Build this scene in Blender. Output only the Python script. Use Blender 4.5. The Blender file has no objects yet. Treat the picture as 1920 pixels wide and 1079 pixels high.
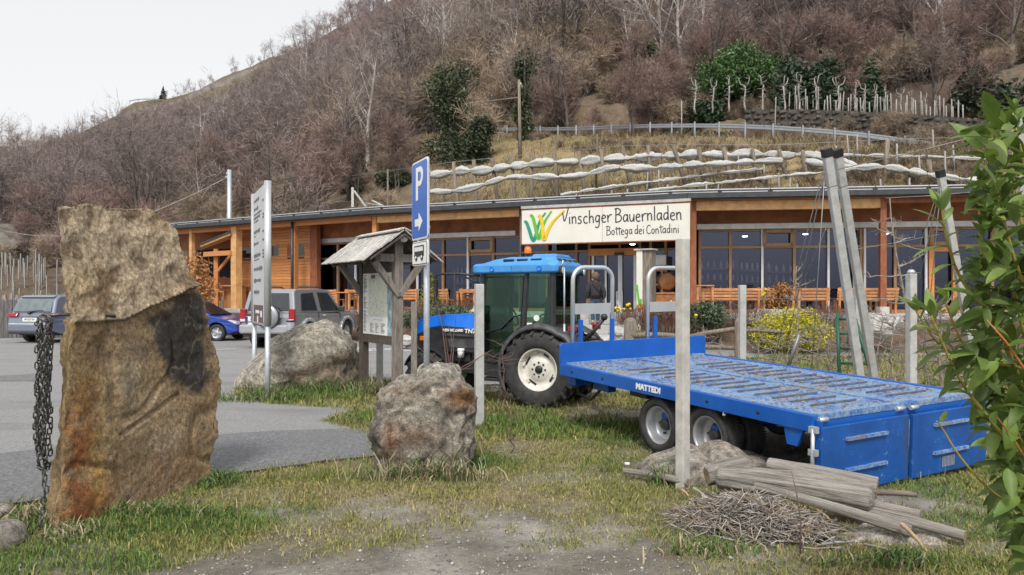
import bpy, bmesh, math, random
import numpy as np
from mathutils import Vector, Matrix, Euler, noise
from mathutils.geometry import tessellate_polygon
R = random.Random(7)
RAD = math.radians
scene = bpy.context.scene
COL = scene.collection
F = 1400.0          # focal length in photograph pixels
HY = 555.0          # row of the horizon
EYE = 1.6
cam_data = bpy.data.cameras.new('camera')
cam_data.sensor_width = 36.0
cam_data.lens = F / 1920.0 * 36.0
cam_data.shift_y = (HY - 539.5) / 1920.0
cam_data.clip_start = 0.1
cam_data.clip_end = 2000.0
cam = bpy.data.objects.new('camera', cam_data)
cam.location = (0, 0, EYE)
cam.rotation_euler = (RAD(90), 0, 0)
COL.objects.link(cam)
scene.camera = cam
SUN_EL, SUN_AZ = RAD(50), RAD(186)     # azimuth clockwise from +Y
world = bpy.data.worlds.new('World')
scene.world = world
world.use_nodes = True
nt = world.node_tree
nt.nodes.clear()
sky = nt.nodes.new('ShaderNodeTexSky')
sky.sky_type = 'NISHITA'
sky.sun_disc = False
sky.sun_elevation = SUN_EL
sky.sun_rotation = SUN_AZ
sky.air_density = 1.0
sky.dust_density = 4.0
sky.ozone_density = 1.0
hsv = nt.nodes.new('ShaderNodeHueSaturation')
hsv.inputs['Saturation'].default_value = 0.10
flat = nt.nodes.new('ShaderNodeMix')
flat.data_type = 'RGBA'
flat.inputs['Factor'].default_value = 0.60
flat.inputs['B'].default_value = (5.5, 5.55, 5.65, 1)      # even cloud cover
bg = nt.nodes.new('ShaderNodeBackground')
bg.inputs['Strength'].default_value = 0.108
wo = nt.nodes.new('ShaderNodeOutputWorld')
nt.links.new(sky.outputs['Color'], hsv.inputs['Color'])
nt.links.new(hsv.outputs['Color'], flat.inputs['A'])
nt.links.new(flat.outputs['Result'], bg.inputs['Color'])
nt.links.new(bg.outputs['Background'], wo.inputs['Surface'])
sun_data = bpy.data.lights.new('sun', 'SUN')
sun_data.energy = 1.5
sun_data.angle = RAD(12)
sun_data.color = (1.0, 0.96, 0.90)
sun = bpy.data.objects.new('sun', sun_data)
_d = Vector((math.sin(SUN_AZ) * math.cos(SUN_EL), math.cos(SUN_AZ) * math.cos(SUN_EL), math.sin(SUN_EL)))
sun.rotation_euler = (-_d).to_track_quat('-Z', 'Y').to_euler()
COL.objects.link(sun)
vs = scene.view_settings
vs.view_transform = 'Standard'
vs.look = 'None'
vs.exposure = 0.82
vs.gamma = 1.0
vs.use_curve_mapping = False
def at(px, py, Y):
 return Vector(((px - 960) / F * Y, Y, EYE - (py - HY) / F * Y))
def gd(px, py, z=0.0):
 Y = (EYE - z) * F / (py - HY)
 return Vector(((px - 960) / F * Y, Y, z))
def rotz(a):
 return Matrix.Rotation(a, 3, 'Z')
class MB:
 """collects shapes, then links them as one mesh object"""
 def __init__(self):
  self.v = []; self.f = []; self.m = []; self.s = []; self.cur = 0
 def add(self, vs_, fs_, smooth=False):
  o = len(self.v)
  self.v.extend([tuple(p) for p in vs_])
  for f in fs_:
   self.f.append(tuple(i + o for i in f)); self.m.append(self.cur); self.s.append(smooth)
  return self
 def box(self, c, size, rot=None, taper=None):
  hx, hy, hz = size[0] / 2, size[1] / 2, size[2] / 2
  pts = []
  for sz in (-1, 1):
   t = taper if (taper is not None and sz > 0) else 1.0
   for sx, sy in ((-1, -1), (1, -1), (1, 1), (-1, 1)):
    pts.append(Vector((sx * hx * t, sy * hy * t, sz * hz)))
  if rot is not None:
   if not isinstance(rot, Matrix): rot = rotz(rot)
   pts = [rot @ p for p in pts]
  c = Vector(c)
  self.add([p + c for p in pts], [(3, 2, 1, 0), (4, 5, 6, 7), (0, 1, 5, 4), (1, 2, 6, 5), (2, 3, 7, 6), (3, 0, 4, 7)])
  return self
 def beam(self, p0, p1, w, h, up=(0, 0, 1)):
  p0, p1 = Vector(p0), Vector(p1)
  d = p1 - p0; L = d.length; d.normalize()
  u = Vector(up)
  if abs(d.dot(u)) > 0.98: u = Vector((1, 0, 0)) if abs(d.x) < .9 else Vector((0, 1, 0))
  s = d.cross(u).normalized(); u = s.cross(d).normalized()
  rot = Matrix((d, s, u)).transposed()
  return self.box((p0 + p1) / 2, (L, w, h), rot)
 def tube(self, pts, r, n=8, caps=True, smooth=True, closed=False):
  pts = [Vector(p) for p in pts]
  k = len(pts)
  rr = r if isinstance(r, (list, tuple)) else [r] * k
  ref = None; vs_ = []
  for i, p in enumerate(pts):
   if closed: d = pts[(i + 1) % k] - pts[i - 1]
   else: d = pts[min(i + 1, k - 1)] - pts[max(i - 1, 0)]
   if d.length < 1e-9: d = Vector((0, 0, 1))
   d.normalize()
   if ref is None: ref = Vector((0, 0, 1)) if abs(d.z) < .9 else Vector((1, 0, 0))
   s = ref - d * ref.dot(d)
   if s.length < 1e-6: s = d.orthogonal()
   s.normalize(); ref = s; t = d.cross(s)
   for j in range(n):
    a = 2 * math.pi * j / n
    vs_.append(p + (s * math.cos(a) + t * math.sin(a)) * rr[i])
  fs_ = []
  for i in range(k if closed else k - 1):
   i2 = (i + 1) % k
   for j in range(n):
    fs_.append((i * n + j, i * n + (j + 1) % n, i2 * n + (j + 1) % n, i2 * n + j))
  self.add(vs_, fs_, smooth)
  if caps and not closed:
   o = len(self.v) - len(vs_)
   self.f.append(tuple(o + j for j in reversed(range(n)))); self.m.append(self.cur); self.s.append(False)
   self.f.append(tuple(o + (k - 1) * n + j for j in range(n))); self.m.append(self.cur); self.s.append(False)
  return self
 def cyl(self, p0, p1, r, n=12, smooth=True):
  return self.tube([p0, p1], r, n, True, smooth)
 def lathe(self, prof, n, origin=(0, 0, 0), axis=(0, 0, 1), smooth=True):
  """prof: list of (radius, distance along axis)"""
  a = Vector(axis).normalized(); s = a.orthogonal().normalized(); t = a.cross(s); o = Vector(origin)
  vs_ = []
  for (r, h) in prof:
   for j in range(n):
    g = 2 * math.pi * j / n
    vs_.append(o + a * h + (s * math.cos(g) + t * math.sin(g)) * r)
  fs_ = []
  for i in range(len(prof) - 1):
   for j in range(n):
    fs_.append((i * n + j, i * n + (j + 1) % n, (i + 1) * n + (j + 1) % n, (i + 1) * n + j))
  return self.add(vs_, fs_, smooth)
 def prism(self, poly, fn, lo, hi, smooth=False):
  """extrude a 2-D polygon; fn(u, v, side) -> 3-D, side given lo and hi"""
  n = len(poly)
  vs_ = [fn(u, v, lo) for u, v in poly] + [fn(u, v, hi) for u, v in poly]
  tri = tessellate_polygon([[Vector((u, v, 0)) for u, v in poly]])
  fs_ = []
  ar = sum(poly[i][0] * poly[(i + 1) % n][1] - poly[(i + 1) % n][0] * poly[i][1] for i in range(n))
  for t in tri:
   a, b, c = t
   cr = (poly[b][0] - poly[a][0]) * (poly[c][1] - poly[a][1]) - (poly[b][1] - poly[a][1]) * (poly[c][0] - poly[a][0])
   if (cr > 0) != (ar > 0): a, c = c, a
   fs_.append((a, b, c)); fs_.append((c + n, b + n, a + n))
  for i in range(n):
   j = (i + 1) % n
   fs_.append((j, i, i + n, j + n))
  return self.add(vs_, fs_, smooth)
 def build(self, name, mats, parent=None, bevel=0.0, loc=None, rz=0.0, seg=2, fix=True):
  me = bpy.data.meshes.new(name)
  me.from_pydata(self.v, [], self.f)
  if not isinstance(mats, (list, tuple)): mats = [mats]
  for m in mats: me.materials.append(m)
  me.polygons.foreach_set('material_index', self.m)
  me.polygons.foreach_set('use_smooth', self.s)
  if fix and len(self.f) < 20000:
   b = bmesh.new(); b.from_mesh(me); bmesh.ops.recalc_face_normals(b, faces=b.faces); b.to_mesh(me); b.free()
  me.update()
  o = bpy.data.objects.new(name, me)
  COL.objects.link(o)
  if parent is not None: o.parent = parent
  if loc is not None: o.location = loc
  o.rotation_euler.z = rz
  if bevel > 0:
   md = o.modifiers.new('bevel', 'BEVEL'); md.width = bevel; md.segments = seg; md.limit_method = 'ANGLE'; md.angle_limit = RAD(35)
  return o
def tag(o, label=None, cat=None, group=None, kind=None):
 if label: o['label'] = label
 if cat: o['category'] = cat
 if group: o['group'] = group
 if kind: o['kind'] = kind
 return o
def thing(name, label, cat, loc=(0, 0, 0), rz=0.0, group=None):
 o = bpy.data.objects.new(name, None)
 o.empty_display_size = 0.2
 COL.objects.link(o)
 o.location = loc; o.rotation_euler = (0, 0, rz)
 return tag(o, label, cat, group)
KIDS = {}
def copy_tree(o, parent=None, depth=0):
 c = o.copy(); COL.objects.link(c)
 if parent is not None: c.parent = parent
 kids = KIDS.get(o.name) if depth == 0 else None
 for ch in (kids or o.children): copy_tree(ch, c, depth + 1)
 return c
def raw_mesh(name, verts, faces_tri, mat, col=None):
 """numpy verts (n,3), faces (m,3) -> mesh; optional per-vertex colour attribute 'tint'"""
 me = bpy.data.meshes.new(name)
 nv, nf = len(verts), len(faces_tri)
 me.vertices.add(nv); me.vertices.foreach_set('co', np.asarray(verts, np.float32).ravel())
 me.loops.add(nf * 3); me.loops.foreach_set('vertex_index', np.asarray(faces_tri, np.int32).ravel())
 me.polygons.add(nf)
 me.polygons.foreach_set('loop_start', np.arange(0, nf * 3, 3, dtype=np.int32))
 me.polygons.foreach_set('loop_total', np.full(nf, 3, np.int32))
 if col is not None:
  at_ = me.attributes.new('tint', 'FLOAT_COLOR', 'POINT')
  c4 = np.ones((nv, 4), np.float32); c4[:, :3] = col
  at_.data.foreach_set('color', c4.ravel())
 me.materials.append(mat)
 me.update(calc_edges=True)
 return me
def link_mesh(name, me, parent=None, loc=None):
 o = bpy.data.objects.new(name, me); COL.objects.link(o)
 if parent is not None: o.parent = parent
 if loc is not None: o.location = loc
 return o
_font_mats = {}
def text_obj(name, body, size, mat, parent, mw, depth=0.003, bold=0.0, shear=0.0, sx=1.0, align='CENTER'):
 """flat lettering as a mesh; mw = local matrix (text runs along X, faces +Z)"""
 cu = bpy.data.curves.new(name, 'FONT')
 cu.body = body; cu.size = size; cu.extrude = depth; cu.offset = bold; cu.shear = shear
 cu.align_x = align; cu.align_y = 'CENTER'; cu.resolution_u = 3
 tmp = bpy.data.objects.new(name + '_tmp', cu); COL.objects.link(tmp)
 dg = bpy.context.evaluated_depsgraph_get()
 me = bpy.data.meshes.new_from_object(tmp.evaluated_get(dg))
 bpy.data.objects.remove(tmp); bpy.data.curves.remove(cu)
 me.transform(mw @ Matrix.Diagonal((sx, 1, 1, 1)))
 me.materials.clear(); me.materials.append(mat)
 o = bpy.data.objects.new(name, me); COL.objects.link(o); o.parent = parent
 return o
def frame(o, xa, za):
 """matrix with local X along xa, local Z along za, at o"""
 x = Vector(xa).normalized(); z = Vector(za); z = (z - x * z.dot(x)).normalized(); y = z.cross(x)
 m = Matrix((x, y, z)).transposed().to_4x4(); m.translation = Vector(o)
 return m
M = {}
def mk(name, col, rough=.6, metal=0.0, var=.2, scale=5.0, bump=0.0, bscale=40.0, col2=None, stretch=(1, 1, 1), rnd=0.0,
       spec=.5, detail=5.0, coat=0.0, attr=None, contrast=(.35, .65), bdist=.01, twosided=None, trans=0.0):
 m = bpy.data.materials.new(name); m.use_nodes = True
 t = m.node_tree; N = t.nodes; L = t.links
 b = N['Principled BSDF']
 b.inputs['Roughness'].default_value = rough; b.inputs['Metallic'].default_value = metal
 b.inputs['Specular IOR Level'].default_value = spec
 if coat: b.inputs['Coat Weight'].default_value = coat; b.inputs['Coat Roughness'].default_value = .08
 tc = N.new('ShaderNodeTexCoord'); mp = N.new('ShaderNodeMapping'); mp.inputs['Scale'].default_value = stretch
 L.new(tc.outputs['Object'], mp.inputs['Vector'])
 vec = mp.outputs['Vector']
 if rnd:
  oi = N.new('ShaderNodeObjectInfo')
  ad = N.new('ShaderNodeVectorMath'); ad.operation = 'ADD'
  ml = N.new('ShaderNodeVectorMath'); ml.operation = 'SCALE'; ml.inputs['Scale'].default_value = 37.0
  cb = N.new('ShaderNodeCombineXYZ')
  for k in range(3): L.new(oi.outputs['Random'], cb.inputs[k])
  L.new(cb.outputs[0], ml.inputs[0]); L.new(vec, ad.inputs[0]); L.new(ml.outputs[0], ad.inputs[1]); vec = ad.outputs[0]
 if attr:
  an = N.new('ShaderNodeAttribute'); an.attribute_name = attr
  base = an.outputs['Color']
 nz = N.new('ShaderNodeTexNoise'); nz.inputs['Scale'].default_value = scale; nz.inputs['Detail'].default_value = detail
 nz.inputs['Roughness'].default_value = .65
 L.new(vec, nz.inputs['Vector'])
 rp = N.new('ShaderNodeMapRange'); rp.inputs['From Min'].default_value = contrast[0]; rp.inputs['From Max'].default_value = contrast[1]
 L.new(nz.outputs['Fac'], rp.inputs['Value'])
 mx = N.new('ShaderNodeMix'); mx.data_type = 'RGBA'
 L.new(rp.outputs['Result'], mx.inputs['Factor'])
 if attr:
  d = N.new('ShaderNodeMix'); d.data_type = 'RGBA'; d.blend_type = 'MULTIPLY'; d.inputs['Factor'].default_value = 1
  L.new(base, d.inputs['A']); d.inputs['B'].default_value = (1 - var, 1 - var, 1 - var, 1)
  L.new(d.outputs['Result'], mx.inputs['A']); L.new(base, mx.inputs['B'])
 else:
  c2 = col2 if col2 is not None else tuple(min(1, c * (1 + var)) for c in col)
  c1 = col if col2 is not None else tuple(c * (1 - var) for c in col)
  mx.inputs['A'].default_value = (*c1, 1); mx.inputs['B'].default_value = (*c2, 1)
 out = mx.outputs['Result']
 if rnd:
  hv = N.new('ShaderNodeHueSaturation')
  mr = N.new('ShaderNodeMapRange'); mr.inputs['To Min'].default_value = 1 - rnd; mr.inputs['To Max'].default_value = 1 + rnd
  L.new(oi.outputs['Random'], mr.inputs['Value']); L.new(mr.outputs['Result'], hv.inputs['Value']); L.new(out, hv.inputs['Color'])
  out = hv.outputs['Color']
 L.new(out, b.inputs['Base Color'])
 if trans:
  b.inputs['Subsurface Weight'].default_value = 0.0
 if bump:
  n2 = N.new('ShaderNodeTexNoise'); n2.inputs['Scale'].default_value = bscale; n2.inputs['Detail'].default_value = 6; n2.inputs['Roughness'].default_value = .7
  L.new(vec, n2.inputs['Vector'])
  bp = N.new('ShaderNodeBump'); bp.inputs['Strength'].default_value = bump; bp.inputs['Distance'].default_value = bdist
  L.new(n2.outputs['Fac'], bp.inputs['Height']); L.new(bp.outputs['Normal'], b.inputs['Normal'])
 M[name] = m
 return m
class NG:
 """tiny node-graph helper for the special materials"""
 def __init__(self, name):
  self.m = bpy.data.materials.new(name); self.m.use_nodes = True
  self.t = self.m.node_tree; self.N = self.t.nodes; self.L = self.t.links; self.b = self.N['Principled BSDF']; M[name] = self.m
  self.tc = self.N.new('ShaderNodeTexCoord')
 def val(self, sock, x):
  if hasattr(x, 'node'): self.L.new(x, sock)
  else: sock.default_value = x
 def mapping(self, scale=(1, 1, 1), rot=(0, 0, 0), loc=(0, 0, 0), src='Object'):
  n = self.N.new('ShaderNodeMapping'); n.inputs['Scale'].default_value = scale; n.inputs['Rotation'].default_value = rot; n.inputs['Location'].default_value = loc
  self.L.new(self.tc.outputs[src], n.inputs['Vector']); return n.outputs[0]
 def noise(self, vec, scale, detail=5, rough=.6, dist=0):
  n = self.N.new('ShaderNodeTexNoise'); n.inputs['Scale'].default_value = scale; n.inputs['Detail'].default_value = detail
  n.inputs['Roughness'].default_value = rough; n.inputs['Distortion'].default_value = dist
  self.L.new(vec, n.inputs['Vector']); return n.outputs['Fac']
 def vor(self, vec, scale, feature='F1', out='Distance'):
  n = self.N.new('ShaderNodeTexVoronoi'); n.feature = feature; n.inputs['Scale'].default_value = scale
  self.L.new(vec, n.inputs['Vector']); return n.outputs[out]
 def ramp(self, x, lo, hi, a=0.0, b=1.0):
  n = self.N.new('ShaderNodeMapRange'); n.inputs['From Min'].default_value = lo; n.inputs['From Max'].default_value = hi
  n.inputs['To Min'].default_value = a; n.inputs['To Max'].default_value = b
  self.L.new(x, n.inputs['Value']); return n.outputs['Result']
 def mix(self, f, a, b, mode='MIX'):
  n = self.N.new('ShaderNodeMix'); n.data_type = 'RGBA'; n.blend_type = mode
  self.val(n.inputs['Factor'], f)
  for s, x in (('A', a), ('B', b)):
   if hasattr(x, 'node'): self.L.new(x, n.inputs[s])
   else: n.inputs[s].default_value = (*x, 1)
  return n.outputs['Result']
 def math(self, op, a, b=0.0):
  n = self.N.new('ShaderNodeMath'); n.operation = op; self.val(n.inputs[0], a); self.val(n.inputs[1], b); return n.outputs[0]
 def attr(self, name, out='Fac'):
  n = self.N.new('ShaderNodeAttribute'); n.attribute_name = name; return n.outputs[out]
 def sep(self, vec):
  n = self.N.new('ShaderNodeSeparateXYZ'); self.L.new(vec, n.inputs[0]); return n.outputs
 def base(self, c): self.val(self.b.inputs['Base Color'], c)
 def bump(self, h, strength=.5, dist=.02):
  n = self.N.new('ShaderNodeBump'); n.inputs['Strength'].default_value = strength; n.inputs['Distance'].default_value = dist
  self.L.new(h, n.inputs['Height'])
  if self.b.inputs['Normal'].links: self.L.new(self.b.inputs['Normal'].links[0].from_socket, n.inputs['Normal'])
  self.L.new(n.outputs[0], self.b.inputs['Normal'])
 def rough(self, r): self.val(self.b.inputs['Roughness'], r)
mk('larch', (.44, .165, .048), .55, var=.35, scale=3, stretch=(1.2, 6, 14), bump=.15, bscale=25, rnd=.18, col2=(.56, .25, .085))
mk('larch_red', (.26, .085, .035), .6, var=.3, scale=3, stretch=(3, 3, 1), bump=.1)
mk('larch_pale', (.62, .36, .15), .5, var=.2, scale=4, stretch=(1, 1, 1), bump=.1)
mk('soffit_brown', (.27, .105, .04), .6, var=.3, scale=2, bump=.1)
mk('bench_wood', (.50, .22, .085), .5, var=.25, scale=4, rnd=.12)
mk('gutter', (.06, .062, .066), .45, .4, var=.2)
mk('zinc', (.48, .48, .48), .45, .6, var=.12, scale=3)
mk('alu', (.62, .63, .65), .35, .7, var=.08, scale=3)
mk('alu_paint', (.60, .61, .63), .4, .1, var=.05)
mk('frame_wood', (.30, .17, .085), .5, var=.2)
mk('sign_cream', (.68, .665, .60), .45, var=.04, scale=1.5)
mk('ink', (.035, .033, .035), .5)
mk('white', (.80, .80, .79), .45, var=.04)
mk('concrete', (.47, .455, .42), .85, var=.22, scale=9, bump=.5, bscale=70, rnd=.1, contrast=(.3, .7))
mk('concrete_pale', (.43, .43, .415), .8, var=.15, scale=9, bump=.4, bscale=60)
mk('galv', (.50, .53, .57), .45, .55, var=.12, scale=12)
mk('black_plastic', (.018, .018, .02), .45, var=.3)
mk('rubber', (.035, .034, .033), .75, var=.4, scale=9, bump=.3, bscale=60)
mk('old_wood', (.20, .165, .135), .85, var=.4, scale=4, stretch=(6, 6, .7), bump=.7, bscale=14, bdist=.02)
mk('kiosk_wood', (.085, .066, .052), .8, var=.4, scale=5, stretch=(6, 6, 1), bump=.6, bscale=14)
mk('kiosk_pale', (.20, .175, .15), .8, var=.35, scale=5, stretch=(5, 5, 1), bump=.6, bscale=14)
mk('shingle', (.42, .405, .375), .85, var=.4, scale=5, stretch=(8, 8, 1), bump=.6, bscale=20, rnd=.25)
mk('fence_grey', (.12, .11, .105), .85, var=.35, scale=4, stretch=(4, 4, .6), bump=.5, bscale=20, rnd=.2)
mk('silver_paint', (.33, .345, .37), .3, .55, var=.03, coat=.6)
mk('silver_light', (.42, .43, .45), .32, .45, var=.03, coat=.4)
mk('mpv_paint', (.22, .245, .31), .3, .5, var=.03, coat=.6)
mk('blue_car', (.012, .05, .33), .25, .2, var=.05, coat=.8)
mk('car_glass', (.02, .024, .026), .06, 0, var=.2, spec=.9)
mk('tail_red', (.30, .008, .012), .15, var=.15, spec=.8)
mk('lamp_clear', (.7, .7, .68), .12, .3, var=.1)
mk('amber', (.75, .17, .015), .2, var=.15)
mk('plate', (.75, .75, .72), .4, var=.03)
mk('rim', (.50, .51, .53), .35, .7, var=.1)
mk('rim_white', (.66, .64, .57), .45, var=.12, scale=7)
mk('tractor_blue', (.003, .15, .68), .32, var=.12, coat=.3)
mk('tractor_roof', (.055, .27, .62), .4, var=.14, scale=4, coat=.15)
mk('tractor_black', (.022, .023, .026), .5, var=.35, scale=7)
mk('fender', (.055, .056, .06), .5, var=.4, scale=6, contrast=(.4, .6))
mk('seat_grey', (.06, .07, .07), .8, var=.2)
mk('ladder_green', (.015, .10, .06), .5, var=.2)
mk('sign_blue', (.002, .105, .50), .3, var=.04, coat=.1)
mk('brown_panel', (.13, .07, .065), .5, var=.1)
mk('wire', (.30, .30, .30), .5, .5)
mk('net', (.36, .355, .345), .9, col2=(.62, .615, .60), var=.22, scale=5, stretch=(3, 3, 3), bump=.8, bscale=9, bdist=.06, contrast=(.3, .7))
mk('post_wood', (.17, .14, .11), .9, var=.35, scale=3, stretch=(4, 4, .5), rnd=.25)
mk('stake_pale', (.29, .275, .255), .8, var=.15, rnd=.15)
mk('rail_steel', (.32, .34, .365), .4, .6, var=.1)
mk('coat_dark', (.028, .026, .03), .9, var=.25)
mk('jeans', (.035, .07, .13), .9, var=.2)
mk('skin', (.55, .33, .25), .6, var=.06)
mk('hair_brown', (.15, .09, .055), .7, var=.4, scale=30)
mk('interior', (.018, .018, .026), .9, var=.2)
mk('interior_floor', (.10, .085, .07), .6, var=.2)
mk('barrel', (.30, .12, .04), .5, var=.25)
mk('paving', (.40, .39, .375), .8, var=.12, scale=2, bump=.3, bscale=30, rnd=.1)
mk('planter_stone', (.40, .39, .37), .85, var=.2, bump=.5)
mk('soil', (.10, .065, .042), .95, var=.45, scale=2.0, bump=1, bscale=12, bdist=.05)
mk('yellow_flower', (.78, .55, .02), .6)
mk('ink_grey', (.13, .13, .14), .5)
mk('chain_steel', (.10, .098, .095), .5, .8, var=.5, scale=25)
mk('bark', (.105, .086, .075), .9, var=.35, scale=2, rnd=.25)
mk('bark_pale', (.52, .48, .44), .9, var=.35, scale=2, rnd=.15)
mk('twig_purple', (.25, .198, .185), .9, var=.2, scale=.7, rnd=.22)
mk('twig_red', (.255, .175, .15), .9, var=.2, scale=.7, rnd=.2)
mk('twig_tan', (.32, .25, .185), .9, var=.25, scale=.7, rnd=.2)
mk('twig_white', (.34, .315, .285), .9, var=.25, scale=2, rnd=.1)
mk('ivy', (.045, .062, .026), .5, var=.5, scale=1.2, rnd=.15)
mk('evergreen', (.028, .050, .022), .6, var=.5, scale=1.0, rnd=.2)
mk('bay_green', (.055, .115, .030), .5, var=.5, scale=.9)
mk('juniper', (.075, .10, .055), .7, var=.45, scale=5)
mk('gold_thuja', (.19, .21, .02), .7, var=.5, scale=6, col2=(.60, .52, .025))
mk('thuja_dark', (.05, .075, .015), .7, var=.4, scale=5)
mk('rust_bush', (.32, .15, .045), .7, var=.45, scale=6)
mk('olive_bush', (.20, .19, .045), .7, var=.45, scale=6)
mk('red_shrub', (.15, .075, .055), .9, var=.3, scale=4)
mk('beech_leaf', (.40, .19, .07), .8, var=.4, scale=6)
mk('grass', None, .75, var=.3, scale=30, attr='tint')
mk('laurel_leaf', (.072, .125, .026), .46, var=.35, scale=6, rnd=.5, spec=.3, col2=(.16, .23, .045))
mk('laurel_pale', (.20, .28, .075), .40, var=.3, scale=6, rnd=.25, spec=.35)
mk('laurel_stem', (.34, .27, .055), .55, var=.3)
mk('laurel_red_stem', (.36, .12, .03), .5, var=.2)
mk('log', (.12, .10, .083), .9, scale=4, stretch=(.35, 11, 11), bump=1.0, bscale=8, bdist=.03, contrast=(.30, .60), col2=(.42, .385, .345))
mk('log_end', (.26, .19, .12), .9, var=.4, scale=9, bump=.5)
mk('fresh_wood', (.38, .26, .15), .8, var=.3, scale=6)
mk('stick', None, .9, var=.3, scale=8, attr='tint')
mk('gravel', None, .9, var=.25, scale=30, attr='tint')
mk('stone_dark', (.075, .066, .056), .95, var=.4, scale=2, bump=.6, bscale=8, rnd=.35)
for _n in ('laurel_leaf', 'laurel_pale'):
 _t = M[_n].node_tree; _b = _t.nodes['Principled BSDF']; _s = _t.nodes.new('ShaderNodeBsdfTranslucent'); _x = _t.nodes.new('ShaderNodeMixShader'); _x.inputs[0].default_value = .28
 _t.links.new(_b.inputs['Base Color'].links[0].from_socket, _s.inputs['Color']); _t.links.new(_b.outputs[0], _x.inputs[1]); _t.links.new(_s.outputs[0], _x.inputs[2]); _t.links.new(_x.outputs[0], [n for n in _t.nodes if n.type == 'OUTPUT_MATERIAL'][0].inputs['Surface'])
rng = np.random.default_rng(11)
def _hash(ix, iy, seed):
 h = (ix.astype(np.int64) * 374761393 + iy.astype(np.int64) * 668265263 + seed * 1442695041) & 0xFFFFFFFF
 h = ((h ^ (h >> 13)) * 1274126177) & 0xFFFFFFFF
 return ((h ^ (h >> 16)) & 0xFFFF) / 65535.0
def vnoise(x, y, seed=0):
 x = np.asarray(x, float); y = np.asarray(y, float)
 ix = np.floor(x).astype(np.int64); iy = np.floor(y).astype(np.int64)
 fx = x - ix; fy = y - iy
 fx = fx * fx * (3 - 2 * fx); fy = fy * fy * (3 - 2 * fy)
 a = _hash(ix, iy, seed); b = _hash(ix + 1, iy, seed); c = _hash(ix, iy + 1, seed); d = _hash(ix + 1, iy + 1, seed)
 return a + (b - a) * fx + (c - a) * fy + (a - b - c + d) * fx * fy
def fbm(x, y, seed=0, oct_=4):
 s = 0; w = 0
 for k in range(oct_):
  s = s + vnoise(np.asarray(x) * 2 ** k, np.asarray(y) * 2 ** k, seed + k * 17) * .5 ** k; w += .5 ** k
 return s / w
def in_poly(x, y, poly):
 x = np.asarray(x, float); y = np.asarray(y, float)
 ins = np.zeros(x.shape, bool); n = len(poly)
 for i in range(n):
  x1, y1 = poly[i]; x2, y2 = poly[(i + 1) % n]
  c = ((y1 > y) != (y2 > y))
  with np.errstate(divide='ignore', invalid='ignore'):
   xi = (x2 - x1) * (y - y1) / ((y2 - y1) if y2 != y1 else 1e-9) + x1
  ins ^= c & (x < xi)
 return ins
FRONT = [Vector((-23.5, 41.6)), Vector((-17.0, 37.3)), Vector((-5.65, 30.4)), Vector((0.4, 27.8)), Vector((6.0, 25.5)), Vector((14.9, 24.3)), Vector((24.0, 23.6))]
def offset_line(q):
 """front line moved q metres towards the viewer (negative: back into the building)"""
 out = []
 for i, p in enumerate(FRONT):
  d = Vector((0, 0))
  if i > 0: d += (FRONT[i] - FRONT[i - 1]).normalized()
  if i < len(FRONT) - 1: d += (FRONT[i + 1] - FRONT[i]).normalized()
  d.normalize()
  out.append(p + Vector((d.y, -d.x)) * q)
 return out
def on_line(px, q=0.0):
 """where the sight line through column px meets the offset front line: (x, y, tangent)"""
 L = offset_line(q); k = (px - 960) / F
 for a, b in zip(L[:-1], L[1:]):
  fa, fb = a.x - k * a.y, b.x - k * b.y
  if fa <= 0 <= fb or (b is L[-1] and fa <= 0):
   t = fa / (fa - fb); p = a + (b - a) * t
   return Vector((p.x, p.y)), (b - a).normalized()
 return L[0], (L[1] - L[0]).normalized()
ctrl = []
def C(px, py, Y): p = at(px, py, Y); ctrl.append((p.x, p.y, p.z))
for a in [(-500, 560, 45), (-200, 556, 48), (50, 545, 50), (50, 505, 62), (50, 430, 90), (50, 350, 140), (50, 300, 200), (-60, 282, 232), (0, 277, 232), (100, 268, 235), (200, 228, 238), (250, 194, 240),
          (300, 192, 240), (335, 186, 240), (430, 142, 246), (560, 96, 250), (640, 55, 252), (720, 14, 255), (850, -50, 262), (1000, -110, 262), (-500, 330, 200), (-500, 440, 90),
          (300, 470, 60), (300, 400, 85), (300, 320, 125), (300, 250, 180), (500, 405, 60), (500, 330, 92), (500, 240, 140), (500, 160, 205),
          (750, 375, 55), (750, 310, 64), (750, 200, 95), (750, 100, 140), (750, 30, 200), (930, 330, 54), (930, 180, 80), (930, 60, 120), (930, -60, 190),
          (1086, 345, 47), (1086, 300, 54), (1086, 160, 78), (1086, 60, 104), (1086, -60, 160), (1250, 345, 44), (1250, 300, 48),
          (1383, 350, 41), (1383, 300, 45.5), (1383, 60, 88), (1383, -60, 120), (1622, 350, 38.5), (1622, 310, 41), (1622, 100, 70), (1622, 0, 86), (1622, -120, 120),
          (1856, 345, 36.5), (1856, 315, 39), (1856, 110, 62), (1856, -30, 82), (2200, 340, 34), (2200, 100, 52), (2200, -50, 75), (2600, 300, 34), (2600, 0, 70)]: C(*a)
for p in [(-12, 46, .3), (-4, 40, .8), (3, 37, 1.5), (8, 34.5, 1.8), (16, 33, 1.8), (26, 32, 1.8), (40, 31, 1.8), (-30, 50, .2), (-60, 45, .2), (-120, 45, .2), (60, 31, 2)]: ctrl.append(p)
for px, drop in [(-300, 14), (0, 16), (200, 18), (400, 24), (600, 30)]:
 q = at(px, 240, 340); ctrl.append((q.x, 340, {-300: 30, 0: 32, 200: 36, 400: 44, 600: 56}[px]))
for x, y, z in [(0, 400, 175), (120, 400, 260), (200, 250, 190), (250, 120, 110)]: ctrl.append((x, y, z))
CT = np.array(ctrl); SC = 100.0
def _U(r2): return np.where(r2 > 1e-12, r2 * np.log(np.maximum(r2, 1e-12)), 0)
_n = len(CT)
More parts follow.
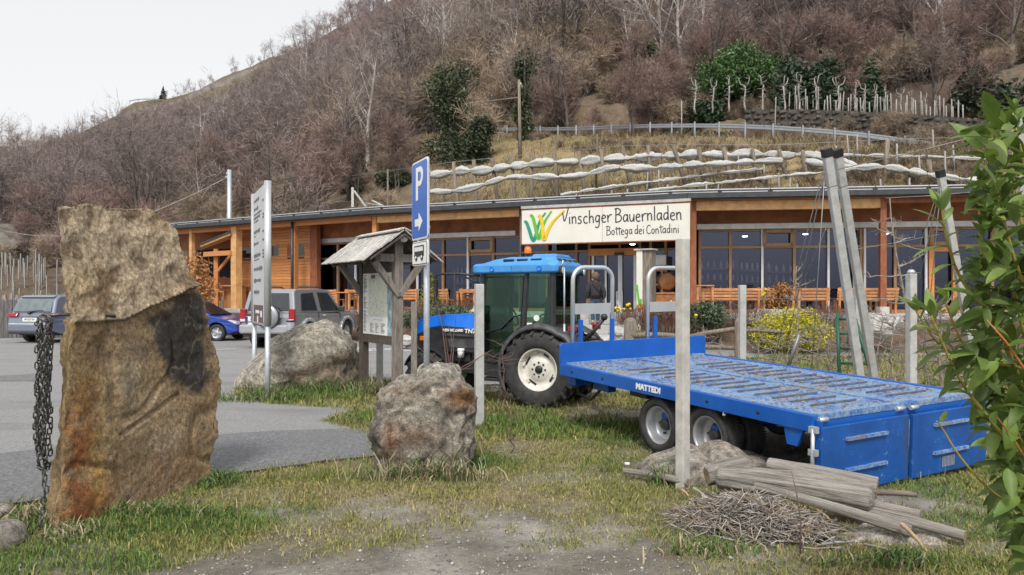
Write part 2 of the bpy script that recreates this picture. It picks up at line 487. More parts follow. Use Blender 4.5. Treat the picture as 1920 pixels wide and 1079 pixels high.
_X = CT[:, :2] / SC
_K = _U(((_X[:, None] - _X[None]) ** 2).sum(-1)) + np.eye(_n) * .0015
_P = np.c_[np.ones(_n), _X]
_A = np.block([[_K, _P], [_P.T, np.zeros((3, 3))]])
_w = np.linalg.solve(_A, np.r_[CT[:, 2], 0, 0, 0])
def tps(x, y):
 x = np.asarray(x, float); y = np.asarray(y, float); sh = x.shape
 q = np.c_[x.ravel(), y.ravel()] / SC
 out = np.empty(len(q))
 for i in range(0, len(q), 20000):
  s = q[i:i + 20000]
  out[i:i + 20000] = _U(((s[:, None] - _X[None]) ** 2).sum(-1)) @ _w[:_n] + _w[_n] + s @ _w[_n + 1:]
 return out.reshape(sh)
ROAD_PX = [(560, 243, 92), (720, 242, 80), (860, 243, 72), (1020, 243, 64.5), (1086, 242, 62), (1180, 238, 57.5), (1273, 236, 54), (1383, 237, 50.5), (1499, 243, 47.5), (1622, 254, 45), (1738, 270, 43.3), (1856, 290, 42), (2050, 325, 40.5)]
RAIL = [at(*a) for a in ROAD_PX]
def resample(pts, step):
 out = [Vector(pts[0])]; acc = 0
 for a, b in zip(pts[:-1], pts[1:]):
  L = (b - a).length; t = step - acc
  while t <= L:
   out.append(a.lerp(b, t / L)); t += step
  acc = L - (t - step)
 return out
def smooth_line(pts, it=2):
 for _ in range(it):
  q = [pts[0]]
  for a, b in zip(pts[:-1], pts[1:]): q += [a.lerp(b, .25), a.lerp(b, .75)]
  q.append(pts[-1]); pts = q
 return pts
RAIL_S = smooth_line(RAIL)
ROADC = [p + Vector((.25, 2.3, -.6)) for p in RAIL_S]
TERR_PX = [(1270, 210, 55.5), (1383, 208, 54.5), (1500, 206, 52.5), (1640, 212, 50), (1800, 222, 47.5), (2000, 240, 45)]
TERR = smooth_line([at(*a) for a in TERR_PX])
def _blend(z, x, y, line, w0, w1):
 L = np.array([(p.x, p.y, p.z) for p in resample(line, .7)])
 flat_x, flat_y = x.ravel(), y.ravel(); zz = z.ravel().copy()
 near = np.where((flat_x > L[:, 0].min() - w1) & (flat_x < L[:, 0].max() + w1) & (flat_y > L[:, 1].min() - w1) & (flat_y < L[:, 1].max() + w1))[0]
 for i in range(0, len(near), 5000):
  k = near[i:i + 5000]
  d2 = (flat_x[k, None] - L[None, :, 0]) ** 2 + (flat_y[k, None] - L[None, :, 1]) ** 2
  j = d2.argmin(1); d = np.sqrt(d2[np.arange(len(k)), j])
  t = np.clip(1 - (d - w0) / (w1 - w0), 0, 1); t = t * t * (3 - 2 * t)
  zz[k] = zz[k] * (1 - t) + L[j, 2] * t
 return zz.reshape(z.shape)
TERRC = [p + Vector((.9, 2.6, 0)) for p in TERR]
def hz(x, y):
 x = np.asarray(x, float); y = np.asarray(y, float)
 z = tps(x, y)
 z = _blend(z, x, y, TERRC, 2.4, 5.5)
 z = _blend(z, x, y, ROADC, 2.4, 4.2)
 return z
def hz1(x, y): return float(hz(np.array([x]), np.array([y]))[0])
_YS = np.concatenate([np.arange(33, 80, .4), np.arange(80, 280, 1.5)])
def hill_hit(px, py, h=0.0):
 """first point on the sight line that is h above the hillside"""
 x = (px - 960) / F * _YS; zr = EYE - (py - HY) / F * _YS
 d = zr - hz(x, _YS) - h
 ok = np.where((d[:-1] > 0) & (d[1:] <= 0))[0]
 if len(ok) == 0: return None
 i = ok[0]; t = d[i] / (d[i] - d[i + 1]); Y = _YS[i] + t * (_YS[i + 1] - _YS[i])
 return at(px, py, Y)
cols = np.concatenate([np.arange(-900, 0, 40), np.arange(0, 1920, 11), np.arange(1920, 2700, 40)])
rows = np.concatenate([30 * (1.0115 ** np.arange(0, 226))])
PX, YY = np.meshgrid(cols, rows)
XX = (PX - 960) / F * YY
ZZ = hz(XX, YY)
ns = (fbm(XX * .18, YY * .18, 3) - .5) * 1.3 * np.clip((YY - 38) / 60, 0.12, 2.2) + (fbm(XX * .8, YY * .8, 5) - .5) * .45
roadd = _blend(np.zeros_like(ZZ), XX, YY, [Vector((p.x, p.y, 1)) for p in ROADC], 2.0, 3.5)
ZZ = ZZ + ns * (1 - roadd)
crag = np.clip((fbm(XX * .05, YY * .07, 21) - .5) * 4, 0, 1) * np.clip((YY - 150) / 60, 0, 1)
ZZ += crag * (fbm(XX * .3, YY * .3, 31) - .4) * 3.0
nr, nc = ZZ.shape
idx = np.arange(nr * nc).reshape(nr, nc)
q = np.stack([idx[:-1, :-1], idx[:-1, 1:], idx[1:, 1:], idx[1:, :-1]], -1).reshape(-1, 4)
tri = np.concatenate([q[:, [0, 1, 2]], q[:, [0, 2, 3]]])
mead = np.clip((fbm(XX * .035, YY * .035, 8) - .50) * 6 + .1, 0, 1)
RDY = np.interp(PX, [a[0] for a in ROAD_PX], [a[2] for a in ROAD_PX])
vine = np.clip((PX - 800) / 140, 0, 1) * np.clip((RDY + 1 - YY) / 2, 0, 1)
TRY = np.interp(PX, [a[0] for a in TERR_PX], [a[2] for a in TERR_PX])
vine = np.maximum(vine, .8 * np.clip((PX - 1240) / 40, 0, 1) * np.clip(1 - np.abs(YY - TRY - 2) / 3, 0, 1))
mead = np.maximum(mead * .35, vine)
ridge = np.clip((YY - 175) / 40, 0, 1) * np.clip((520 - PX) / 80, 0, 1)
mead = np.maximum(mead, ridge * np.clip((fbm(XX * .08, YY * .08, 9) - .3) * 3, 0, 1))
n3 = fbm(XX * .6, YY * .6, 14); n4 = fbm(XX * .12, YY * .12, 15)
litter = np.stack([.135 + .05 * n3, .098 + .035 * n3, .078 + .02 * n3], -1) * (.75 + .5 * n4[..., None])
dry = np.stack([.24 + .16 * n3, .185 + .115 * n3, .095 + .05 * n3], -1) * (.55 + .7 * n4[..., None]) * (.62 + .76 * fbm(XX * 1.9, YY * 1.9, 19)[..., None])
dry = dry * (1 - .52 * np.clip((YY - 150) / 60, 0, 1))[..., None]
green = np.stack([.15 + 0 * n3, .16 + 0 * n3, .05 + 0 * n3], -1)
gf = np.clip((fbm(XX * .25, YY * .25, 18) - .54) * 5, 0, .45)[..., None]
dry = dry * (1 - gf) + green * gf
tint = litter * (1 - mead[..., None]) + dry * mead[..., None]
rock = np.clip((fbm(XX * .09, YY * .16, 44) - .62) * 9, 0, .8) * np.clip((YY - 60) / 60, 0, 1)
tint = tint * (1 - rock[..., None]) + np.array([.24, .225, .21]) * rock[..., None]
mk('hill_soil', None, .95, var=.35, scale=1.1, attr='tint', bump=1.0, bscale=1.6, bdist=.25)
me = raw_mesh('hillside', np.stack([XX, YY, ZZ], -1).reshape(-1, 3), tri, M['hill_soil'], tint.reshape(-1, 3))
me.polygons.foreach_set('use_smooth', np.ones(len(tri), bool))
tag(link_mesh('hillside', me), kind='structure')
LOT = [gd(*a) for a in [(-700, 985), (-60, 958), (0, 948), (80, 937), (250, 915), (400, 893), (560, 873), (706, 856), (694, 815), (640, 799), (608, 790), (668, 768), (580, 763), (500, 757), (440, 741), (452, 724)]]
LOT = [(p.x, p.y) for p in LOT] + [(-3.9, 14.2), (-2.9, 14.6), (-1.9, 13.6), (-.6, 13.4), (1.2, 13.6), (3.2, 15.5), (6, 19.2), (10, 20.0), (14, 20.2), (30, 20.4), (30, 24.2), (14, 23.5), (9, 24), (3, 27), (-6, 31), (-13, 33.5), (-22, 36), (-60, 40), (-60, 3)]
def ragged(poly, step=.12, amp=.045, seed=1):
 out = []; n = len(poly)
 for i in range(n):
  a = np.array(poly[i]); b = np.array(poly[(i + 1) % n]); L = np.linalg.norm(b - a)
  k = max(1, min(60, int(L / step)))
  for j in range(k):
   p = a + (b - a) * j / k
   out.append((p[0] + (float(vnoise(p[0] * 6, p[1] * 6, seed)) - .5) * 2 * amp, p[1] + (float(vnoise(p[0] * 6, p[1] * 6, seed + 5)) - .5) * 2 * amp))
 return out
LOT_R = ragged(LOT)
def sheet(name, poly, z, mat):
 mb = MB(); t = tessellate_polygon([[Vector((x, y, 0)) for x, y in poly]])
 fs = []
 for a, b, c in t:
  A, B, Cc = poly[a], poly[b], poly[c]
  if (B[0] - A[0]) * (Cc[1] - A[1]) - (B[1] - A[1]) * (Cc[0] - A[0]) < 0: b, c = c, b
  fs.append((a, b, c))
 mb.add([(x, y, z) for x, y in poly], fs)
 return tag(mb.build(name, mat, fix=False), kind='structure')
g = NG('asphalt')
v = g.mapping(); fine = g.noise(v, 62, 4, .85); mid = g.noise(v, 1.1, 6, .7); sp = g.vor(v, 60)
co = g.noise(v, 27, 2, .6); c = g.mix(g.ramp(fine, .36, .64), (.095, .096, .104), (.42, .415, .41)); c = g.mix(g.ramp(co, .38, .62, 0, .62), c, (.10, .10, .106)); c = g.mix(g.ramp(co, .60, .70, 0, .7), c, (.50, .49, .48)) if False else c
c = g.mix(g.ramp(mid, .35, .7), c, (.23, .225, .22))
c = g.mix(g.ramp(sp, 0.05, .35), (.46, .45, .44), c); st_ = g.noise(g.mapping((.25, 1, 1)), .9, 5, .7); c = g.mix(g.ramp(st_, .52, .68, 0, .55), c, (.13, .13, .135))
g.base(c); g.rough(.9); g.bump(fine, .6, .01)
g = NG('asphalt_dark')
v = g.mapping(); fine = g.noise(v, 75, 4, .85); mid = g.noise(v, 1.6, 6, .7)
co = g.noise(v, 30, 2, .6); c = g.mix(g.ramp(fine, .36, .64), (.06, .063, .073), (.34, .34, .345)); c = g.mix(g.ramp(co, .38, .62, 0, .65), c, (.055, .058, .066))
c = g.mix(g.ramp(mid, .3, .75, 0, .5), c, (.14, .14, .142))
g.base(c); g.rough(.9); g.bump(fine, .6, .01)
sheet('parking_lot', LOT_R, .006, M['asphalt'])
PATH = [gd(*a) for a in [(-500, 905), (-60, 860), (0, 852), (200, 832), (400, 817), (560, 808), (690, 805), (694, 815), (706, 856), (560, 873), (400, 893), (250, 915), (80, 937), (0, 948), (-60, 958), (-700, 985)]]
sheet('asphalt_path', ragged([(p.x, p.y) for p in PATH]), .011, M['asphalt_dark'])
PATCH = [gd(*a) for a in [(-300, 722), (0, 706), (90, 700), (90, 716), (0, 716), (-300, 738)]]
sheet('asphalt_patch', ragged([(p.x, p.y) for p in PATCH], amp=.06, seed=4), .011, M['asphalt_dark'])
mk('line_paint', (.62, .62, .60), .7, var=.2, scale=9)
mb = MB()
for a, b in [((-60, 643), (60, 634)), ((395, 657), (442, 655)), ((640, 652), (778, 659)), ((630, 641), (700, 634)), ((690, 659), (780, 649)), ((560, 640), (700, 658)), ((270, 652), (330, 655))]:
 p, r_ = gd(*a), gd(*b); d = (r_ - p).normalized(); s = Vector((-d.y, d.x, 0)) * .06
 mb.add([p + s + Vector((0, 0, .012)), p - s + Vector((0, 0, .012)), r_ - s + Vector((0, 0, .012)), r_ + s + Vector((0, 0, .012))], [(0, 1, 2, 3)])
tag(mb.build('parking_line', M['line_paint']), kind='structure')
def gauss(x, y, px, py, rx, ry):
 p = gd(px, py); return np.exp(-(((x - p.x) / rx) ** 2 + ((y - p.y) / ry) ** 2))
def lawn_fields(x, y):
 n = fbm(x * .9, y * .9, 61); m = fbm(x * 2.6, y * 2.6, 62)
 gr = .47 + (n - .5) * 1.5 + (m - .5) * .8
 de = .80 + (m - .5) * 1.3 + (fbm(x * 6, y * 6, 63) - .5) * 1.0
 for px, py, rx, ry, a in [(250, 985, .75, .28, .9), (430, 965, .6, .25, .8), (420, 905, .4, .3, .7), (600, 895, .9, .25, .3), (900, 860, .35, .35, 1.0), (770, 880, .35, .2, .5),
                              (1000, 790, 1.2, .6, .40), (1170, 830, .6, .5, .7), (1090, 800, 1.0, .35, .5), (620, 720, 1.6, 1.2, .9), (560, 745, 1.2, .7, .7), (690, 780, .35, .4, .7), (1010, 880, .6, .3, .1), (1330, 1010, .3, .2, .7), (1700, 1050, .35, .15, .8), (60, 1040, .6, .2, .6), (130, 1060, .8, .2, .5), (50, 980, .3, .3, .3)]:
  gr = gr + a * gauss(x, y, px, py, rx, ry)
 for px, py, rx, ry, a in [(860, 1045, 1.3, .42, -.95), (600, 1085, 1.3, .30, -.95), (1080, 1075, .7, .32, -.75), (930, 975, .9, .34, -.65), (760, 960, .7, .25, -.35), (1120, 960, .4, .3, .15), (960, 715, 1.6, 1.0, -1.5), (1120, 730, 1.6, .8, -1.2),
                              (1150, 770, 1.0, .5, -.5), (1350, 860, 1.6, .9, -1.0), (1500, 800, 1.8, 1.2, -1.4), (1740, 960, .6, .5, -.55), (1500, 1090, .4, .2, -.5), (560, 960, .5, .2, -.3),
                              (250, 985, .8, .3, .6), (1180, 850, .7, .5, .6), (580, 905, .8, .25, .4), (640, 720, 1.8, 1.0, .8), (1000, 800, 1, .4, .3)]:
  de = de + a * gauss(x, y, px, py, rx, ry)
 return np.clip(gr, 0, 1), np.clip(de, 0, 1)
def axis(parts):
 return np.unique(np.round(np.concatenate([np.arange(a, b, s) for a, b, s in parts]), 4))
gx = axis([(-220, -30, 19), (-30, -8, 2), (-8, 9, .085), (9, 30, 2), (30, 230, 20)])
gy = axis([(-60, 0, 10), (0, 3, .6), (3, 13, .085), (13, 24, .5), (24, 64, 4)])
GX, GY = np.meshgrid(gx, gy)
gr, de = lawn_fields(GX, GY)
bump_ = (fbm(GX * 1.4, GY * 1.4, 71) - .5) * .05 + (fbm(GX * 9, GY * 9, 72) - .5) * .022
fade = np.clip((18 - np.abs(GY)) / 6, 0, 1) * np.clip((14 - np.abs(GX)) / 5, 0, 1)
GZ = -.012 + bump_ * fade
lot_in = in_poly(GX, GY, LOT_R)
GZ = np.where(lot_in, np.minimum(GZ, -.02), GZ)
n5 = fbm(GX * 7, GY * 7, 75)[..., None]; n6 = fbm(GX * 2, GY * 2, 76)[..., None]
dirt = np.array([.225, .195, .155]) * (.55 + .9 * n5) ; grav = np.array([.37, .345, .305]) * (.45 + 1.1 * n5)
bare = dirt * (1 - np.clip((n6 - .4) * 4, 0, 1)) + grav * np.clip((n6 - .4) * 4, 0, 1)
turf = (np.array([.27, .225, .11]) * (1 - gr[..., None]) + np.array([.095, .125, .035]) * gr[..., None]) * (.6 + .8 * n5)
gcol = bare * (1 - de[..., None]) + turf * de[..., None]
mk('ground_soil', None, .95, var=.4, scale=24, attr='tint', bump=1.0, bscale=70, bdist=.02, contrast=(.3, .7))
nr, nc = GX.shape
idx = np.arange(nr * nc).reshape(nr, nc)
q = np.stack([idx[:-1, :-1], idx[:-1, 1:], idx[1:, 1:], idx[1:, :-1]], -1).reshape(-1, 4)
tri = np.concatenate([q[:, [0, 1, 2]], q[:, [0, 2, 3]]])
me = raw_mesh('ground', np.stack([GX, GY, GZ], -1).reshape(-1, 3), tri, M['ground_soil'], gcol.reshape(-1, 3))
me.polygons.foreach_set('use_smooth', np.ones(len(tri), bool))
tag(link_mesh('ground', me), kind='structure')
def gz_at(x, y):
 i = np.clip(np.searchsorted(gx, x), 1, len(gx) - 1); j = np.clip(np.searchsorted(gy, y), 1, len(gy) - 1)
 return GZ[j, i]
def blades(name, n, xr, yr, hgt, wid, extra=None, dens_pow=1.0, mask=None, ybias=1.0):
 x = rng.uniform(*xr, n); u = rng.uniform(0, 1, n) ** ybias; y = yr[0] + (yr[1] - yr[0]) * u
 x = x * np.clip(y / 6.5, .72, 2.0) if extra == 'fan' else x
 gr, de = lawn_fields(x, y)
 keep = rng.uniform(0, 1, n) < de ** dens_pow
 jx, jy = x + rng.normal(0, .025, n), y + rng.normal(0, .03, n)
 keep &= ~in_poly(jx, jy, LOT)
 if mask is not None: keep &= mask(x, y)
 x, y, gr, de = x[keep], y[keep], gr[keep], de[keep]; n = len(x)
 h = hgt * rng.lognormal(0, .4, n) * (.55 + .6 * gr + .35 * fbm(x * 3, y * 3, 88)); w = wid * rng.uniform(.6, 1.4, n)
 a = rng.uniform(0, 2 * np.pi, n); ln = rng.uniform(.15, 1.15, n); b = rng.uniform(0, 2 * np.pi, n)
 z0 = gz_at(x, y) - .006
 cx, sx = np.cos(a) * w / 2, np.sin(a) * w / 2
 lx, ly = np.cos(b) * ln * h, np.sin(b) * ln * h
 V = np.empty((n, 5, 3))
 V[:, 0] = np.stack([x - cx, y - sx, z0], -1); V[:, 1] = np.stack([x + cx, y + sx, z0], -1)
 V[:, 2] = np.stack([x + cx * .8 + lx * .35, y + sx * .8 + ly * .35, z0 + h * .6], -1); V[:, 3] = np.stack([x - cx * .8 + lx * .35, y - sx * .8 + ly * .35, z0 + h * .6], -1)
 V[:, 4] = np.stack([x + lx, y + ly, z0 + h * (1.05 - .35 * ln)], -1)
 o = (np.arange(n) * 5)[:, None]
 T = np.concatenate([o + np.array([0, 1, 2]), o + np.array([0, 2, 3]), o + np.array([3, 2, 4])])
 gm = np.clip(gr + rng.normal(0, .30, n), 0, 1)[:, None]; br = rng.uniform(.6, 1.35, n)[:, None]
 straw = np.array([.47, .39, .19]) * (1 - rng.uniform(0, .45, n))[:, None]; gre = np.array([.105, .185, .032])
 yel = np.array([.30, .28, .075])
 c = np.where(gm > .5, yel + (gre - yel) * (gm - .5) * 2, straw + (yel - straw) * gm * 2) * br
 me = raw_mesh(name, V.reshape(-1, 3), T, M['grass'], np.repeat(c, 5, 0))
 return tag(link_mesh(name, me), kind='stuff')
o = blades('grass', 400000, (-4.4, 4.9), (3.9, 9.5), .031, .0056, ybias=1.25)
tag(o, 'short patchy green and straw coloured grass over the foreground lawn', 'grass')
o = blades('grass', 95000, (-5.5, 3.0), (8.2, 14.6), .06, .011)
tag(o, 'greener grass of the verge around the pole sign and the rear boulder', 'grass')
o = blades('grass', 40000, (2.5, 15), (8.0, 20.0), .11, .016, mask=lambda x, y: y > 17.0 - 1.75 * (x - 1.0))
tag(o, 'dry yellowish meadow grass beyond the blue trailer', 'grass')
pe = []; 
for a, b in zip(LOT[:15], LOT[1:16]):
 L_ = math.hypot(b[0] - a[0], b[1] - a[1]); k_ = int(L_ * 420); t = rng.uniform(0, 1, k_); pe.append(np.stack([a[0] + (b[0] - a[0]) * t, a[1] + (b[1] - a[1]) * t], -1))
pe = np.concatenate(pe); pe = pe[(pe[:, 1] < 15) & (pe[:, 1] > 4)]; w_ = rng.normal(0, 1, (len(pe), 2)) * (.03 + .05 * fbm(pe[:, 0] * 3, pe[:, 1] * 3, 7)[:, None]); pe = pe + w_; n = len(pe)
h = .032 * rng.lognormal(0, .4, n); a = rng.uniform(0, 6.28, n); b = rng.uniform(0, 6.28, n); V = np.empty((n, 3, 3)); cx, sx = np.cos(a) * .004, np.sin(a) * .004
V[:, 0] = np.stack([pe[:, 0] - cx, pe[:, 1] - sx, np.zeros(n) - .01], -1); V[:, 1] = np.stack([pe[:, 0] + cx, pe[:, 1] + sx, np.zeros(n) - .01], -1); V[:, 2] = np.stack([pe[:, 0] + np.cos(b) * h * .8, pe[:, 1] + np.sin(b) * h * .8, h], -1)
g_ = rng.random((n, 1)); c = (np.array([.45, .38, .18]) * g_ + np.array([.11, .18, .035]) * (1 - g_)) * rng.uniform(.6, 1.3, (n, 1))
tag(link_mesh('grass', raw_mesh('grass', V.reshape(-1, 3), np.arange(n * 3).reshape(-1, 3), M['grass'], np.repeat(c, 3, 0))), 'ragged grass fringe creeping over the edge of the asphalt', 'grass', kind='stuff')
n = 90000; px = rng.uniform(790, 1960, n); ry = np.interp(px, [a[0] for a in ROAD_PX], [a[2] for a in ROAD_PX]); y = ry - .6 - rng.uniform(0, 1, n) * (ry - 36.5); x = (px - 960) / F * y
k = fbm(x * .7, y * .7, 201); ok = rng.uniform(.2, .75, n) < k; x, y, k = x[ok], y[ok], k[ok]; n = len(x); z = hz(x, y) - .05
h = .30 * rng.lognormal(0, .4, n) * (.5 + k); a = rng.uniform(0, 6.28, n); b = rng.uniform(0, 6.28, n); V = np.empty((n, 3, 3)); cx, sx = np.cos(a) * .03, np.sin(a) * .03
V[:, 0] = np.stack([x - cx, y - sx, z], -1); V[:, 1] = np.stack([x + cx, y + sx, z], -1); V[:, 2] = np.stack([x + np.cos(b) * h * .6, y + np.sin(b) * h * .6, z + h], -1)
g_ = np.clip(fbm(x * .35, y * .35, 202)[:, None] + rng.normal(0, .2, (n, 1)), 0, 1); c = (np.array([.38, .30, .165]) * g_ + np.array([.15, .105, .065]) * (1 - g_)) * rng.uniform(.6, 1.3, (n, 1))
tag(link_mesh('dry_grass', raw_mesh('dry_grass', V.reshape(-1, 3), np.arange(n * 3).reshape(-1, 3), M['grass'], np.repeat(c, 3, 0))), 'dead straw coloured grass on the slope below the guardrail', 'grass', kind='stuff')
n = 42000
x = rng.uniform(-3.6, 4.6, n); y = 3.95 + rng.uniform(0, 1, n) ** 1.6 * 7.6
gr, de = lawn_fields(x, y); keep = (rng.uniform(0, 1, n) > de * 1.15) & ~in_poly(x, y, LOT)
x, y = x[keep], y[keep]; n = len(x)
s = rng.lognormal(math.log(.0042), .55, n)
base = np.array([(1, 0, 0), (-1, 0, 0), (0, 1, 0), (0, -1, 0), (0, 0, .7), (0, 0, -.7)], float)
V = base[None] * s[:, None, None] * rng.uniform(.5, 1.4, (n, 6, 1)) + np.stack([x, y, gz_at(x, y) + s * .25], -1)[:, None]
T0 = np.array([(0, 2, 4), (2, 1, 4), (1, 3, 4), (3, 0, 4), (2, 0, 5), (1, 2, 5), (3, 1, 5), (0, 3, 5)])
T = (np.arange(n) * 6)[:, None, None] + T0[None]
c = np.array([.36, .345, .32])[None] * rng.uniform(.4, 1.35, (n, 1)) * (1 + rng.normal(0, .05, (n, 3)))
o = link_mesh('gravel', raw_mesh('gravel', V.reshape(-1, 3), T.reshape(-1, 3), M['gravel'], np.repeat(c, 6, 0)))
tag(o, 'loose grey gravel on the bare patches of the lawn', 'gravel', kind='stuff')
def branch_tree(rg, h, trunk_r, spread=.55, n_limb=7, forks=(5, 5), lean=0.0, stems=1, up=.35, twig_len=.9, twig_w=.02, base_clear=.25, twigs_per=7, cover=1.0):
 """-> (wood MB, twig verts, twig tris): tapered trunk and limbs as tubes, twigs as slender blades"""
 wood = MB(); tv = []; tf = []
 def rv(s=1.0): return Vector((rg.gauss(0, s), rg.gauss(0, s), rg.gauss(0, s)))
 def path(p, d, L, n, wob, upv):
  pts = [p.copy()]; d = d.normalized()
  for _ in range(n):
   d = (d + rv(wob) + Vector((0, 0, upv))).normalized(); p = p + d * (L / n); pts.append(p.copy())
  return pts, d
 def twig(p, d, L):
  d = (d + rv(.55)).normalized(); m = p + d * L * .5 + rv(.04 * L); e = m + (d + rv(.3) + Vector((0, 0, .12))).normalized() * L * .5
  s = d.cross(rv()).normalized() * twig_w * .5
  o = len(tv); tv.extend([p - s, p + s, m + s * .7, m - s * .7, e]); tf.extend([(o, o + 1, o + 2), (o, o + 2, o + 3), (o + 3, o + 2, o + 4)])
 def sub(pts, r0, level, L):
  n = forks[level] if level < len(forks) else 0
  for k in range(n):
   t = rg.uniform(.25, 1.0) if level else rg.uniform(.3, 1.0)
   i = min(int(t * (len(pts) - 1)), len(pts) - 2); f = t * (len(pts) - 1) - i
   p = pts[i].lerp(pts[i + 1], f); d0 = (pts[i + 1] - pts[i]).normalized()
   s = rv(); s = (s - d0 * s.dot(d0)).normalized()
   d = (d0 * .75 + s * rg.uniform(.5, 1.0)).normalized(); Ln = L * rg.uniform(.42, .68)
   r = r0 * (1 - .7 * t) * .55
   ps, _ = path(p, d, Ln, 3, .16, .06)
   wood.tube(ps, [max(r, .006), max(r * .8, .005), max(r * .6, .005), max(.004, r * .25)], 4 if level == 0 else 3, False)
   sub(ps, r, level + 1, Ln)
   for q in range(twigs_per if level == len(forks) - 1 else 2):
    j = rg.randrange(0, 3); pp = ps[j].lerp(ps[j + 1], rg.random())
    twig(pp, (ps[j + 1] - ps[j]).normalized(), twig_len * rg.uniform(.5, 1.2))
 for st in range(stems):
  az = rg.uniform(0, 6.28); b = Vector((math.cos(az), math.sin(az), 0)) * (0 if stems == 1 else .18)
  d = Vector((math.cos(az) * lean, math.sin(az) * lean, 1))
  hh = h * rg.uniform(.8, 1.0)
  pts, dl = path(b + Vector((0, 0, -.4)), d, hh * .72, 6, .07, .08)
  wood.tube(pts, [trunk_r * (1.15 - .13 * i) for i in range(7)], 6, False)
  for k in range(n_limb):
   t = base_clear + (1 - base_clear) * (k + rg.random()) / n_limb
   i = min(int(t * 6), 5); p = pts[i].lerp(pts[i + 1], t * 6 - i)
   a = rg.uniform(0, 6.28); d = Vector((math.cos(a) * spread * 1.6, math.sin(a) * spread * 1.6, .8 + up))
   L = h * rg.uniform(.32, .5) * (1.15 - .45 * t)
   ps, _ = path(p, d, L, 4, .12, up * .25)
   r = trunk_r * (1 - .75 * t) * .6
   wood.tube(ps, [r, r * .8, r * .6, r * .42, r * .2], 5, False)
   sub(ps, r, 0, L)
  ps, _ = path(pts[-1], dl, hh * .28, 3, .1, .1); wood.tube(ps, [trunk_r * .35, trunk_r * .25, trunk_r * .15, .006], 4, False); sub(ps, trunk_r * .35, 0, hh * .35)
 return wood, np.array([tuple(p) for p in tv]), np.array(tf)
mk('limb', (.07, .056, .048), .9, var=.3)
def tree_thing(name, rg, label, group, bark, twigm, **kw):
 w, tv, tf = branch_tree(rg, **kw)
 root = thing(name, label, 'tree', group=group)
 a = w.build('trunk', M[bark], root, fix=False)
 b = link_mesh('crown', raw_mesh('crown', tv, tf, M[twigm]), root)
 return root
GONE = Vector((0, -80, -60))
rt = random.Random(5)
KINDS = {}
def kind(key, name, label, group, bark, twigm, n, **kw):
 KINDS[key] = [tree_thing(name, random.Random(100 * len(KINDS) + i), label, group, bark, twigm, **kw) for i in range(n)]
kind('brown', 'bare_tree', 'bare grey brown broadleaf tree with a fine twiggy crown on the wooded slope', 'bare grey brown trees on the slope', 'bark', 'twig_purple', 3, h=10.5, trunk_r=.19, n_limb=8, forks=(5, 4), twigs_per=4, twig_len=1.1, twig_w=.026)
kind('red', 'young_tree', 'young bare tree with a reddish brown broom shaped crown on the wooded slope', 'reddish young trees on the slope', 'bark', 'twig_red', 3, h=6.2, trunk_r=.07, n_limb=7, forks=(5, 4), twigs_per=7, twig_len=.85, twig_w=.026, stems=2, spread=.42, up=.7)
kind('tan', 'bare_bush', 'tangled tan bush of bare stems at the foot of the wooded slope', 'tan bare bushes on the slope', 'bark', 'twig_tan', 2, h=3.2, trunk_r=.035, n_limb=6, forks=(4, 4), twigs_per=6, twig_len=.75, twig_w=.024, stems=5, lean=.5, spread=.6, base_clear=.1)
kind('pale', 'pale_tree', 'tall bare tree with a pale grey trunk standing among the brown trees', 'pale trunked trees on the slope', 'bark_pale', 'twig_purple', 2, h=13, trunk_r=.20, n_limb=8, forks=(4, 4), twigs_per=4, twig_len=1.0, twig_w=.026, spread=.4)
kind('big', 'large_tree', 'large bare tree with heavy spreading dark limbs above the thicket', 'large spreading trees on the slope', 'limb', 'twig_purple', 3, h=15, trunk_r=.30, n_limb=9, forks=(6, 4), twigs_per=6, twig_len=1.0, twig_w=.026, spread=.62, lean=.12)
kind('bigp', 'large_tree', 'large bare tree with pale grey upright limbs above the thicket', 'large pale trees on the slope', 'bark_pale', 'twig_tan', 2, h=15.0, trunk_r=.22, n_limb=9, forks=(6, 4), twigs_per=5, twig_len=1.0, twig_w=.026, spread=.45)
def placements():
 out = []
 def ok(x, y, px):
  if px > 770 and y < np.interp(px, [a[0] for a in ROAD_PX], [a[2] for a in ROAD_PX]) + 3.4: return False
  if 1240 < px < 1960 and y < np.interp(px, [a[0] for a in TERR_PX], [a[2] for a in TERR_PX]) + 4.2: return False
  return True
 tries = 0
 yy = 50.0
 while yy < 262:
  sp = 2.85 + (yy - 50) * .0135
  x0, x1 = -0.72 * yy - 4, 0.74 * yy + 4
  xx = x0 + rt.random() * sp
  while xx < x1:
   x = xx + rt.uniform(-.5, .5) * sp; y = yy + rt.uniform(-.5, .5) * sp; px = 960 + x / y * F
   xx += sp
   if not ok(x, y, px): continue
   if y < 58 and px < 120: continue
   dens = .95
   if y > 195 and px < 500: dens = .22
   if y > 225 and px < 640: dens = .30
   if px < 230 and y > 120: dens = min(dens, .35)
   if 1020 < px < 1190 and 64 < y < 74: dens = .5
   if rt.random() > dens: continue
   out.append((x, y, px))
  yy += sp
 return out
PL = placements()
zs = hz(np.array([p[0] for p in PL]), np.array([p[1] for p in PL]))
def visible(x, y, z): 
 px = 960 + x / y * F; py = HY - (z - EYE) / y * F
 return -60 < px < 1980 and -20 < py < 600
near = []; far = []
for (x, y, px), z in zip(PL, zs):
 if not visible(x, y, z + 0.5): continue
 near.append((x, y, float(z), px))
near.sort(key=lambda t: t[1])
IND = 640
far = near[IND:]; near = near[:IND]
used = set(); COUNT = {}
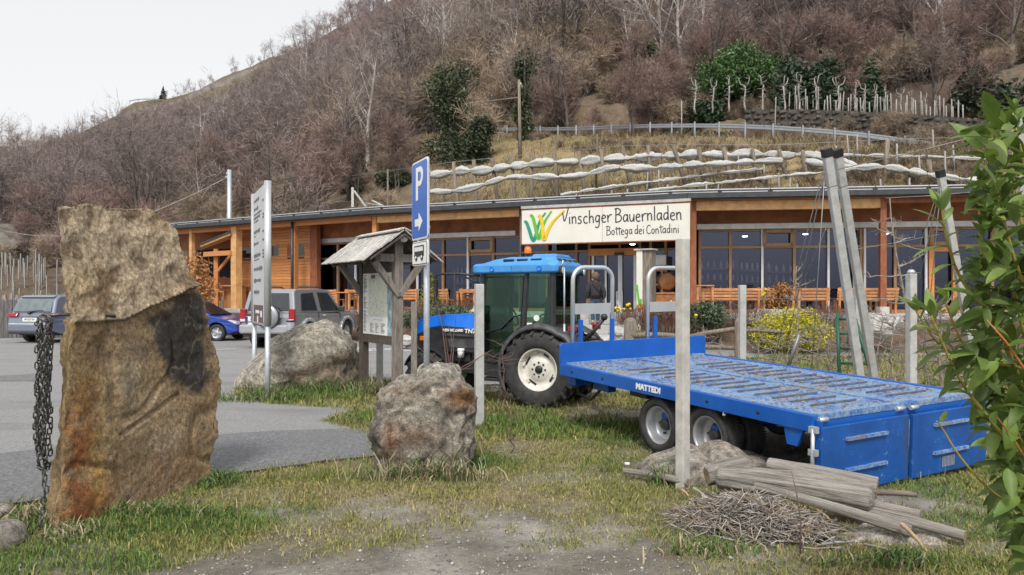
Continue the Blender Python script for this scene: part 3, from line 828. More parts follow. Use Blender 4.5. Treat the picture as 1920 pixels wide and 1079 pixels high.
def plant(key, x, y, z, s=1.0, label=None, group=None):
 var = rt.choice(KINDS[key])
 if var.name in used:
  o = copy_tree(var)
 else:
  o = var; used.add(var.name)
 o.location = (x, y, z); o.rotation_euler = (0, 0, rt.uniform(0, 6.28)); o.scale = (s, s, s * rt.uniform(.9, 1.1))
 px = 960 + x / y * F; py = HY - (z + 2 - EYE) / y * F
 where = [w for lim, w in ((120, 'above the far left car'), (250, "above the huge slab's left half"), (400, "above the huge slab's right half"), (520, 'above the information totem'), (640, 'right of the information totem'), (760, 'above the notice board'), (900, 'above the blue parking sign'), (1060, 'above the tractor'), (1200, 'above the shop sign emblem'), (1320, 'above the shop sign lettering'), (1480, 'above the bright green bush'), (1640, 'above the leaning posts'), (1760, 'above the stone wall end'), (9999, 'above the laurel shrub')) if px < lim][0]
 band_ = 'high up' if py < 90 else ('upper middle' if py < 180 else ('lower middle' if py < 270 else 'low down'))
 if not label:
  nm = {'brown': 'bare grey brown tree', 'red': 'young reddish broom shaped tree', 'tan': 'tan bare bush', 'pale': 'bare tree with pale trunk', 'big': 'large tree with dark spreading limbs', 'bigp': 'large tree with pale upright limbs'}[key]
  label = nm + ', ' + band_ + ' on slope, ' + where; group = nm + 's ' + band_ + ' ' + where
 o['label'] = label
 if group: o['group'] = group
 COUNT[key] = COUNT.get(key, 0) + 1
 return o
for x, y, z, px in near:
 n = float(fbm(x * .03, y * .03, 99)); r_ = rt.random()
 if y < 70 and px > 850: k = 'tan' if r_ < .38 else ('red' if r_ < .72 else 'brown')
 elif y < 64 and px < 850: k = 'tan' if r_ < .45 else ('red' if r_ < .7 else 'brown')
 elif px < 700: k = 'red' if r_ < .38 + (n - .5) * 2 else ('pale' if r_ > .93 else 'brown')
 elif px < 1250: k = 'pale' if r_ < .16 else ('tan' if r_ < .30 else ('red' if r_ < .5 else 'brown'))
 else: k = 'red' if r_ < .30 else ('pale' if r_ > .90 else ('tan' if r_ > .86 else 'brown'))
 plant(k, x, y, z - .2, rt.uniform(.7, 1.12))
fv = []; ff = []; fc = []; off = 0
far_kinds = []
for i in range(5):
 w, tv, tf = branch_tree(random.Random(900 + i), h=8, trunk_r=.13, n_limb=5, forks=(5,), twigs_per=17, twig_len=1.5, twig_w=.042, spread=.5)
 wv = np.array(w.v); wf = []
 for f in w.f:
  for j in range(1, len(f) - 1): wf.append((f[0], f[j], f[j + 1]))
 wf = np.array(wf)
 V = np.concatenate([wv, tv]); T = np.concatenate([wf, tf + len(wv)])
 kc = np.concatenate([np.tile([.18, .15, .138], (len(wv), 1)), np.tile([.26, .208, .198], (len(tv), 1))])
 far_kinds.append((V, T, kc))
for x, y, z, px in far:
 V, T, kc = far_kinds[rt.randrange(5)]
 a = rt.uniform(0, 6.28); s = rt.uniform(.55, 1.05)
 if px < 520 and y > 190: s *= .5
 ca, sa = math.cos(a) * s, math.sin(a) * s
 q = np.empty_like(V); q[:, 0] = V[:, 0] * ca - V[:, 1] * sa + x; q[:, 1] = V[:, 0] * sa + V[:, 1] * ca + y; q[:, 2] = V[:, 2] * s + z - .2
 fv.append(q); ff.append(T + off); off += len(V)
 h_ = float(fbm(x * .04, y * .04, 55)); fc.append(kc * (.75 + .5 * rt.random()) * np.array([1 + .35 * (h_ - .4), 1.0, 1 - .1 * (h_ - .5)]))
if fv:
 mk('wood_mass', None, .9, var=.15, scale=2, attr='tint')
 o = link_mesh('far_wood', raw_mesh('far_wood', np.concatenate(fv), np.concatenate(ff), M['wood_mass'], np.concatenate(fc)))
 tag(o, 'purplish brown leafless wood covering the upper mountainside up to the skyline', 'wood', kind='stuff')
print('individual trees', COUNT, 'far', len(far), 'far tris', sum(len(t) for t in ff))
def leaf_cloud(rg, blobs, n, size, flat=.0, shell=.3):
 """leaf quads spread through ellipsoids; blobs = [(centre, (rx, ry, rz))]"""
 vol = np.array([b[1][0] * b[1][1] * b[1][2] for b in blobs]) ** .67; pr = vol / vol.sum()
 k = rg.choice(len(blobs), n, p=pr)
 C_ = np.array([tuple(b[0]) for b in blobs])[k]; S_ = np.array([b[1] for b in blobs])[k]
 d = rg.normal(0, 1, (n, 3)); d /= np.linalg.norm(d, axis=1)[:, None]
 r_ = (shell + (1 - shell) * rg.uniform(0, 1, n) ** .5) * (1 + rg.normal(0, .16, n))
 P = C_ + d * S_ * r_[:, None]
 a = rg.normal(0, 1, (n, 3)) + d * .3; a /= np.linalg.norm(a, axis=1)[:, None]
 b = np.cross(a, rg.normal(0, 1, (n, 3))); b /= np.linalg.norm(b, axis=1)[:, None]
 s = size * rg.uniform(.6, 1.4, n)[:, None]
 V = np.stack([P - a * s, P + b * s * .5, P + a * s, P - b * s * .5], 1)
 o = (np.arange(n) * 4)[:, None]
 T = np.concatenate([o + np.array([0, 1, 2]), o + np.array([0, 2, 3])])
 return V.reshape(-1, 3), T
lr = np.random.default_rng(77)
def bush(name, label, cat, base, blobs, n, size, mat, stems=True, group=None, shell=.3):
 root = thing(name, label, cat, base, 0, group)
 V, T = leaf_cloud(lr, blobs, n, size, shell=shell)
 link_mesh('foliage', raw_mesh('foliage', V, T, M[mat]), root)
 if stems:
  mb = MB()
  for c, r_ in blobs[:6]:
   mb.tube([(0, 0, -.1), (c[0] * .4, c[1] * .4, c[2] * .6), tuple(c)], [.05, .04, .015], 5)
  mb.build('stem', M['bark'], root)
 return root
def blob_pile(rg, w, d, h, n):
 out = []
 for _ in range(n):
  a = rg.uniform(0, 6.28); q = rg.random() ** .5
  x, y = math.cos(a) * q * w * .36, math.sin(a) * q * d * .36
  zz = h * (.25 + .45 * rg.random()) * (1.05 - .5 * q)
  s = rg.uniform(.22, .34)
  out.append(((x, y, zz), (w * s * .8, d * s * .8, h * s * .9)))
 return out
rb = random.Random(3)
p = at(1392, 172, 60.0)
bush('evergreen_bush', 'large bright green evergreen bush above the row of whitewashed vines', 'bush', p - Vector((0, 0, .6)), blob_pile(rb, 7.8, 5, 5.4, 20), 14000, .12, 'bay_green')
for px, py, Y, w, h, lab in [(1490, 172, 56.5, 6, 7.5, 'dark evergreen thicket right of the bright green bush'), (1552, 165, 56.5, 4.5, 7.5, 'dark evergreen thicket behind the middle of the whitewashed vines'),
                             (1850, 140, 51, 5.5, 6.5, 'dark green thicket high on the slope at the right edge'), (1310, 185, 59.5, 3.8, 3.6, 'low dark evergreen shrub left of the bright green bush'),
                             (1630, 150, 56, 2.5, 5, 'dark green shrub under the reddish trees right of centre'), (1220, 150, 70, 3, 6, 'narrow dark ivy covered stump above the guardrail bend')]:
 pp = at(px, py, Y); z = hz1(pp.x, pp.y)
 bush('evergreen_thicket', lab, 'bush', (pp.x, pp.y, z - .3), blob_pile(rb, w, w * .8, h, 9), 3600, .20, 'evergreen')
def ivy_tree(px, py, Y, h, w, hi, label, lean=0.0, leaves=4200):
 pp = at(px, py, Y); z = hz1(pp.x, pp.y)
 rg = random.Random(int(px))
 w_, tv, tf = branch_tree(rg, h=h, trunk_r=.17, n_limb=8, forks=(4, 4), twigs_per=5, twig_len=1.0, twig_w=.026, spread=.5, lean=lean, base_clear=.35)
 root = thing('ivy_clad_tree', label, 'tree', (pp.x, pp.y, z - .1))
 w_.build('trunk', M['bark'], root, fix=False); link_mesh('crown', raw_mesh('crown', tv, tf, M['twig_tan']), root)
 bl = [((rg.uniform(-.25, .25) * w, rg.uniform(-.2, .2) * w, hi * (k + .5) / 8), (w * rg.uniform(.3, .55), w * rg.uniform(.3, .5), hi / 8 * rg.uniform(.9, 1.5))) for k in range(8)]
 V, T = leaf_cloud(lr, bl, leaves, .13)
 link_mesh('ivy', raw_mesh('ivy', V, T, M['ivy']), root)
ivy_tree(662, 345, 60, 9.5, 1.9, 3.6, 'ivy clad tree rising behind the roof left of the blue parking sign')
ivy_tree(850, 330, 60, 12.5, 4.3, 7.6, 'massive ivy clad tree hung with dark leaves left of the utility pole', leaves=8500)
ivy_tree(895, 325, 58, 5.5, 2.2, 3.4, 'low drooping ivy covered tree beside the foot of the utility pole', leaves=3600)
ivy_tree(988, 300, 62, 12, 1.7, 7.0, 'ivy clad pale tree right of the utility pole', leaves=4200)
ivy_tree(855, 150, 92, 12, 2.2, 3.6, 'tall spreading ivy footed tree high above the ivy clad trees')
ivy_tree(928, 160, 92, 13, 2.0, 6.0, 'tall ivy clad tree near the top edge above the utility pole')
ivy_tree(1212, 215, 66, 9, 1.8, 5.0, 'ivy clad tree beside the bend of the guardrail')
for px, py, Y, w, h, lab in [(610, 330, 62, 5, 2.0, 'sprawling dark ivy patch behind the roof below the bare trees'), (1335, 216, 55.4, 8.0, 1.3, 'low dark ivy hedge along the bank above the guardrail'), (735, 345, 58, 3, 1.5, 'small ivy patch left of the netted rows')]:
 pp = at(px, py, Y); z = hz1(pp.x, pp.y)
 bush('ivy_patch', lab, 'bush', (pp.x, pp.y, z - .1), [((rb.uniform(-.45, .45) * w, rb.uniform(-.5, .5), rb.uniform(.2, .6) * h), (w * .16, .8, h * .4)) for _ in range(12)], 2600, .13, 'ivy', stems=False)
def conifer(px, py, Y, h, label):
 pp = at(px, py, Y); root = thing('spruce', label, 'tree', (pp.x, pp.y, pp.z - .6))
 mb = MB(); mb.tube([(0, 0, -.5), (0, 0, h)], [.14, .03], 6); mb.build('trunk', M['bark'], root)
 V = []; T = []
 rg = random.Random(2)
 for k in range(13):
  zc = h * (.12 + .86 * k / 13); rr = (1 - k / 13.5) * h * .33
  for j in range(9):
   a = rg.uniform(0, 6.28); o = len(V); d = Vector((math.cos(a), math.sin(a), 0)); s = Vector((-d.y, d.x, 0))
   L = rr * rg.uniform(.75, 1.15)
   V += [Vector((0, 0, zc + .25)), d * L * .5 + s * L * .28 + Vector((0, 0, zc)), d * L + Vector((0, 0, zc - .28 * L)), d * L * .5 - s * L * .28 + Vector((0, 0, zc)), d * L * .55 + Vector((0, 0, zc - .35))]
   T += [(o, o + 1, o + 4), (o + 1, o + 2, o + 4), (o + 4, o + 2, o + 3), (o, o + 4, o + 3)]
 link_mesh('crown', raw_mesh('crown', np.array([tuple(v) for v in V]), np.array(T), M['evergreen']), root)
conifer(306, 187, 240, 5.2, 'lone dark spruce on the bare skyline beside the hairpin rail')
for px, py, Y, s in [(80, 266, 236, .62), (105, 263, 236, .42), (25, 272, 234, .75), (48, 272, 234, .55), (358, 172, 243, .5), (440, 136, 246, .5), (470, 124, 247, .45), (495, 112, 248, .7), (512, 110, 248, .7), (555, 92, 250, .8), (575, 88, 250, 1.0), (592, 82, 250, .95), (615, 70, 251, .8), (640, 60, 252, .9), (660, 48, 253, .9), (680, 35, 253, 1.0), (700, 22, 254, 1.1), (715, 14, 254, .9)]:
 pp = at(px, py, Y); z = hz1(pp.x, pp.y)
 plant('brown', pp.x, pp.y, z - .3, s, 'small leafless tree standing out against the sky on the ridge', 'small trees on the skyline')
def guardrail(name, label, pts, step, h=.75):
 root = thing(name, label, 'guardrail', pts[0])
 o = Vector(pts[0]); prof = [(-.155, 0), (-.12, .04), (-.06, .04), (-.02, .0), (.02, .0), (.06, .04), (.12, .04), (.155, 0), (.155, -.012), (.10, .02), (-.10, .02), (-.155, -.012)]
 rs = resample(pts, 1.0); mb = MB(); vs_ = []; n = len(prof)
 for i, p in enumerate(rs):
  d = (rs[min(i + 1, len(rs) - 1)] - rs[max(i - 1, 0)]); d.z = 0; d.normalize(); s = Vector((d.y, -d.x, 0))
  vs_ += [p - o + s * b + Vector((0, 0, a)) for a, b in prof]
 mb.add(vs_, [(i * n + j, i * n + (j + 1) % n, (i + 1) * n + (j + 1) % n, (i + 1) * n + j) for i in range(len(rs) - 1) for j in range(n)])
 mb.build('beam', M['rail_steel'], root)
 first = None
 for p in resample(pts, step):
  if first is None:
   m2 = MB(); m2.box((0, -.02, -.35), (.11, .09, 1.25)); m2.box((0, .03, .0), (.05, .16, .2)); first = m2.build('post', M['rail_steel'], root); ob = first
  else:
   ob = first.copy(); COL.objects.link(ob)
  ob.location = p - o + Vector((0, -.06, 0))
guardrail('guardrail', 'long galvanised guardrail curving along the hillside road', RAIL_S, 2.0)
guardrail('guardrail', 'short pale guardrail round the hairpin on the far skyline', smooth_line([at(243, 190, 239), at(258, 186.5, 237), at(285, 186, 237), at(318, 189.5, 239)]), 4.0)
root = thing('retaining_wall', 'dark dry stone retaining wall above the right half of the guardrail', 'wall', TERR[0])
o = TERR[0]; mb = MB(); line = resample([p for p in TERR if p.x > at(1385, 0, 54).x], .8)
for a, b in zip(line[:-1], line[1:]):
 mb.beam(a - o + Vector((0, -.1, -1.3)), b - o + Vector((0, -.1, -1.3)), .5, 2.5)
mb.build('core', M['stone_dark'], root)
st = None
for a, b in zip(line[:-1], line[1:]):
 for r_ in range(5):
  for k in range(2):
   if st is None:
    m2 = MB(); m2.box((0, 0, 0), (.34, .3, .24), taper=.8); st = m2.build('stone', M['stone_dark'], root, bevel=.05, seg=1); ob = st
   else: ob = st.copy(); COL.objects.link(ob)
   p = a.lerp(b, (k + rt.random() * .6) / 2) - o
   ob.location = p + Vector((0, -.36 + rt.uniform(-.05, .05), -.2 - r_ * .42 + rt.uniform(-.12, .12))); ob.rotation_euler = (rt.uniform(-.2, .2), rt.uniform(-.2, .2), rt.uniform(-.3, .3)); ob.scale = (rt.uniform(.6, 1.6), 1, rt.uniform(.6, 1.3))
KIDS.clear()
def pollard(rg, h=2.3):
 mb = MB(); tv = []
 pts = [Vector((0, 0, -.2))]; p = Vector((0, 0, -.2))
 for k in range(5): p = p + Vector((rg.gauss(0, .05), rg.gauss(0, .05), (h * .8 + .2) / 5)); pts.append(p.copy())
 mb.tube(pts, [.08, .07, .065, .06, .055, .065], 6)
 for k in range(rg.randint(2, 4)):
  a = rg.uniform(0, 6.28); q = pts[-1]
  e1 = q + Vector((math.cos(a) * .35, math.sin(a) * .2, .18)); e2 = e1 + Vector((math.cos(a) * .15, math.sin(a) * .1, .4)); e3 = e2 + Vector((rg.gauss(0, .2), 0, .15))
  mb.tube([q, e1, e2, e3], [.05, .04, .03, .012], 5)
 for k in range(22):
  z = rg.uniform(.25, .9) * h; a = rg.uniform(0, 6.28); L = rg.uniform(.15, .45)
  mb.tube([(0, 0, z), (math.cos(a) * L, math.sin(a) * L, z + rg.uniform(-.05, .25))], [.024, .008], 3)
 return mb
pol = [pollard(random.Random(40 + i)) for i in range(5)]
first = {}
lab_left = {0: 'first pollarded white tree from the left above the wall, forked head', 1: 'second pollarded white tree from the left above the wall', 2: 'third pollarded white tree from the left with raised arms', 3: 'fourth pollarded white tree from the left below the green bush', 4: 'fifth pollarded white tree right below the bright green bush'}
pxs = [(1304, 208, 150), (1336, 207, 152), (1367, 205, 148), (1398, 203, 148), (1431, 206, 145), (1470, 206, 148), (1500, 206, 142), (1531, 207, 145), (1571, 206, 148), (1603, 205, 155), (1620, 205, 158), (1640, 204, 160), (1660, 206, 162), (1690, 206, 168), (1710, 207, 172), (1735, 210, 176), (1757, 213, 180)]
for i, (px, py, top) in enumerate(pxs):
 Y = float(np.interp(px, [a[0] for a in TERR_PX], [a[2] for a in TERR_PX])) + .5; pp = at(px, py, Y); z = pp.z
 k = i % 5
 if k not in first: ob = pol[k].build('pollard_tree', M['twig_white']); first[k] = ob
 else: ob = first[k].copy(); COL.objects.link(ob)
 s = ((py - top) / F * Y) / 2.35
 ob.location = (pp.x, pp.y, z - .05); ob.rotation_euler = (0, 0, rt.uniform(-.6, .6) + (3.14 if i % 2 else 0)); ob.scale = (s, s, s)
 tag(ob, lab_left.get(i, 'whitish pollarded tree with knotty arms in the row above the stone wall'), 'tree', 'pollarded trees above the wall')
mb = MB(); mb.tube([(0, 0, -.3), (0, 0, 1.9)], [.05, .045], 5); stake0 = mb.build('vine_stake', M['stake_pale'])
n_st = 0
def stake(px, py, Y, s=1.0, lean=0.0, lab='pale wooden vine stake in the rows above the stone wall', grp='vine stakes above the wall'):
 global n_st
 ob = stake0 if n_st == 0 else stake0.copy()
 if n_st: COL.objects.link(ob)
 n_st += 1
 pp = at(px, py, Y); ob.location = (pp.x, pp.y, hz1(pp.x, pp.y)); ob.scale = (1, 1, s); ob.rotation_euler = (0, lean, 0)
 tag(ob, lab, 'stake', grp)
for i in range(46):
 px = 1480 + i * 7.2 + rt.uniform(-3, 3); stake(px, 205, float(np.interp(px, [a[0] for a in TERR_PX], [a[2] for a in TERR_PX])) + rt.uniform(.6, 3.0), rt.uniform(.7, 1.1), rt.gauss(0, .03))
stake(1278, 215, 52.5, 1.3, 0, 'single tall stake standing left of the pollarded trees'); stake(1452, 215, 51.5, 1.8, .03, 'tall leaning stake standing below the fifth pollarded tree')
def net_roll(label, px_list, r, hgt, Ys=None):
 pts = []
 for i, (px, py) in enumerate(px_list):
  if Ys is not None: h = at(px, py, Ys[0] + (Ys[1] - Ys[0]) * i / (len(px_list) - 1))
  else: h = hill_hit(px, py, hgt) or at(px, py, 44)
  pts.append(h)
 ys = np.array([p.y for p in pts]); k = np.polyfit(np.arange(len(ys)), ys, 2); ys = np.polyval(k, np.arange(len(ys)))
 pts = [at(px, py, y) for (px, py), y in zip(px_list, ys)]
 rs = resample(smooth_line(pts, 2), .16); o = Vector(rs[0])
 rr = []; s = 0.0; L = rt.uniform(1.0, 2.0); rk = r
 for i, p in enumerate(rs):
  s += .16
  if s > L: s = 0; L = rt.uniform(.8, 1.9); rk = r * rt.uniform(.8, 1.15)
  t = s / L; rr.append(rk * (.34 + .66 * math.sin(math.pi * min(max(t, 0), 1)) ** .6) * rt.uniform(.9, 1.1))
 root = thing('net_roll', label, 'net', o)
 mb = MB()
 mb.tube([p - o + Vector((0, 0, rt.gauss(0, .012))) for p in rs], rr, 20)
 V = mb.v
 for i, v in enumerate(V):
  a_ = (i % 20) * .31416; kx = noise.noise(Vector((i // 20 * .10, math.cos(a_) * 2.2, math.sin(a_) * 2.2))) * .5
  c = rs[i // 20] - o; d = Vector(v) - c; V[i] = tuple(c + d * (1 + kx))
 mb.build('netting', M['net'], root, fix=False)
 m2 = MB()
 for i in range(0, len(rs), 9):
  if rr[i] < r * .75: m2.tube([rs[i] - o + Vector((math.cos(a) * 0, math.sin(a) * rr[i] * 1.1, math.cos(a) * rr[i] * 1.1)) for a in np.linspace(0, 6.28, 9)], .012, 4)
 if m2.v: m2.build('tie', M['black_plastic'], root)
 return rs
net_roll('fat white hail net roll, topmost of the rows behind the roof', [(805, 330), (840, 325), (872, 320), (905, 321), (950, 314), (1000, 308), (1050, 304), (1100, 303), (1150, 298), (1200, 296), (1260, 293), (1310, 289), (1360, 293), (1410, 289), (1460, 292), (1520, 290), (1556, 297), (1590, 308), (1615, 320)], .27, 1.9, (47, 39.5))
net_roll('second white hail net roll sagging below the topmost one', [(806, 360), (850, 360), (890, 352), (930, 338), (970, 331), (1010, 333), (1060, 333), (1110, 325), (1150, 314), (1200, 317), (1260, 314), (1310, 308), (1360, 308), (1420, 303), (1470, 302)], .20, 1.8, (45, 39.5))
net_roll('thin pale net roll crossing low above the roof in the middle', [(1050, 366), (1120, 355), (1180, 346), (1250, 338), (1310, 330), (1380, 322), (1440, 316)], .10, 1.2, (42, 40.5))
net_roll('thin pale net roll lowest above the roof right of the middle', [(1215, 358), (1300, 348), (1380, 340), (1440, 333), (1500, 328), (1560, 322), (1640, 312)], .10, 1.2, (40, 38.5))
net_roll('loose white net roll right of the leaning concrete posts', [(1510, 302), (1560, 312), (1610, 316), (1650, 312), (1690, 318), (1730, 326), (1780, 334), (1840, 342)], .20, 1.7, (39.5, 36.5))
net_roll('slim straight net roll highest at the right above the roof', [(1560, 292), (1620, 292), (1700, 293), (1780, 296), (1860, 300), (1930, 306)], .11, 1.7, (41, 38))
mb = MB()
def row_post(px, top, Y, lean, label, w=.25, grp='wooden posts of the netted rows'):
 Y -= .25; p = at(px, top, Y); root = None
 z = hz1(p.x + lean, p.y); m = MB(); L = p.z - z + .4
 m.tube([(lean, 0, -.4), (lean * .5, rt.gauss(0, .02), L * .5 - .4), (0, 0, L - .4)], [w / 2 * 1.1, w / 2, w / 2 * .9], 7)
 ob = m.build('row_post', M['post_wood']); ob.location = (p.x, p.y, z)
 return tag(ob, label, 'post', grp)
for px, top, Y, ln in [(850, 304, 46.5, .5), (922, 297, 46, .6), (996, 290, 45.3, .0), (1085, 284, 44.4, .5), (1167, 274, 43.7, .7), (1262, 272, 42.8, .9), (1357, 277, 42, .5), (1460, 280, 41, .6), (1665, 262, 39.5, -.2), (1742, 300, 38.5, .1), (888, 300, 46.2, .3), (958, 294, 45.6, .4), (1040, 287, 44.8, .2), (1126, 280, 44, .5), (1215, 274, 43.2, .3), (1310, 276, 42.4, .4), (1410, 280, 41.4, .5), (1505, 282, 40.7, .3)]:
 row_post(px, top, Y, ln, 'weathered wooden post carrying the white net rolls behind the roof')
for px, top, Y, ln in [(727, 318, 49, 0), (660, 352, 49, .05), (1130, 312, 43.5, .1), (1300, 300, 42, .3), (1425, 302, 41, .5), (1580, 296, 40, .2), (1120, 252, 45, -.1), (1040, 262, 46, .1)]:
 row_post(px, top, Y, ln, 'thin secondary post among the netted rows behind the roof', .13, 'thin posts among the netted rows')
for i in range(46):
 px = 820 + i * 22 + rt.uniform(-8, 8); Y = rt.uniform(39.5, 45) - (px - 820) * .0045
 stake(px, 360, Y, rt.uniform(.55, .95), rt.gauss(0, .05), 'slim grey white stake among the netted vine rows', 'stakes among the netted rows')
m = MB(); ps = [at(660, 330, 49.2), at(850, 304, 46.5), at(996, 290, 45.3), at(1167, 274, 43.7), at(1262, 272, 42.8), at(1460, 272, 41), at(1665, 262, 39.5), at(1860, 256, 38)]
m.tube([p - ps[0] for p in ps], .014, 4); ob = m.build('trellis_wire', M['wire']); ob.location = ps[0]
tag(ob, 'thin wire strung along the tops of the posts behind the roof', 'wire')
vkind = tree_thing('dry_vine', random.Random(321), 'small leafless vine bush among the netted rows', 'leafless vines among the netted rows', 'bark', 'twig_tan', h=1.7, trunk_r=.03, n_limb=5, forks=(3,), twigs_per=4, twig_len=.4, twig_w=.014, spread=.6)
for i in range(150):
 px = 830 + (i * 37) % 1010 + rt.uniform(-9, 9); Y = rt.uniform(39, 46) - (px - 820) * .004
 ob = vkind if i == 0 else copy_tree(vkind)
 x = (px - 960) / F * Y; ob.location = (x, Y, hz1(x, Y)); ob.rotation_euler = (0, 0, rt.uniform(0, 6.28)); s = rt.uniform(.6, 1.1); ob.scale = (s, s, s)
 tag(ob, cat='vine')
for i in range(60):
 px = 1000 + i * 14 + rt.uniform(-12, 12); Y = float(np.interp(px, [a[0] for a in ROAD_PX], [a[2] for a in ROAD_PX])) - rt.uniform(2.8, 6.0)
 x = (px - 960) / F * Y
 plant('tan', x, Y, hz1(x, Y) - .1, rt.uniform(.14, .26), 'low straw coloured bush on the bank below the guardrail', 'low bushes below the guardrail')
for i in range(46):
 px = 1395 + i * 9.5 + rt.uniform(-8, 8); Y = float(np.interp(px, [a[0] for a in TERR_PX], [a[2] for a in TERR_PX])) - rt.uniform(.2, 1.2); x = (px - 960) / F * Y; plant('tan', x, Y, hz1(x, Y) - .2, rt.uniform(.3, .6), 'dry brown bush growing over the dark stone retaining wall', 'dry bushes along the stone wall')
for i in range(100):
 px = 890 + i * 10.3 + rt.uniform(-12, 12); Y = max(float(np.interp(px, [a[0] for a in ROAD_PX], [a[2] for a in ROAD_PX])) + 3.4, float(np.interp(px, [a[0] for a in TERR_PX], [a[2] for a in TERR_PX])) + 4 if px > 1260 else 0) + rt.uniform(0, 12); x = (px - 960) / F * Y; plant(rt.choice(('tan', 'tan', 'red')), x, Y, hz1(x, Y) - .2, rt.uniform(.5, .95))
for i, (px, py, Y, s) in enumerate([(640, 320, 66, .6), (745, 250, 84, .85), (800, 260, 80, 1.1), (850, 170, 90, 1.25), (1000, 190, 80, 1.2), (1035, 200, 78, 1.15), (1070, 160, 86, 1.0), (940, 120, 100, 1.2), (1150, 190, 80, .9), (1240, 170, 76, 1.1), (1560, 150, 68, 1.1), (1530, 140, 72, 1.0), (1780, 150, 64, 1.1), (560, 340, 66, .5), (450, 385, 62, .5), (380, 375, 66, .5), (1690, 130, 68, 1.0), (1880, 120, 62, 1.0)]):
 x = (px - 960) / F * Y; plant('big' if i % 3 else 'bigp', x, Y, hz1(x, Y) - .3, s)
for i in range(46):
 px = rt.uniform(640, 1200); Y = rt.uniform(72, 112); x = (px - 960) / F * Y; plant('tan', x, Y, hz1(x, Y) - .2, rt.uniform(1.5, 2.3))
o = plant('red', at(1185, 250, 56).x, 56, hz1(at(1185, 250, 56).x, 56), .95, 'slim brush shaped tree growing through the guardrail line', 'tree at the guardrail')
pp = at(973, 310, 57); z = hz1(pp.x, pp.y); root = thing('utility_pole', 'tall grey wooden utility pole between two ivy clad trees', 'pole', (pp.x, pp.y, z))
ht = at(973, 150, 57).z - z
mb = MB(); mb.tube([(0.1, 0, -.5), (0, 0, ht)], [.15, .10], 10); mb.build('shaft', M['post_wood'], root)
mb = MB(); mb.lathe([(0, 0), (.04, 0), (.055, .04), (.03, .08), (.045, .12), (0, .14)], 8, (.14, 0, ht - .35)); mb.beam((0, 0, ht - .4), (.16, 0, ht - .36), .03, .03); mb.build('insulator', M['white'], root)
pp = at(517, 240, 105); z = hz1(pp.x, pp.y); root = thing('utility_pole', 'small far utility pole with a cross arm on the brown slope', 'pole', (pp.x, pp.y, z))
ht = at(517, 192, 105).z - z
mb = MB(); mb.tube([(0, 0, -.5), (0, 0, ht)], [.15, .11], 8); mb.build('shaft', M['bark_pale'], root)
mb = MB(); mb.beam((-.7, 0, ht - .3), (.7, 0, ht - .3), .1, .12); mb.build('cross_arm', M['bark_pale'], root)
def wire_thing(label, a, b, sag, r=.012, n=14, mat='wire'):
 a, b = Vector(a), Vector(b); m = MB()
 m.tube([(b - a) * (i / n) - Vector((0, 0, sag * 4 * (i / n) * (1 - i / n))) for i in range(n + 1)], r, 4)
 ob = m.build('overhead_wire', M[mat]); ob.location = a
 return tag(ob, label, 'wire')
wire_thing('thin overhead line from the far utility pole across the slope to the right', at(517, 195, 105), at(975, 183, 60), .8, .03, mat='twig_white')
wire_thing('thin overhead line dropping from the far utility pole to the left', at(517, 195, 105), at(440, 228, 90), .2, .03, mat='twig_white')
pm = at(430, 405, 46); root = thing('metal_mast', 'grey metal mast rising behind the left end of the shop', 'mast', (pm.x, pm.y, .2))
ht = at(430, 325, 46).z
mb = MB(); mb.tube([(0, 0, 0), (0, 0, ht)], [.16, .13], 12); mb.build('shaft', M['galv'], root)
mb = MB(); mb.box((-.18, 0, ht - .45), (.08, .08, .16)); mb.box((-.16, 0, ht - .2), (.06, .06, .1)); mb.build('clamp', M['galv'], root)
wire_thing('overhead cable sagging from the metal mast down to the left behind the big rock', at(427, 332, 46), at(250, 412, 40), .12, .022, mat='twig_white')
wire_thing('overhead cable sagging across the left edge toward the big rock', at(-40, 420, 36), at(250, 412, 40), .75, .02, mat='twig_white')
FLOOR = 1.0
ROOF_TOP, ROOF_BOT = 5.10, 4.84
GL = -1.55        # glazing line behind the roof edge
def V3(p, z): return Vector((p.x, p.y, z))
shop = thing('farm_shop', 'long curved wooden farm shop with a flat roof and a glazed front below the hill', 'building')
def part(mb, name, mat, parent=None, bevel=0): return mb.build(name, M[mat] if isinstance(mat, str) else mat, parent or shop, bevel=bevel)
def band(name, q0, q1, z0, z1, mat, parent=None, rough_=0.0, n=1, kindv='structure'):
 mb = MB(); vs_ = []; rowsq = [q0 + (q1 - q0) * i / n for i in range(n + 1)]
 lines = []
 for qv in rowsq:
  L = offset_line(qv); dense = resample([Vector((p.x, p.y, 0)) for p in L], .6)
  lines.append(dense)
 m = min(len(l) for l in lines)
 grid = []
 for i, qv in enumerate(rowsq):
  L = lines[i]; t = i / n; t2 = t * t * (3 - 2 * t) if rough_ else t
  row = []
  for k in range(m):
   p = L[int(k * (len(L) - 1) / (m - 1))]
   z = z0 + (z1 - z0) * t2 + (rough_ * (float(fbm(p.x * .9, p.y * .9, 31)) - .5) if 0 < i < n else 0)
   row.append((p.x, p.y, z))
  grid.append(row)
 vs_ = [p for r_ in grid for p in r_]
 mb.add(vs_, [(i * m + k, i * m + k + 1, (i + 1) * m + k + 1, (i + 1) * m + k) for i in range(n) for k in range(m - 1)], bool(rough_))
 return tag(mb.build(name, M[mat], parent), kind=kindv)
band('terrace', -7.0, 1.15, FLOOR, FLOOR, 'paving')
band('terrace_edge', 1.15, 1.16, FLOOR, .55, 'planter_stone')
band('planting_bed', 1.12, 4.1, .86, -.03, 'soil', rough_=.28, n=9)
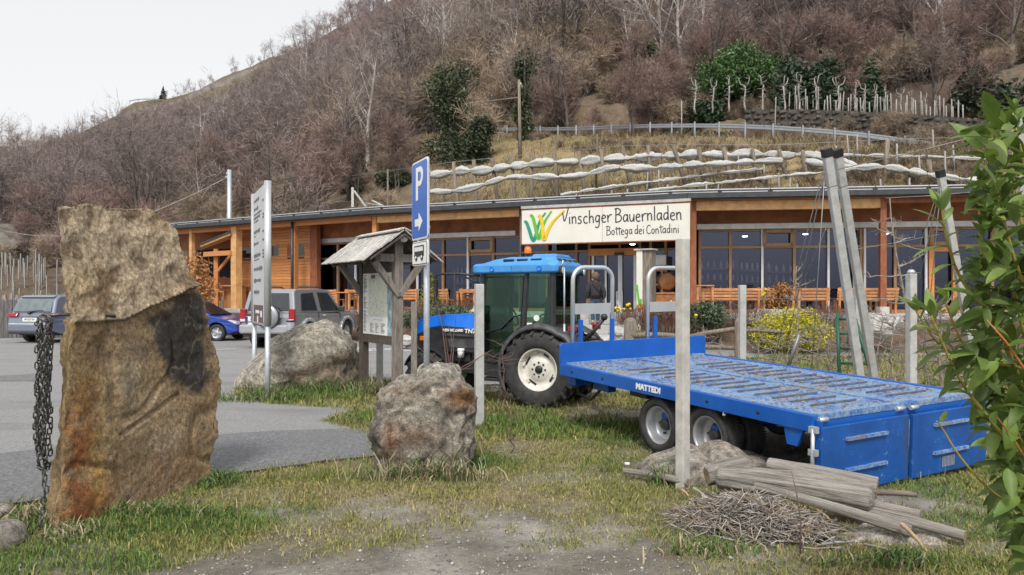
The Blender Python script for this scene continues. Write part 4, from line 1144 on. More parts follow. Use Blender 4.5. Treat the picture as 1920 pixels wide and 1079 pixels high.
def wall_strip(q, z0, z1, px0=None, px1=None, thick=.12):
 """vertical strip following the building line"""
 mb = MB(); L = offset_line(q)
 for a, b in zip(L[:-1], L[1:]):
  d = (b - a).normalized()
  mb.beam(V3(a - d * .01, (z0 + z1) / 2), V3(b + d * .01, (z0 + z1) / 2), thick, z1 - z0)
 return mb
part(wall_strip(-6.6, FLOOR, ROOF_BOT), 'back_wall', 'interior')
mb = MB(); A = offset_line(.35); B = offset_line(-7.0)
for i in range(len(A) - 1):
 a, b, c, d = A[i], A[i + 1], B[i + 1], B[i]
 zz = [ROOF_BOT, ROOF_TOP - .03]
 mb.add([V3(a, zz[0]), V3(b, zz[0]), V3(c, zz[0] + .0), V3(d, zz[0] + .0), V3(a, zz[1]), V3(b, zz[1]), V3(c, zz[1] + .1), V3(d, zz[1] + .1)], [(3, 2, 1, 0), (4, 5, 6, 7), (0, 1, 5, 4), (2, 3, 7, 6)])
roof = part(mb, 'roof', 'gutter')
mb = MB()
for a, b in zip(offset_line(.40)[:-1], offset_line(.40)[1:]):
 mb.beam(V3(a, 4.97), V3(b, 4.97), .09, .17)
part(mb, 'gutter', 'gutter', roof)
L = offset_line(.22); dense = resample([Vector((p.x, p.y, 0)) for p in L], 1.66)
first = None
for a, b in zip(dense[:-1], dense[1:]):
 d = (b - a).normalized(); mid = (a + b) / 2
 if first is None:
  m = MB(); m.cur = 0; m.box((0, 1.0, .17), (1.56, 1.7, .05), Matrix.Rotation(RAD(3), 3, 'X'))
  m.cur = 1; m.box((0, .10, .115), (1.63, .05, .035), None); m.box((0, .13, .03), (1.5, .03, .04))
  m.cur = 0
  for k in (-.72, -.36, .0, .36, .72): m.box((k, .16, .06), (.13, .04, .10))
  first = m.build('solar_panel', [M['car_glass'], M['alu']], roof); ob = first
 else: ob = first.copy(); COL.objects.link(ob)
 ob.location = V3(Vector((mid.x, mid.y)), ROOF_TOP - .02); ob.rotation_euler = (0, 0, math.atan2(d.y, d.x))
part(wall_strip(GL + .02, 3.98, ROOF_BOT, thick=.16), 'upper_panel', 'soffit_brown')
mb = MB(); A = offset_line(.3); B = offset_line(-1.6)
for i in range(len(A) - 1): mb.add([V3(A[i], ROOF_BOT - .01), V3(A[i + 1], ROOF_BOT - .01), V3(B[i + 1], ROOF_BOT - .01), V3(B[i], ROOF_BOT - .01)], [(0, 1, 2, 3)])
part(mb, 'soffit', 'larch')
def column(px, w, mat, q=-.05, z0=FLOOR, z1=ROOF_BOT - .012, d=None):
 p, t = on_line(px, q); mb = MB(); mb.box((0, 0, (z1 - z0) / 2), (w, d or w, z1 - z0)); ob = mb.build('column', M[mat], shop, bevel=.012)
 ob.location = V3(p, z0); ob.rotation_euler.z = math.atan2(t.y, t.x); return ob
for px, w, mat in [(360, .20, 'larch_pale'), (443.5, .36, 'larch_pale'), (553, .22, 'larch'), (704, .20, 'larch'), (1299, .22, 'larch_red'), (1655, .20, 'larch_red'), (1990, .2, 'larch_red')]: column(px, w, mat)
m2 = MB(); p, t = on_line(1655, -.05); m2.box((p.x, p.y, FLOOR + .12), (.3, .3, .24)); part(m2, 'column_foot', 'concrete')
def edge_beam(px0, px1, z0, z1, w, mat, q=-.05, name='glulam_beam'):
 mb = MB(); a, _ = on_line(px0, q); b, _ = on_line(px1, q); L = offset_line(q); pts = [a] + [p for p in L if a.x + .05 < p.x < b.x - .05] + [b]
 for u, v in zip(pts[:-1], pts[1:]): mb.beam(V3(u, (z0 + z1) / 2), V3(v, (z0 + z1) / 2), w, z1 - z0)
 return part(mb, name, mat, bevel=.01)
edge_beam(709, 976, 4.56, 4.82, .18, 'larch_pale'); edge_beam(1304, 1650, 4.50, 4.82, .18, 'larch_pale')
edge_beam(326, 699, 4.66, 4.83, .16, 'larch'); edge_beam(1660, 1985, 4.66, 4.82, .16, 'larch_red')
for px, r_ in [(547.5, .06), (976, .05)]:
 p, t = on_line(px, .12); mb = MB(); mb.cyl((p.x, p.y, .6), (p.x, p.y, 4.9), r_, 10); part(mb, 'drain_pipe', 'gutter')
glass = bpy.data.materials.new('window_glass'); glass.use_nodes = True
_t = glass.node_tree; _t.nodes.clear()
_o = _t.nodes.new('ShaderNodeOutputMaterial'); _mx = _t.nodes.new('ShaderNodeMixShader'); _tr = _t.nodes.new('ShaderNodeBsdfTransparent'); _gl = _t.nodes.new('ShaderNodeBsdfGlossy'); _fr = _t.nodes.new('ShaderNodeFresnel')
_tr.inputs['Color'].default_value = (.68, .70, .80, 1); _gl.inputs['Roughness'].default_value = .02; _gl.inputs['Color'].default_value = (.75, .8, 1.0, 1); _fr.inputs['IOR'].default_value = 1.62
_t.links.new(_fr.outputs[0], _mx.inputs[0]); _t.links.new(_tr.outputs[0], _mx.inputs[1]); _t.links.new(_gl.outputs[0], _mx.inputs[2]); _t.links.new(_mx.outputs[0], _o.inputs['Surface'])
M['glass'] = glass
def lintel(px0, px1, z0=3.97, z1=4.17):
 edge_beam(px0, px1, z0, z1, .2, 'zinc', GL + .16, 'lintel')
lintel(598, 968); lintel(1306, 1985)
def bar(px, w, z0, z1, mat, q=GL + .06, d=.09):
 p, t = on_line(px, q); mb = MB(); mb.box((0, 0, 0), (w, d, z1 - z0)); ob = mb.build('mullion', M[mat], shop); ob.location = V3(p, (z0 + z1) / 2); ob.rotation_euler.z = math.atan2(t.y, t.x)
def rail(px0, px1, z, h, mat, q=GL + .06, d=.085):
 a, _ = on_line(px0, q); b, _ = on_line(px1, q); mb = MB(); mb.beam(V3(a, z), V3(b, z), d, h); return part(mb, 'transom', mat)
def pane(px0, px1, z0, z1, q=GL):
 a, _ = on_line(px0, q); b, _ = on_line(px1, q); mb = MB(); mb.beam(V3(a, (z0 + z1) / 2), V3(b, (z0 + z1) / 2), .012, z1 - z0); return part(mb, 'pane', glass)
def bay(pxs, z_tr=3.32, top=3.98, white=(), wmat='frame_wood', skip=()):
 for i, px in enumerate(pxs):
  wh = px in white
  bar(px, .09 if not wh else .075, FLOOR, top, 'alu_paint' if wh else wmat, GL + (.08 if wh else .06))
 for i, (a, b) in enumerate(zip(pxs[:-1], pxs[1:])):
  if b - a < 9: continue
  rail(a, b, z_tr, .08, wmat); rail(a, b, FLOOR + .06, .12, wmat); rail(a, b, top - .04, .08, wmat)
  pane(a, b, FLOOR + .1, z_tr - .03); pane(a, b, z_tr + .03, top - .06)
bay([599, 634, 667, 704.5], 3.27, white=(667,)); bay([706.5, 744, 783, 831, 877.5, 925, 975.5], 3.27, white=(783, 877.5))
bay([1312, 1369, 1429, 1489, 1553, 1614, 1621, 1678, 1736, 1743, 1793, 1860, 1930, 1985], 3.33, white=(1429, 1553, 1621, 1736))
bay([977.5, 1026, 1081, 1105], 3.3); bay([1200, 1220, 1248, 1292], 3.3)
for a, b in [(880, 923), (1432, 1486), (1746, 1790)]:
 for u, v in [(3.40, .12), (3.89, .12)]: rail(a, b, u, v, 'frame_wood', GL + .12, .1)
 for px in (a + 1, b - 1): bar(px, .12, 3.36, 3.94, 'frame_wood', GL + .12, .1)
rail(1105, 1200, 3.24, .26, 'larch', GL + .10, .16); rail(1105, 1200, 3.55, .06, 'frame_wood'); pane(1106, 1199, 3.6, 3.95); bar(1162, .07, 3.38, 3.97, 'frame_wood')
for px, w in [(1112, .09), (1136, .07), (1161, .07), (1165, .07), (1190.5, .09)]: bar(px, w, FLOOR, 3.11, 'alu_paint', GL + .08, .07)
for a, b in [(1112, 1136), (1137, 1161), (1165, 1190)]: pane(a, b, FLOOR + .03, 3.1)
m2 = MB(); p, t = on_line(1161, GL + .24); m2.box((0, 0, 0), (.34, .12, .09)); s_ = part(m2, 'door_sensor', 'black_plastic'); s_.location = V3(p, 3.16); s_.rotation_euler.z = math.atan2(t.y, t.x)
for px in (1746, 1790): bar(px, .17, FLOOR, 3.28, 'larch', GL + .13, .1)
rail(1747, 1789, 3.2, .16, 'larch', GL + .13, .1); rail(1747, 1789, 1.14, .22, 'larch', GL + .13, .1)
def boards(px0, px1, z0, z1, q, hgt=.135, holes=()):
 a, t = on_line(px0, q); b, _ = on_line(px1, q); d = (b - a).normalized(); nrm = Vector((d.y, -d.x)); L = (b - a).length
 k = int((z1 - z0) / hgt)
 for i in range(k):
  za = z0 + i * hgt; zc = za + hgt / 2; segs = [(0, L)]
  for (h0, h1, hz0, hz1_) in holes:
   if hz0 < zc < hz1_:
    u0 = (on_line(h0, q)[0] - a).length; u1 = (on_line(h1, q)[0] - a).length; ns_ = []
    for s0, s1 in segs:
     if u0 > s0: ns_.append((s0, min(s1, u0)))
     if u1 < s1: ns_.append((max(s0, u1), s1))
    segs = [s for s in ns_ if s[1] - s[0] > .02]
  for s0, s1 in segs:
   m = MB(); m.beam((0, 0, 0), (s1 - s0, 0, 0), .03, hgt - .012); ob = m.build('board', M['larch'], shop, bevel=0)
   p = a + d * s0 + nrm * rt.uniform(0, .008); ob.location = V3(p, zc); ob.rotation_euler.z = math.atan2(d.y, d.x)
HOLES = [(451, 476, 3.35, 3.98), (508, 523, 3.40, 3.98), (539, 571, 3.36, 4.0)]
boards(436, 584, FLOOR, ROOF_BOT - .02, GL + .55, holes=HOLES)
mb = MB(); a, _ = on_line(434.5, GL + .45); b, _ = on_line(596, GL + .45); mb.beam(V3(a, 2.9), V3(b, 2.9), .08, 3.7); part(mb, 'wall', 'larch_red')
a, _ = on_line(434.5, GL + .5); b, _ = on_line(434.5, -6.5); mb = MB(); mb.beam(V3(a, 2.9), V3(b, 2.9), .12, 3.7); part(mb, 'end_wall', 'larch')
a, _ = on_line(584.5, GL + .5); mb = MB(); b, _ = on_line(597.5, GL + .5); mb.beam(V3(a, 2.92), V3(b, 2.92), .22, 3.82); part(mb, 'corner_panel', 'larch_red')
for h0, h1, z0, z1 in HOLES:
 a, _ = on_line(h0, GL + .56); b, _ = on_line(h1, GL + .56); m = MB()
 for z in (z0 + .03, z1 - .03): m.beam(V3(a, z), V3(b, z), .06, .06)
 w = part(m, 'window', 'frame_wood')
 m = MB(); m.beam(V3(a, (z0 + z1) / 2), V3(b, (z0 + z1) / 2), .02, z1 - z0 - .1); part(m, 'pane', 'car_glass', w)
 if h0 != 508:
  m = MB(); u, _ = on_line(h0 + (h1 - h0) * .4, GL + .6); m.beam(V3(a, (z0 + z1) / 2), V3(u, (z0 + z1) / 2), .04, z1 - z0 - .1) if h0 > 530 else None
  if m.v: part(m, 'shutter', 'larch_red', w)
root = thing('lean_to_porch', 'small open wooden lean-to roof at the left end of the shop', 'porch')
a = at(376, 458, 36.0); b = at(432, 440, 34.6); c = at(432, 440, 38.4); d_ = at(376, 458, 39.0)
za, zb = 3.95, 4.42
mb = MB(); mb.add([(a.x, a.y, za), (b.x, b.y, zb), (c.x, c.y, zb), (d_.x, d_.y, za), (a.x, a.y, za + .12), (b.x, b.y, zb + .12), (c.x, c.y, zb + .12), (d_.x, d_.y, za + .12)], [(0, 1, 2, 3), (7, 6, 5, 4), (0, 4, 5, 1), (1, 5, 6, 2), (2, 6, 7, 3), (3, 7, 4, 0)]); mb.build('roof', M['larch_pale'], root)
mb = MB(); mb.beam((a.x, a.y - .03, za + .14), (b.x, b.y - .03, zb + .14), .08, .06); mb.build('roof_edge', M['gutter'], root)
mb = MB(); mb.beam((a.x + .15, a.y + .1, za - .35), (b.x, b.y + .1, za - .35), .14, .22); mb.build('tie_beam', M['larch'], root)
p = at(409, 540, 36.0)
mb = MB(); mb.box((p.x, 35.8, (FLOOR + za - .3) / 2 - .1), (.2, .2, za - .3 - FLOOR + .6)); mb.build('post', M['larch'], root)
mb = MB(); mb.beam((p.x, 35.8, 2.7), (p.x + .9, 35.4, 3.6), .1, .12); mb.build('brace', M['larch'], root)
root = thing('plank_screen', 'rust brown upright plank screen behind the porch at the left end', 'fence')
first = None
for i in range(16):
 if first is None: m = MB(); m.box((0, 0, .9), (.19, .03, 1.8)); first = m.build('plank', M['larch_red'], root); ob = first
 else: ob = first.copy(); COL.objects.link(ob)
 q_ = at(372 + i * 4.1, 560, 37.6); ob.location = (q_.x, q_.y, .72 + rt.uniform(-.05, .05)); ob.rotation_euler.z = rt.uniform(-.1, .1)
m = MB(); u = at(375, 0, 37.5); v = at(406, 0, 36.6); m.beam((u.x, u.y, 1.2), (v.x, v.y, 2.6), .1, .1); m.build('brace', M['larch'], root)
bush('beech_hedge', 'hedge of brown dead beech leaves beside the big rock near the porch', 'hedge', (at(366, 0, 33).x, 33, 0), [((0, 0, 2.6), (.75, .7, .9)), ((.15, .1, 1.8), (.8, .7, .9)), ((.1, 0, .9), (.75, .7, .9))], 2600, .07, 'beech_leaf')
a2, t = on_line(979, .47); b2, _ = on_line(1294, .47)
root = thing('shop_sign', 'long cream sign board with dark handwritten lettering and a coloured grass emblem', 'sign', V3((a2 + b2) / 2, 4.10))
d = (b2 - a2); W = d.length; d.normalize(); root.rotation_euler.z = math.atan2(d.y, d.x)
mb = MB(); mb.box((-W / 4 - .002, 0, 0), (W / 2 - .008, .06, 1.22)); mb.build('board', M['sign_cream'], root); mb = MB(); mb.box((W / 4 + .002, 0, 0), (W / 2 - .008, .06, 1.22)); mb.build('board', M['sign_cream'], root)
mb = MB()
for z in (-.63, .63): mb.box((0, .01, z), (W + .06, .09, .035))
for x in (-W / 2 - .02, W / 2 + .02): mb.box((x, .01, 0), (.035, .09, 1.24))
mb.build('frame', M['larch_red'], root)
mb = MB(); mb.box((0, -.01, .715), (W + .05, .1, .10)); mb.build('top_board', M['planter_stone'], root)
GLY = {
 'V': ([[(0, .78), (.08, .88), (.17, .8), (.30, 0), (.62, 1.12)]], .62), 'i': ([[(.1, .52), (.12, 0)], [(.11, .76), (.12, .80)]], .26), 'n': ([[(.05, .52), (.08, 0)], [(.07, .34), (.2, .52), (.32, .48), (.36, .3), (.37, 0)]], .48),
 's': ([[(.34, .46), (.2, .54), (.08, .44), (.12, .32), (.3, .24), (.34, .1), (.2, -.01), (.04, .07)]], .46), 'c': ([[(.36, .44), (.24, .54), (.1, .44), (.05, .25), (.12, .06), (.26, 0), (.38, .07)]], .46),
 'h': ([[(.06, .92), (.08, 0)], [(.08, .32), (.2, .5), (.33, .46), (.37, .3), (.38, 0)]], .50), 'g': ([[(.36, .42), (.22, .53), (.08, .42), (.05, .2), (.14, .04), (.28, .08), (.37, .3)], [(.38, .52), (.36, 0), (.33, -.26), (.2, -.38), (.03, -.28)]], .50),
 'e': ([[(.06, .27), (.36, .32), (.33, .47), (.2, .54), (.08, .42), (.05, .22), (.13, .04), (.27, 0), (.38, .07)]], .46), 'r': ([[(.05, .52), (.1, 0)], [(.09, .3), (.17, .46), (.3, .54), (.4, .5)]], .42),
 'B': ([[(.10, .96), (.08, 0)], [(-.02, .9), (.2, .97), (.44, .86), (.45, .68), (.3, .54), (.12, .50)], [(.28, .53), (.5, .42), (.54, .2), (.4, .03), (.05, -.02)]], .62),
 'a': ([[(.37, .42), (.22, .53), (.08, .4), (.05, .2), (.14, .02), (.28, .07), (.37, .3)], [(.38, .53), (.38, .1), (.44, 0)]], .50), 'u': ([[(.05, .52), (.06, .15), (.15, .01), (.29, .08), (.36, .3)], [(.37, .52), (.38, 0)]], .48),
 'l': ([[(.1, .98), (.11, 0)]], .24), 'd': ([[(.37, .42), (.22, .53), (.08, .4), (.05, .2), (.14, .02), (.28, .07), (.37, .3)], [(.36, .98), (.39, 0)]], .50), 'o': ([[(.22, .53), (.08, .42), (.05, .22), (.14, .03), (.28, .03), (.38, .22), (.36, .42), (.22, .53)]], .48),
 't': ([[(.16, .82), (.18, .08), (.28, 0)], [(-.04, .62), (.44, .66)]], .34), 'C': ([[(.5, .78), (.36, .93), (.18, .86), (.06, .6), (.05, .3), (.16, .06), (.34, 0), (.52, .12)]], .58), ' ': ([], .20)}
def smooth2(pl, it=2):
 if len(pl) < 3: return pl
 for _ in range(it):
  q_ = [pl[0]]
  for (x0, y0), (x1, y1) in zip(pl[:-1], pl[1:]): q_ += [(x0 * .75 + x1 * .25, y0 * .75 + y1 * .25), (x0 * .25 + x1 * .75, y0 * .25 + y1 * .75)]
  q_.append(pl[-1]); pl = q_
 return pl
def ribbon(mb, pl, w, y, depth):
 n = len(pl); lft = []; rgt = []
 for i in range(n):
  x0, z0 = pl[max(i - 1, 0)]; x1, z1 = pl[min(i + 1, n - 1)]; dx, dz = x1 - x0, z1 - z0; L = math.hypot(dx, dz) or 1; nx, nz = -dz / L, dx / L
  ww = w[i] if isinstance(w, list) else w
  lft.append((pl[i][0] + nx * ww, pl[i][1] + nz * ww)); rgt.append((pl[i][0] - nx * ww, pl[i][1] - nz * ww))
 vs_ = []
 for (a, b) in zip(lft, rgt): vs_ += [(a[0], y, a[1]), (b[0], y, b[1]), (a[0], y - depth, a[1]), (b[0], y - depth, b[1])]
 fs_ = []
 for i in range(n - 1):
  o = i * 4; fs_ += [(o + 2, o + 3, o + 7, o + 6), (o, o + 2, o + 6, o + 4), (o + 3, o + 1, o + 5, o + 7)]
 fs_ += [(0, 1, 3, 2), (4 * n - 4, 4 * n - 2, 4 * n - 1, 4 * n - 3)]
 mb.add(vs_, fs_)
def hand_text(txt, x0, x1, zb, size, w, name):
 L = sum(GLY[c][1] for c in txt); sx = (x1 - x0) / L; x = x0; mb = MB(); rj = random.Random(4)
 for c in txt:
  st_, adv = GLY[c]; dz = rj.uniform(-.02, .02)
  for s in st_: ribbon(mb, [(x + px_ * sx, zb + (pz + dz) * size) for px_, pz in smooth2(s)], w, -.031, .006)
  x += adv * sx
 return mb.build(name, M['ink'], root)
u = lambda px: (px - 979) / (1294 - 979) * W - W / 2
hand_text('Vinschger Bauernladen', u(1057), u(1281), .06, .50, .021, 'lettering')
hand_text('Bottega dei Contadini', u(1144), u(1276), -.38, .33, .014, 'lettering')
for col_, pl in [((.005, .27, .17), [(984, 413), (988, 412), (993, 425), (1003, 457), (1010, 430), (1016, 410), (1027, 397)]), ((.12, .42, .03), [(996, 402), (1000, 400), (1005, 415), (1013, 453), (1019, 430), (1026, 412), (1039, 394)]), ((.72, .50, .005), [(1012, 402), (1017, 401), (1021, 418), (1023, 455), (1031, 432), (1042, 413), (1064, 394)])]:
 mname = 'emblem_%d' % int(col_[0] * 1000); mk(mname, col_, .5, var=.03)
 pts = smooth2([(u(x), .66 - (y - 388) / 69 * 1.28) for x, y in pl], 3); n = len(pts)
 mb = MB(); ribbon(mb, pts, [.028 + .034 * math.sin(math.pi * min(1, i / n * 1.15)) ** 1.0 for i in range(n)], -.031, .02 + col_[0] * .02); mb.build('emblem_stroke', M[mname], root)
def shelf(px, q, w, h, label, n=6):
 p, t = on_line(px, q); r_ = thing('display_shelf', label, 'shelf', V3(p, FLOOR), math.atan2(t.y, t.x))
 m = MB()
 for x in (-w / 2, w / 2): m.box((x, 0, h / 2), (.05, .4, h))
 m.build('frame', M['frame_wood'], r_)
 for k in range(4):
  m = MB(); m.box((0, 0, .25 + k * h / 4.2), (w - .06, .4, .04)); m.build('shelf_board', M['frame_wood'], r_)
 m = MB()
 for k in range(4):
  for j in range(n):
   x = -w / 2 + .12 + (w - .24) * j / (n - 1); z = .27 + k * h / 4.2
   m.lathe([(0, 0), (.045, 0), (.045, .17), (.018, .22), (.018, .29), (0, .29)], 8, (x, -.05, z))
 m.build('jars', M['white'], r_)
shelf(1345, GL - 1.2, 1.4, 1.9, 'shelf of pale jars behind the glass right of the sign')
shelf(1405, GL - 1.6, 1.6, 1.8, 'shelf of bottles behind the glass beside the round rusty bush', 8)
shelf(1462, GL - 1.3, 1.0, 1.7, 'narrow shelf of pale boxes behind the glass above the rusty bush', 4)
shelf(622, GL - 1.3, 1.2, 2.0, 'tall product shelf behind the far left window', 5)
shelf(905, GL - 1.8, 2.6, 1.8, 'wide bottle shelf behind the glass left of the sign', 12)
for px, q, w, h, lab in [(655, GL - .7, .85, 1.75, 'tan upright partition panel behind the far left glass'), (765, GL - .7, .9, 1.75, 'tan upright partition panel behind the glass near the blue parking sign')]:
 p, t = on_line(px, q); m = MB(); m.box((0, 0, h / 2), (w, .05, h)); ob = m.build('partition_panel', M['bench_wood']); ob.location = V3(p, FLOOR); ob.rotation_euler.z = math.atan2(t.y, t.x); tag(ob, lab, 'panel')
lampm = bpy.data.materials.new('lamp_glow'); lampm.use_nodes = True; b_ = lampm.node_tree.nodes['Principled BSDF']; b_.inputs['Emission Color'].default_value = (1, .93, .8, 1); b_.inputs['Emission Strength'].default_value = 30
lmp = None
for px, py, q, lab in [(1397, 443, GL - 1.5, 'leftmost lit ceiling lamp behind the right hand glass'), (1510, 439, GL - 1.8, 'middle lit ceiling lamp behind the right hand glass'), (1666, 438, GL - 1.6, 'rightmost lit ceiling lamp behind the right hand glass'), (1186, 458, GL - 1.8, 'lit ceiling lamp above the shop doorway')]:
 p, t = on_line(px, q); z = EYE - (py - HY) / F * p.y
 r_ = thing('ceiling_lamp', lab, 'lamp', V3(p, z))
 m = MB(); m.lathe([(0, -.02), (.09, -.02), (.09, 0), (0, 0)], 12); m.build('diffuser', lampm, r_)
 m = MB(); m.lathe([(.10, -.01), (.12, .10), (0, .12)], 12); m.cyl((0, 0, .12), (0, 0, ROOF_BOT - z), .01, 6); m.build('housing', M['gutter'], r_)
def bench(px, q, w, label, rot=0.0, chairish=False, group='slatted wooden seats along the shop front'):
 p, t = on_line(px, q); r_ = thing('bench', label, 'bench', V3(p, FLOOR), math.atan2(t.y, t.x) + rot, group)
 for k in range(4):
  m = MB(); m.box((0, -.26 - k * .03, .50 + k * .105), (w, .03, .085)); m.build('back_slat', M['bench_wood'], r_)
 for k in range(3):
  m = MB(); m.box((0, -.16 + k * .15, .44), (w, .12, .035)); m.build('seat_slat', M['bench_wood'], r_)
 for x in (-w / 2 + .08, w / 2 - .08):
  m = MB(); m.box((x, .2, .21), (.09, .09, .42)); m.build('leg', M['bench_wood'], r_)
  m = MB(); m.beam((x, -.22, 0), (x, -.33, .88), .08, .07); m.build('leg', M['bench_wood'], r_)
 return r_
bench(1368, -.55, 2.0, 'long slatted wooden bench right of the red brown column under the window')
bench(1462, -.55, 1.3, 'slatted wooden bench half hidden by the round rusty bush'); bench(1515, -.55, 1.25, 'slatted wooden bench right of the round rusty bush')
bench(1643, -.5, 1.2, 'slatted wooden bench behind the red column at the right end'); bench(1588, -.7, .8, 'short slatted seat behind the leaning concrete posts')
bench(624, -.6, 1.1, 'slatted wooden bench seen over the bonnet of the silver off-roader'); bench(672, -.8, .9, 'slatted wooden bench beside the left post of the notice board')
bench(769, -.5, 1.1, 'slatted wooden bench left of the golden cone bush'); bench(828, -.5, .95, 'slatted wooden bench right of the golden cone bush'); bench(888, -.5, .9, 'slatted wooden bench behind the tractor mirror arm')
def table(px, q, label, w=.8, h=.74, group=None):
 p, t = on_line(px, q); r_ = thing('table', label, 'table', V3(p, FLOOR), math.atan2(t.y, t.x), group)
 m = MB(); m.box((0, 0, h), (w, .7, .04)); m.build('tabletop', M['bench_wood'], r_)
 for sx in (-1, 1):
  for sy in (-1, 1): m = MB(); m.box((sx * (w / 2 - .05), sy * .28, h / 2), (.07, .07, h)); m.build('leg', M['bench_wood'], r_)
 return r_
table(652, -.2, 'small wooden table at the front of the terrace beyond the off-roader'); table(880, .2, 'wooden table behind the pale concrete post by the tractor'); table(1320, -.4, 'narrow wooden table against the red brown column', .6, .95)
table(1655, -.9, 'wooden table at the foot of the right hand red column', .7)
def stool(px, q, h, label):
 p, t = on_line(px, q); r_ = thing('bar_stool', label, 'stool', V3(p, FLOOR), rt.uniform(-.4, .4), 'bar stools by the porch')
 m = MB(); m.box((0, 0, h), (.38, .36, .05)); m.build('seat', M['bench_wood'], r_)
 for sx in (-1, 1):
  for sy in (-1, 1): m = MB(); m.beam((sx * .19, sy * .18, 0), (sx * .14, sy * .14, h), .05, .05); m.build('leg', M['bench_wood'], r_)
 m = MB(); m.box((0, -.16, .3), (.34, .04, .04)); m.build('footrest', M['bench_wood'], r_)
stool(404, -1.0, .78, 'leftmost wooden bar stool beside the porch'); stool(415, -.4, .8, 'middle wooden bar stool beside the porch'); stool(425, -.8, .8, 'wooden bar stool nearest the left column of the shop')
p, t = on_line(437, GL + 1.0); r_ = thing('bar_counter', 'narrow wooden bar counter against the boarded wall at the left', 'counter', V3(p, FLOOR), math.atan2(t.y, t.x))
m = MB(); m.box((0, 0, 1.08), (1.7, .5, .06)); m.build('countertop', M['bench_wood'], r_); m = MB(); m.box((0, .1, .52), (1.5, .1, 1.05)); m.build('front', M['larch'], r_)
p, t = on_line(1234, -.4); r_ = thing('wooden_chest', 'reddish brown wooden chest beside the shop entrance', 'chest', V3(p, FLOOR), math.atan2(t.y, t.x))
m = MB(); m.box((.45, 0, .34), (.95, .5, .62)); m.build('body', M['barrel'], r_, bevel=.02); m = MB(); m.box((.45, 0, .68), (1.02, .56, .06)); m.build('lid', M['barrel'], r_, bevel=.01); m = MB(); m.lathe([(0, 0), (.04, 0), (.035, .03), (0, .03)], 10, (.5, -.25, .4), (0, -1, 0)); m.build('knob', M['plate'], r_)
p, t = on_line(1252, -.8); r_ = thing('barrel', 'upright wine barrel head standing behind the wooden chest', 'barrel', V3(p, FLOOR + .72))
m = MB(); m.lathe([(0, 0), (.27, 0), (.32, .05), (.36, .3), (.32, .6), (0, .6)], 20, (0, 0, .38), (0, 1, 0)); m.build('staves', M['barrel'], r_)
m = MB(); m.lathe([(.325, .02), (.345, .02), (.355, .09), (.335, .09)], 20, (0, 0, .38), (0, 1, 0)); m.build('hoop', M['gutter'], r_); m = MB(); m.box((0, .3, -.34), (.5, .5, .72)); m.build('stand', M['frame_wood'], r_)
p, t = on_line(1232, -.9); r_ = thing('shelf_rack', 'tall dark wooden rack right of the entrance', 'rack', V3(p, FLOOR), math.atan2(t.y, t.x))
for x in (-.2, .2): m = MB(); m.box((x, 0, .85), (.07, .3, 1.7)); m.build('upright', M['barrel'], r_)
for z in (.5, 1.0, 1.5): m = MB(); m.box((0, 0, z), (.36, .3, .05)); m.build('shelf_board', M['barrel'], r_)
p, t = on_line(1236, -1.0); m = MB(); m.box((0, 0, 0), (.42, .3, .36)); ob = m.build('metal_box', M['zinc']); ob.location = V3(p, FLOOR + 1.88); tag(ob, 'pale grey metal box on top of the dark rack by the entrance', 'box')
p, t = on_line(1208, 2.2); r_ = thing('banner_pillar', 'square weathered post with a pale front and a green and orange emblem before the entrance', 'pillar', (p.x, p.y, .35), math.atan2(t.y, t.x) - .15)
H_ = EYE + (HY - 470) / F * p.y - .35
m = MB(); m.box((.14, 0, H_ / 2), (.36, .4, H_)); m.build('post', M['old_wood'], r_, bevel=.015); m = MB(); m.box((-.08, -.21, H_ / 2 + .05), (.2, .03, H_ - .1)); m.build('front_board', M['sign_cream'], r_); m = MB(); m.box((.06, -.02, H_ + .02), (.62, .5, .05)); m.build('cap', M['planter_stone'], r_)
for k, (mn, pl) in enumerate([('emblem_120', [(-.16, 1.95), (-.12, 1.6), (-.06, 1.2), (-.02, 1.5)]), ('amber', [(-.14, 1.3), (-.08, 1.05), (.0, 1.35)])]):
 m = MB(); ribbon(m, smooth2([(x, z - .35) for x, z in pl]), .035, -.226, .006); m.build('painted_stroke', M[mn], r_)
def planter(px, q, w, label, z=FLOOR - .12, h=.3):
 p, t = on_line(px, q); r_ = thing('stone_planter', label, 'planter', V3(p, z), math.atan2(t.y, t.x)); m = MB()
 m.box((0, -.22, h / 2), (w, .10, h)); m.box((0, .22, h / 2), (w, .10, h)); m.box((-w / 2 + .05, 0, h / 2), (.1, .34, h)); m.box((w / 2 - .05, 0, h / 2), (.1, .34, h)); m.build('trough', M['planter_stone'], r_, bevel=.015)
 m = MB(); m.box((0, 0, h - .06), (w - .2, .34, .06)); m.build('soil', M['soil'], r_)
planter(1468, 1.3, 1.75, 'long pale stone planter under the round rusty bush'); planter(800, 1.1, 1.9, 'long pale stone planter under the golden cone bush', FLOOR - .25)
p, t = on_line(1463, 1.3); bush('rusty_bush', 'round rusty brown clipped bush in the stone planter at the right', 'bush', V3(p, FLOOR + .1), [((0, 0, .42), (.36, .36, .44)), ((.05, 0, .6), (.3, .3, .3)), ((-.08, 0, .3), (.34, .3, .3))], 2600, .045, 'rust_bush')
p, t = on_line(806, 1.1); bush('cone_bush', 'golden green cone shaped bush in the stone planter by the blue sign', 'bush', V3(p, FLOOR), [((0, 0, .35), (.42, .4, .42)), ((0, 0, .7), (.33, .32, .42)), ((0, 0, 1.05), (.2, .2, .35)), ((0, 0, 1.28), (.09, .09, .2))], 2800, .05, 'olive_bush')
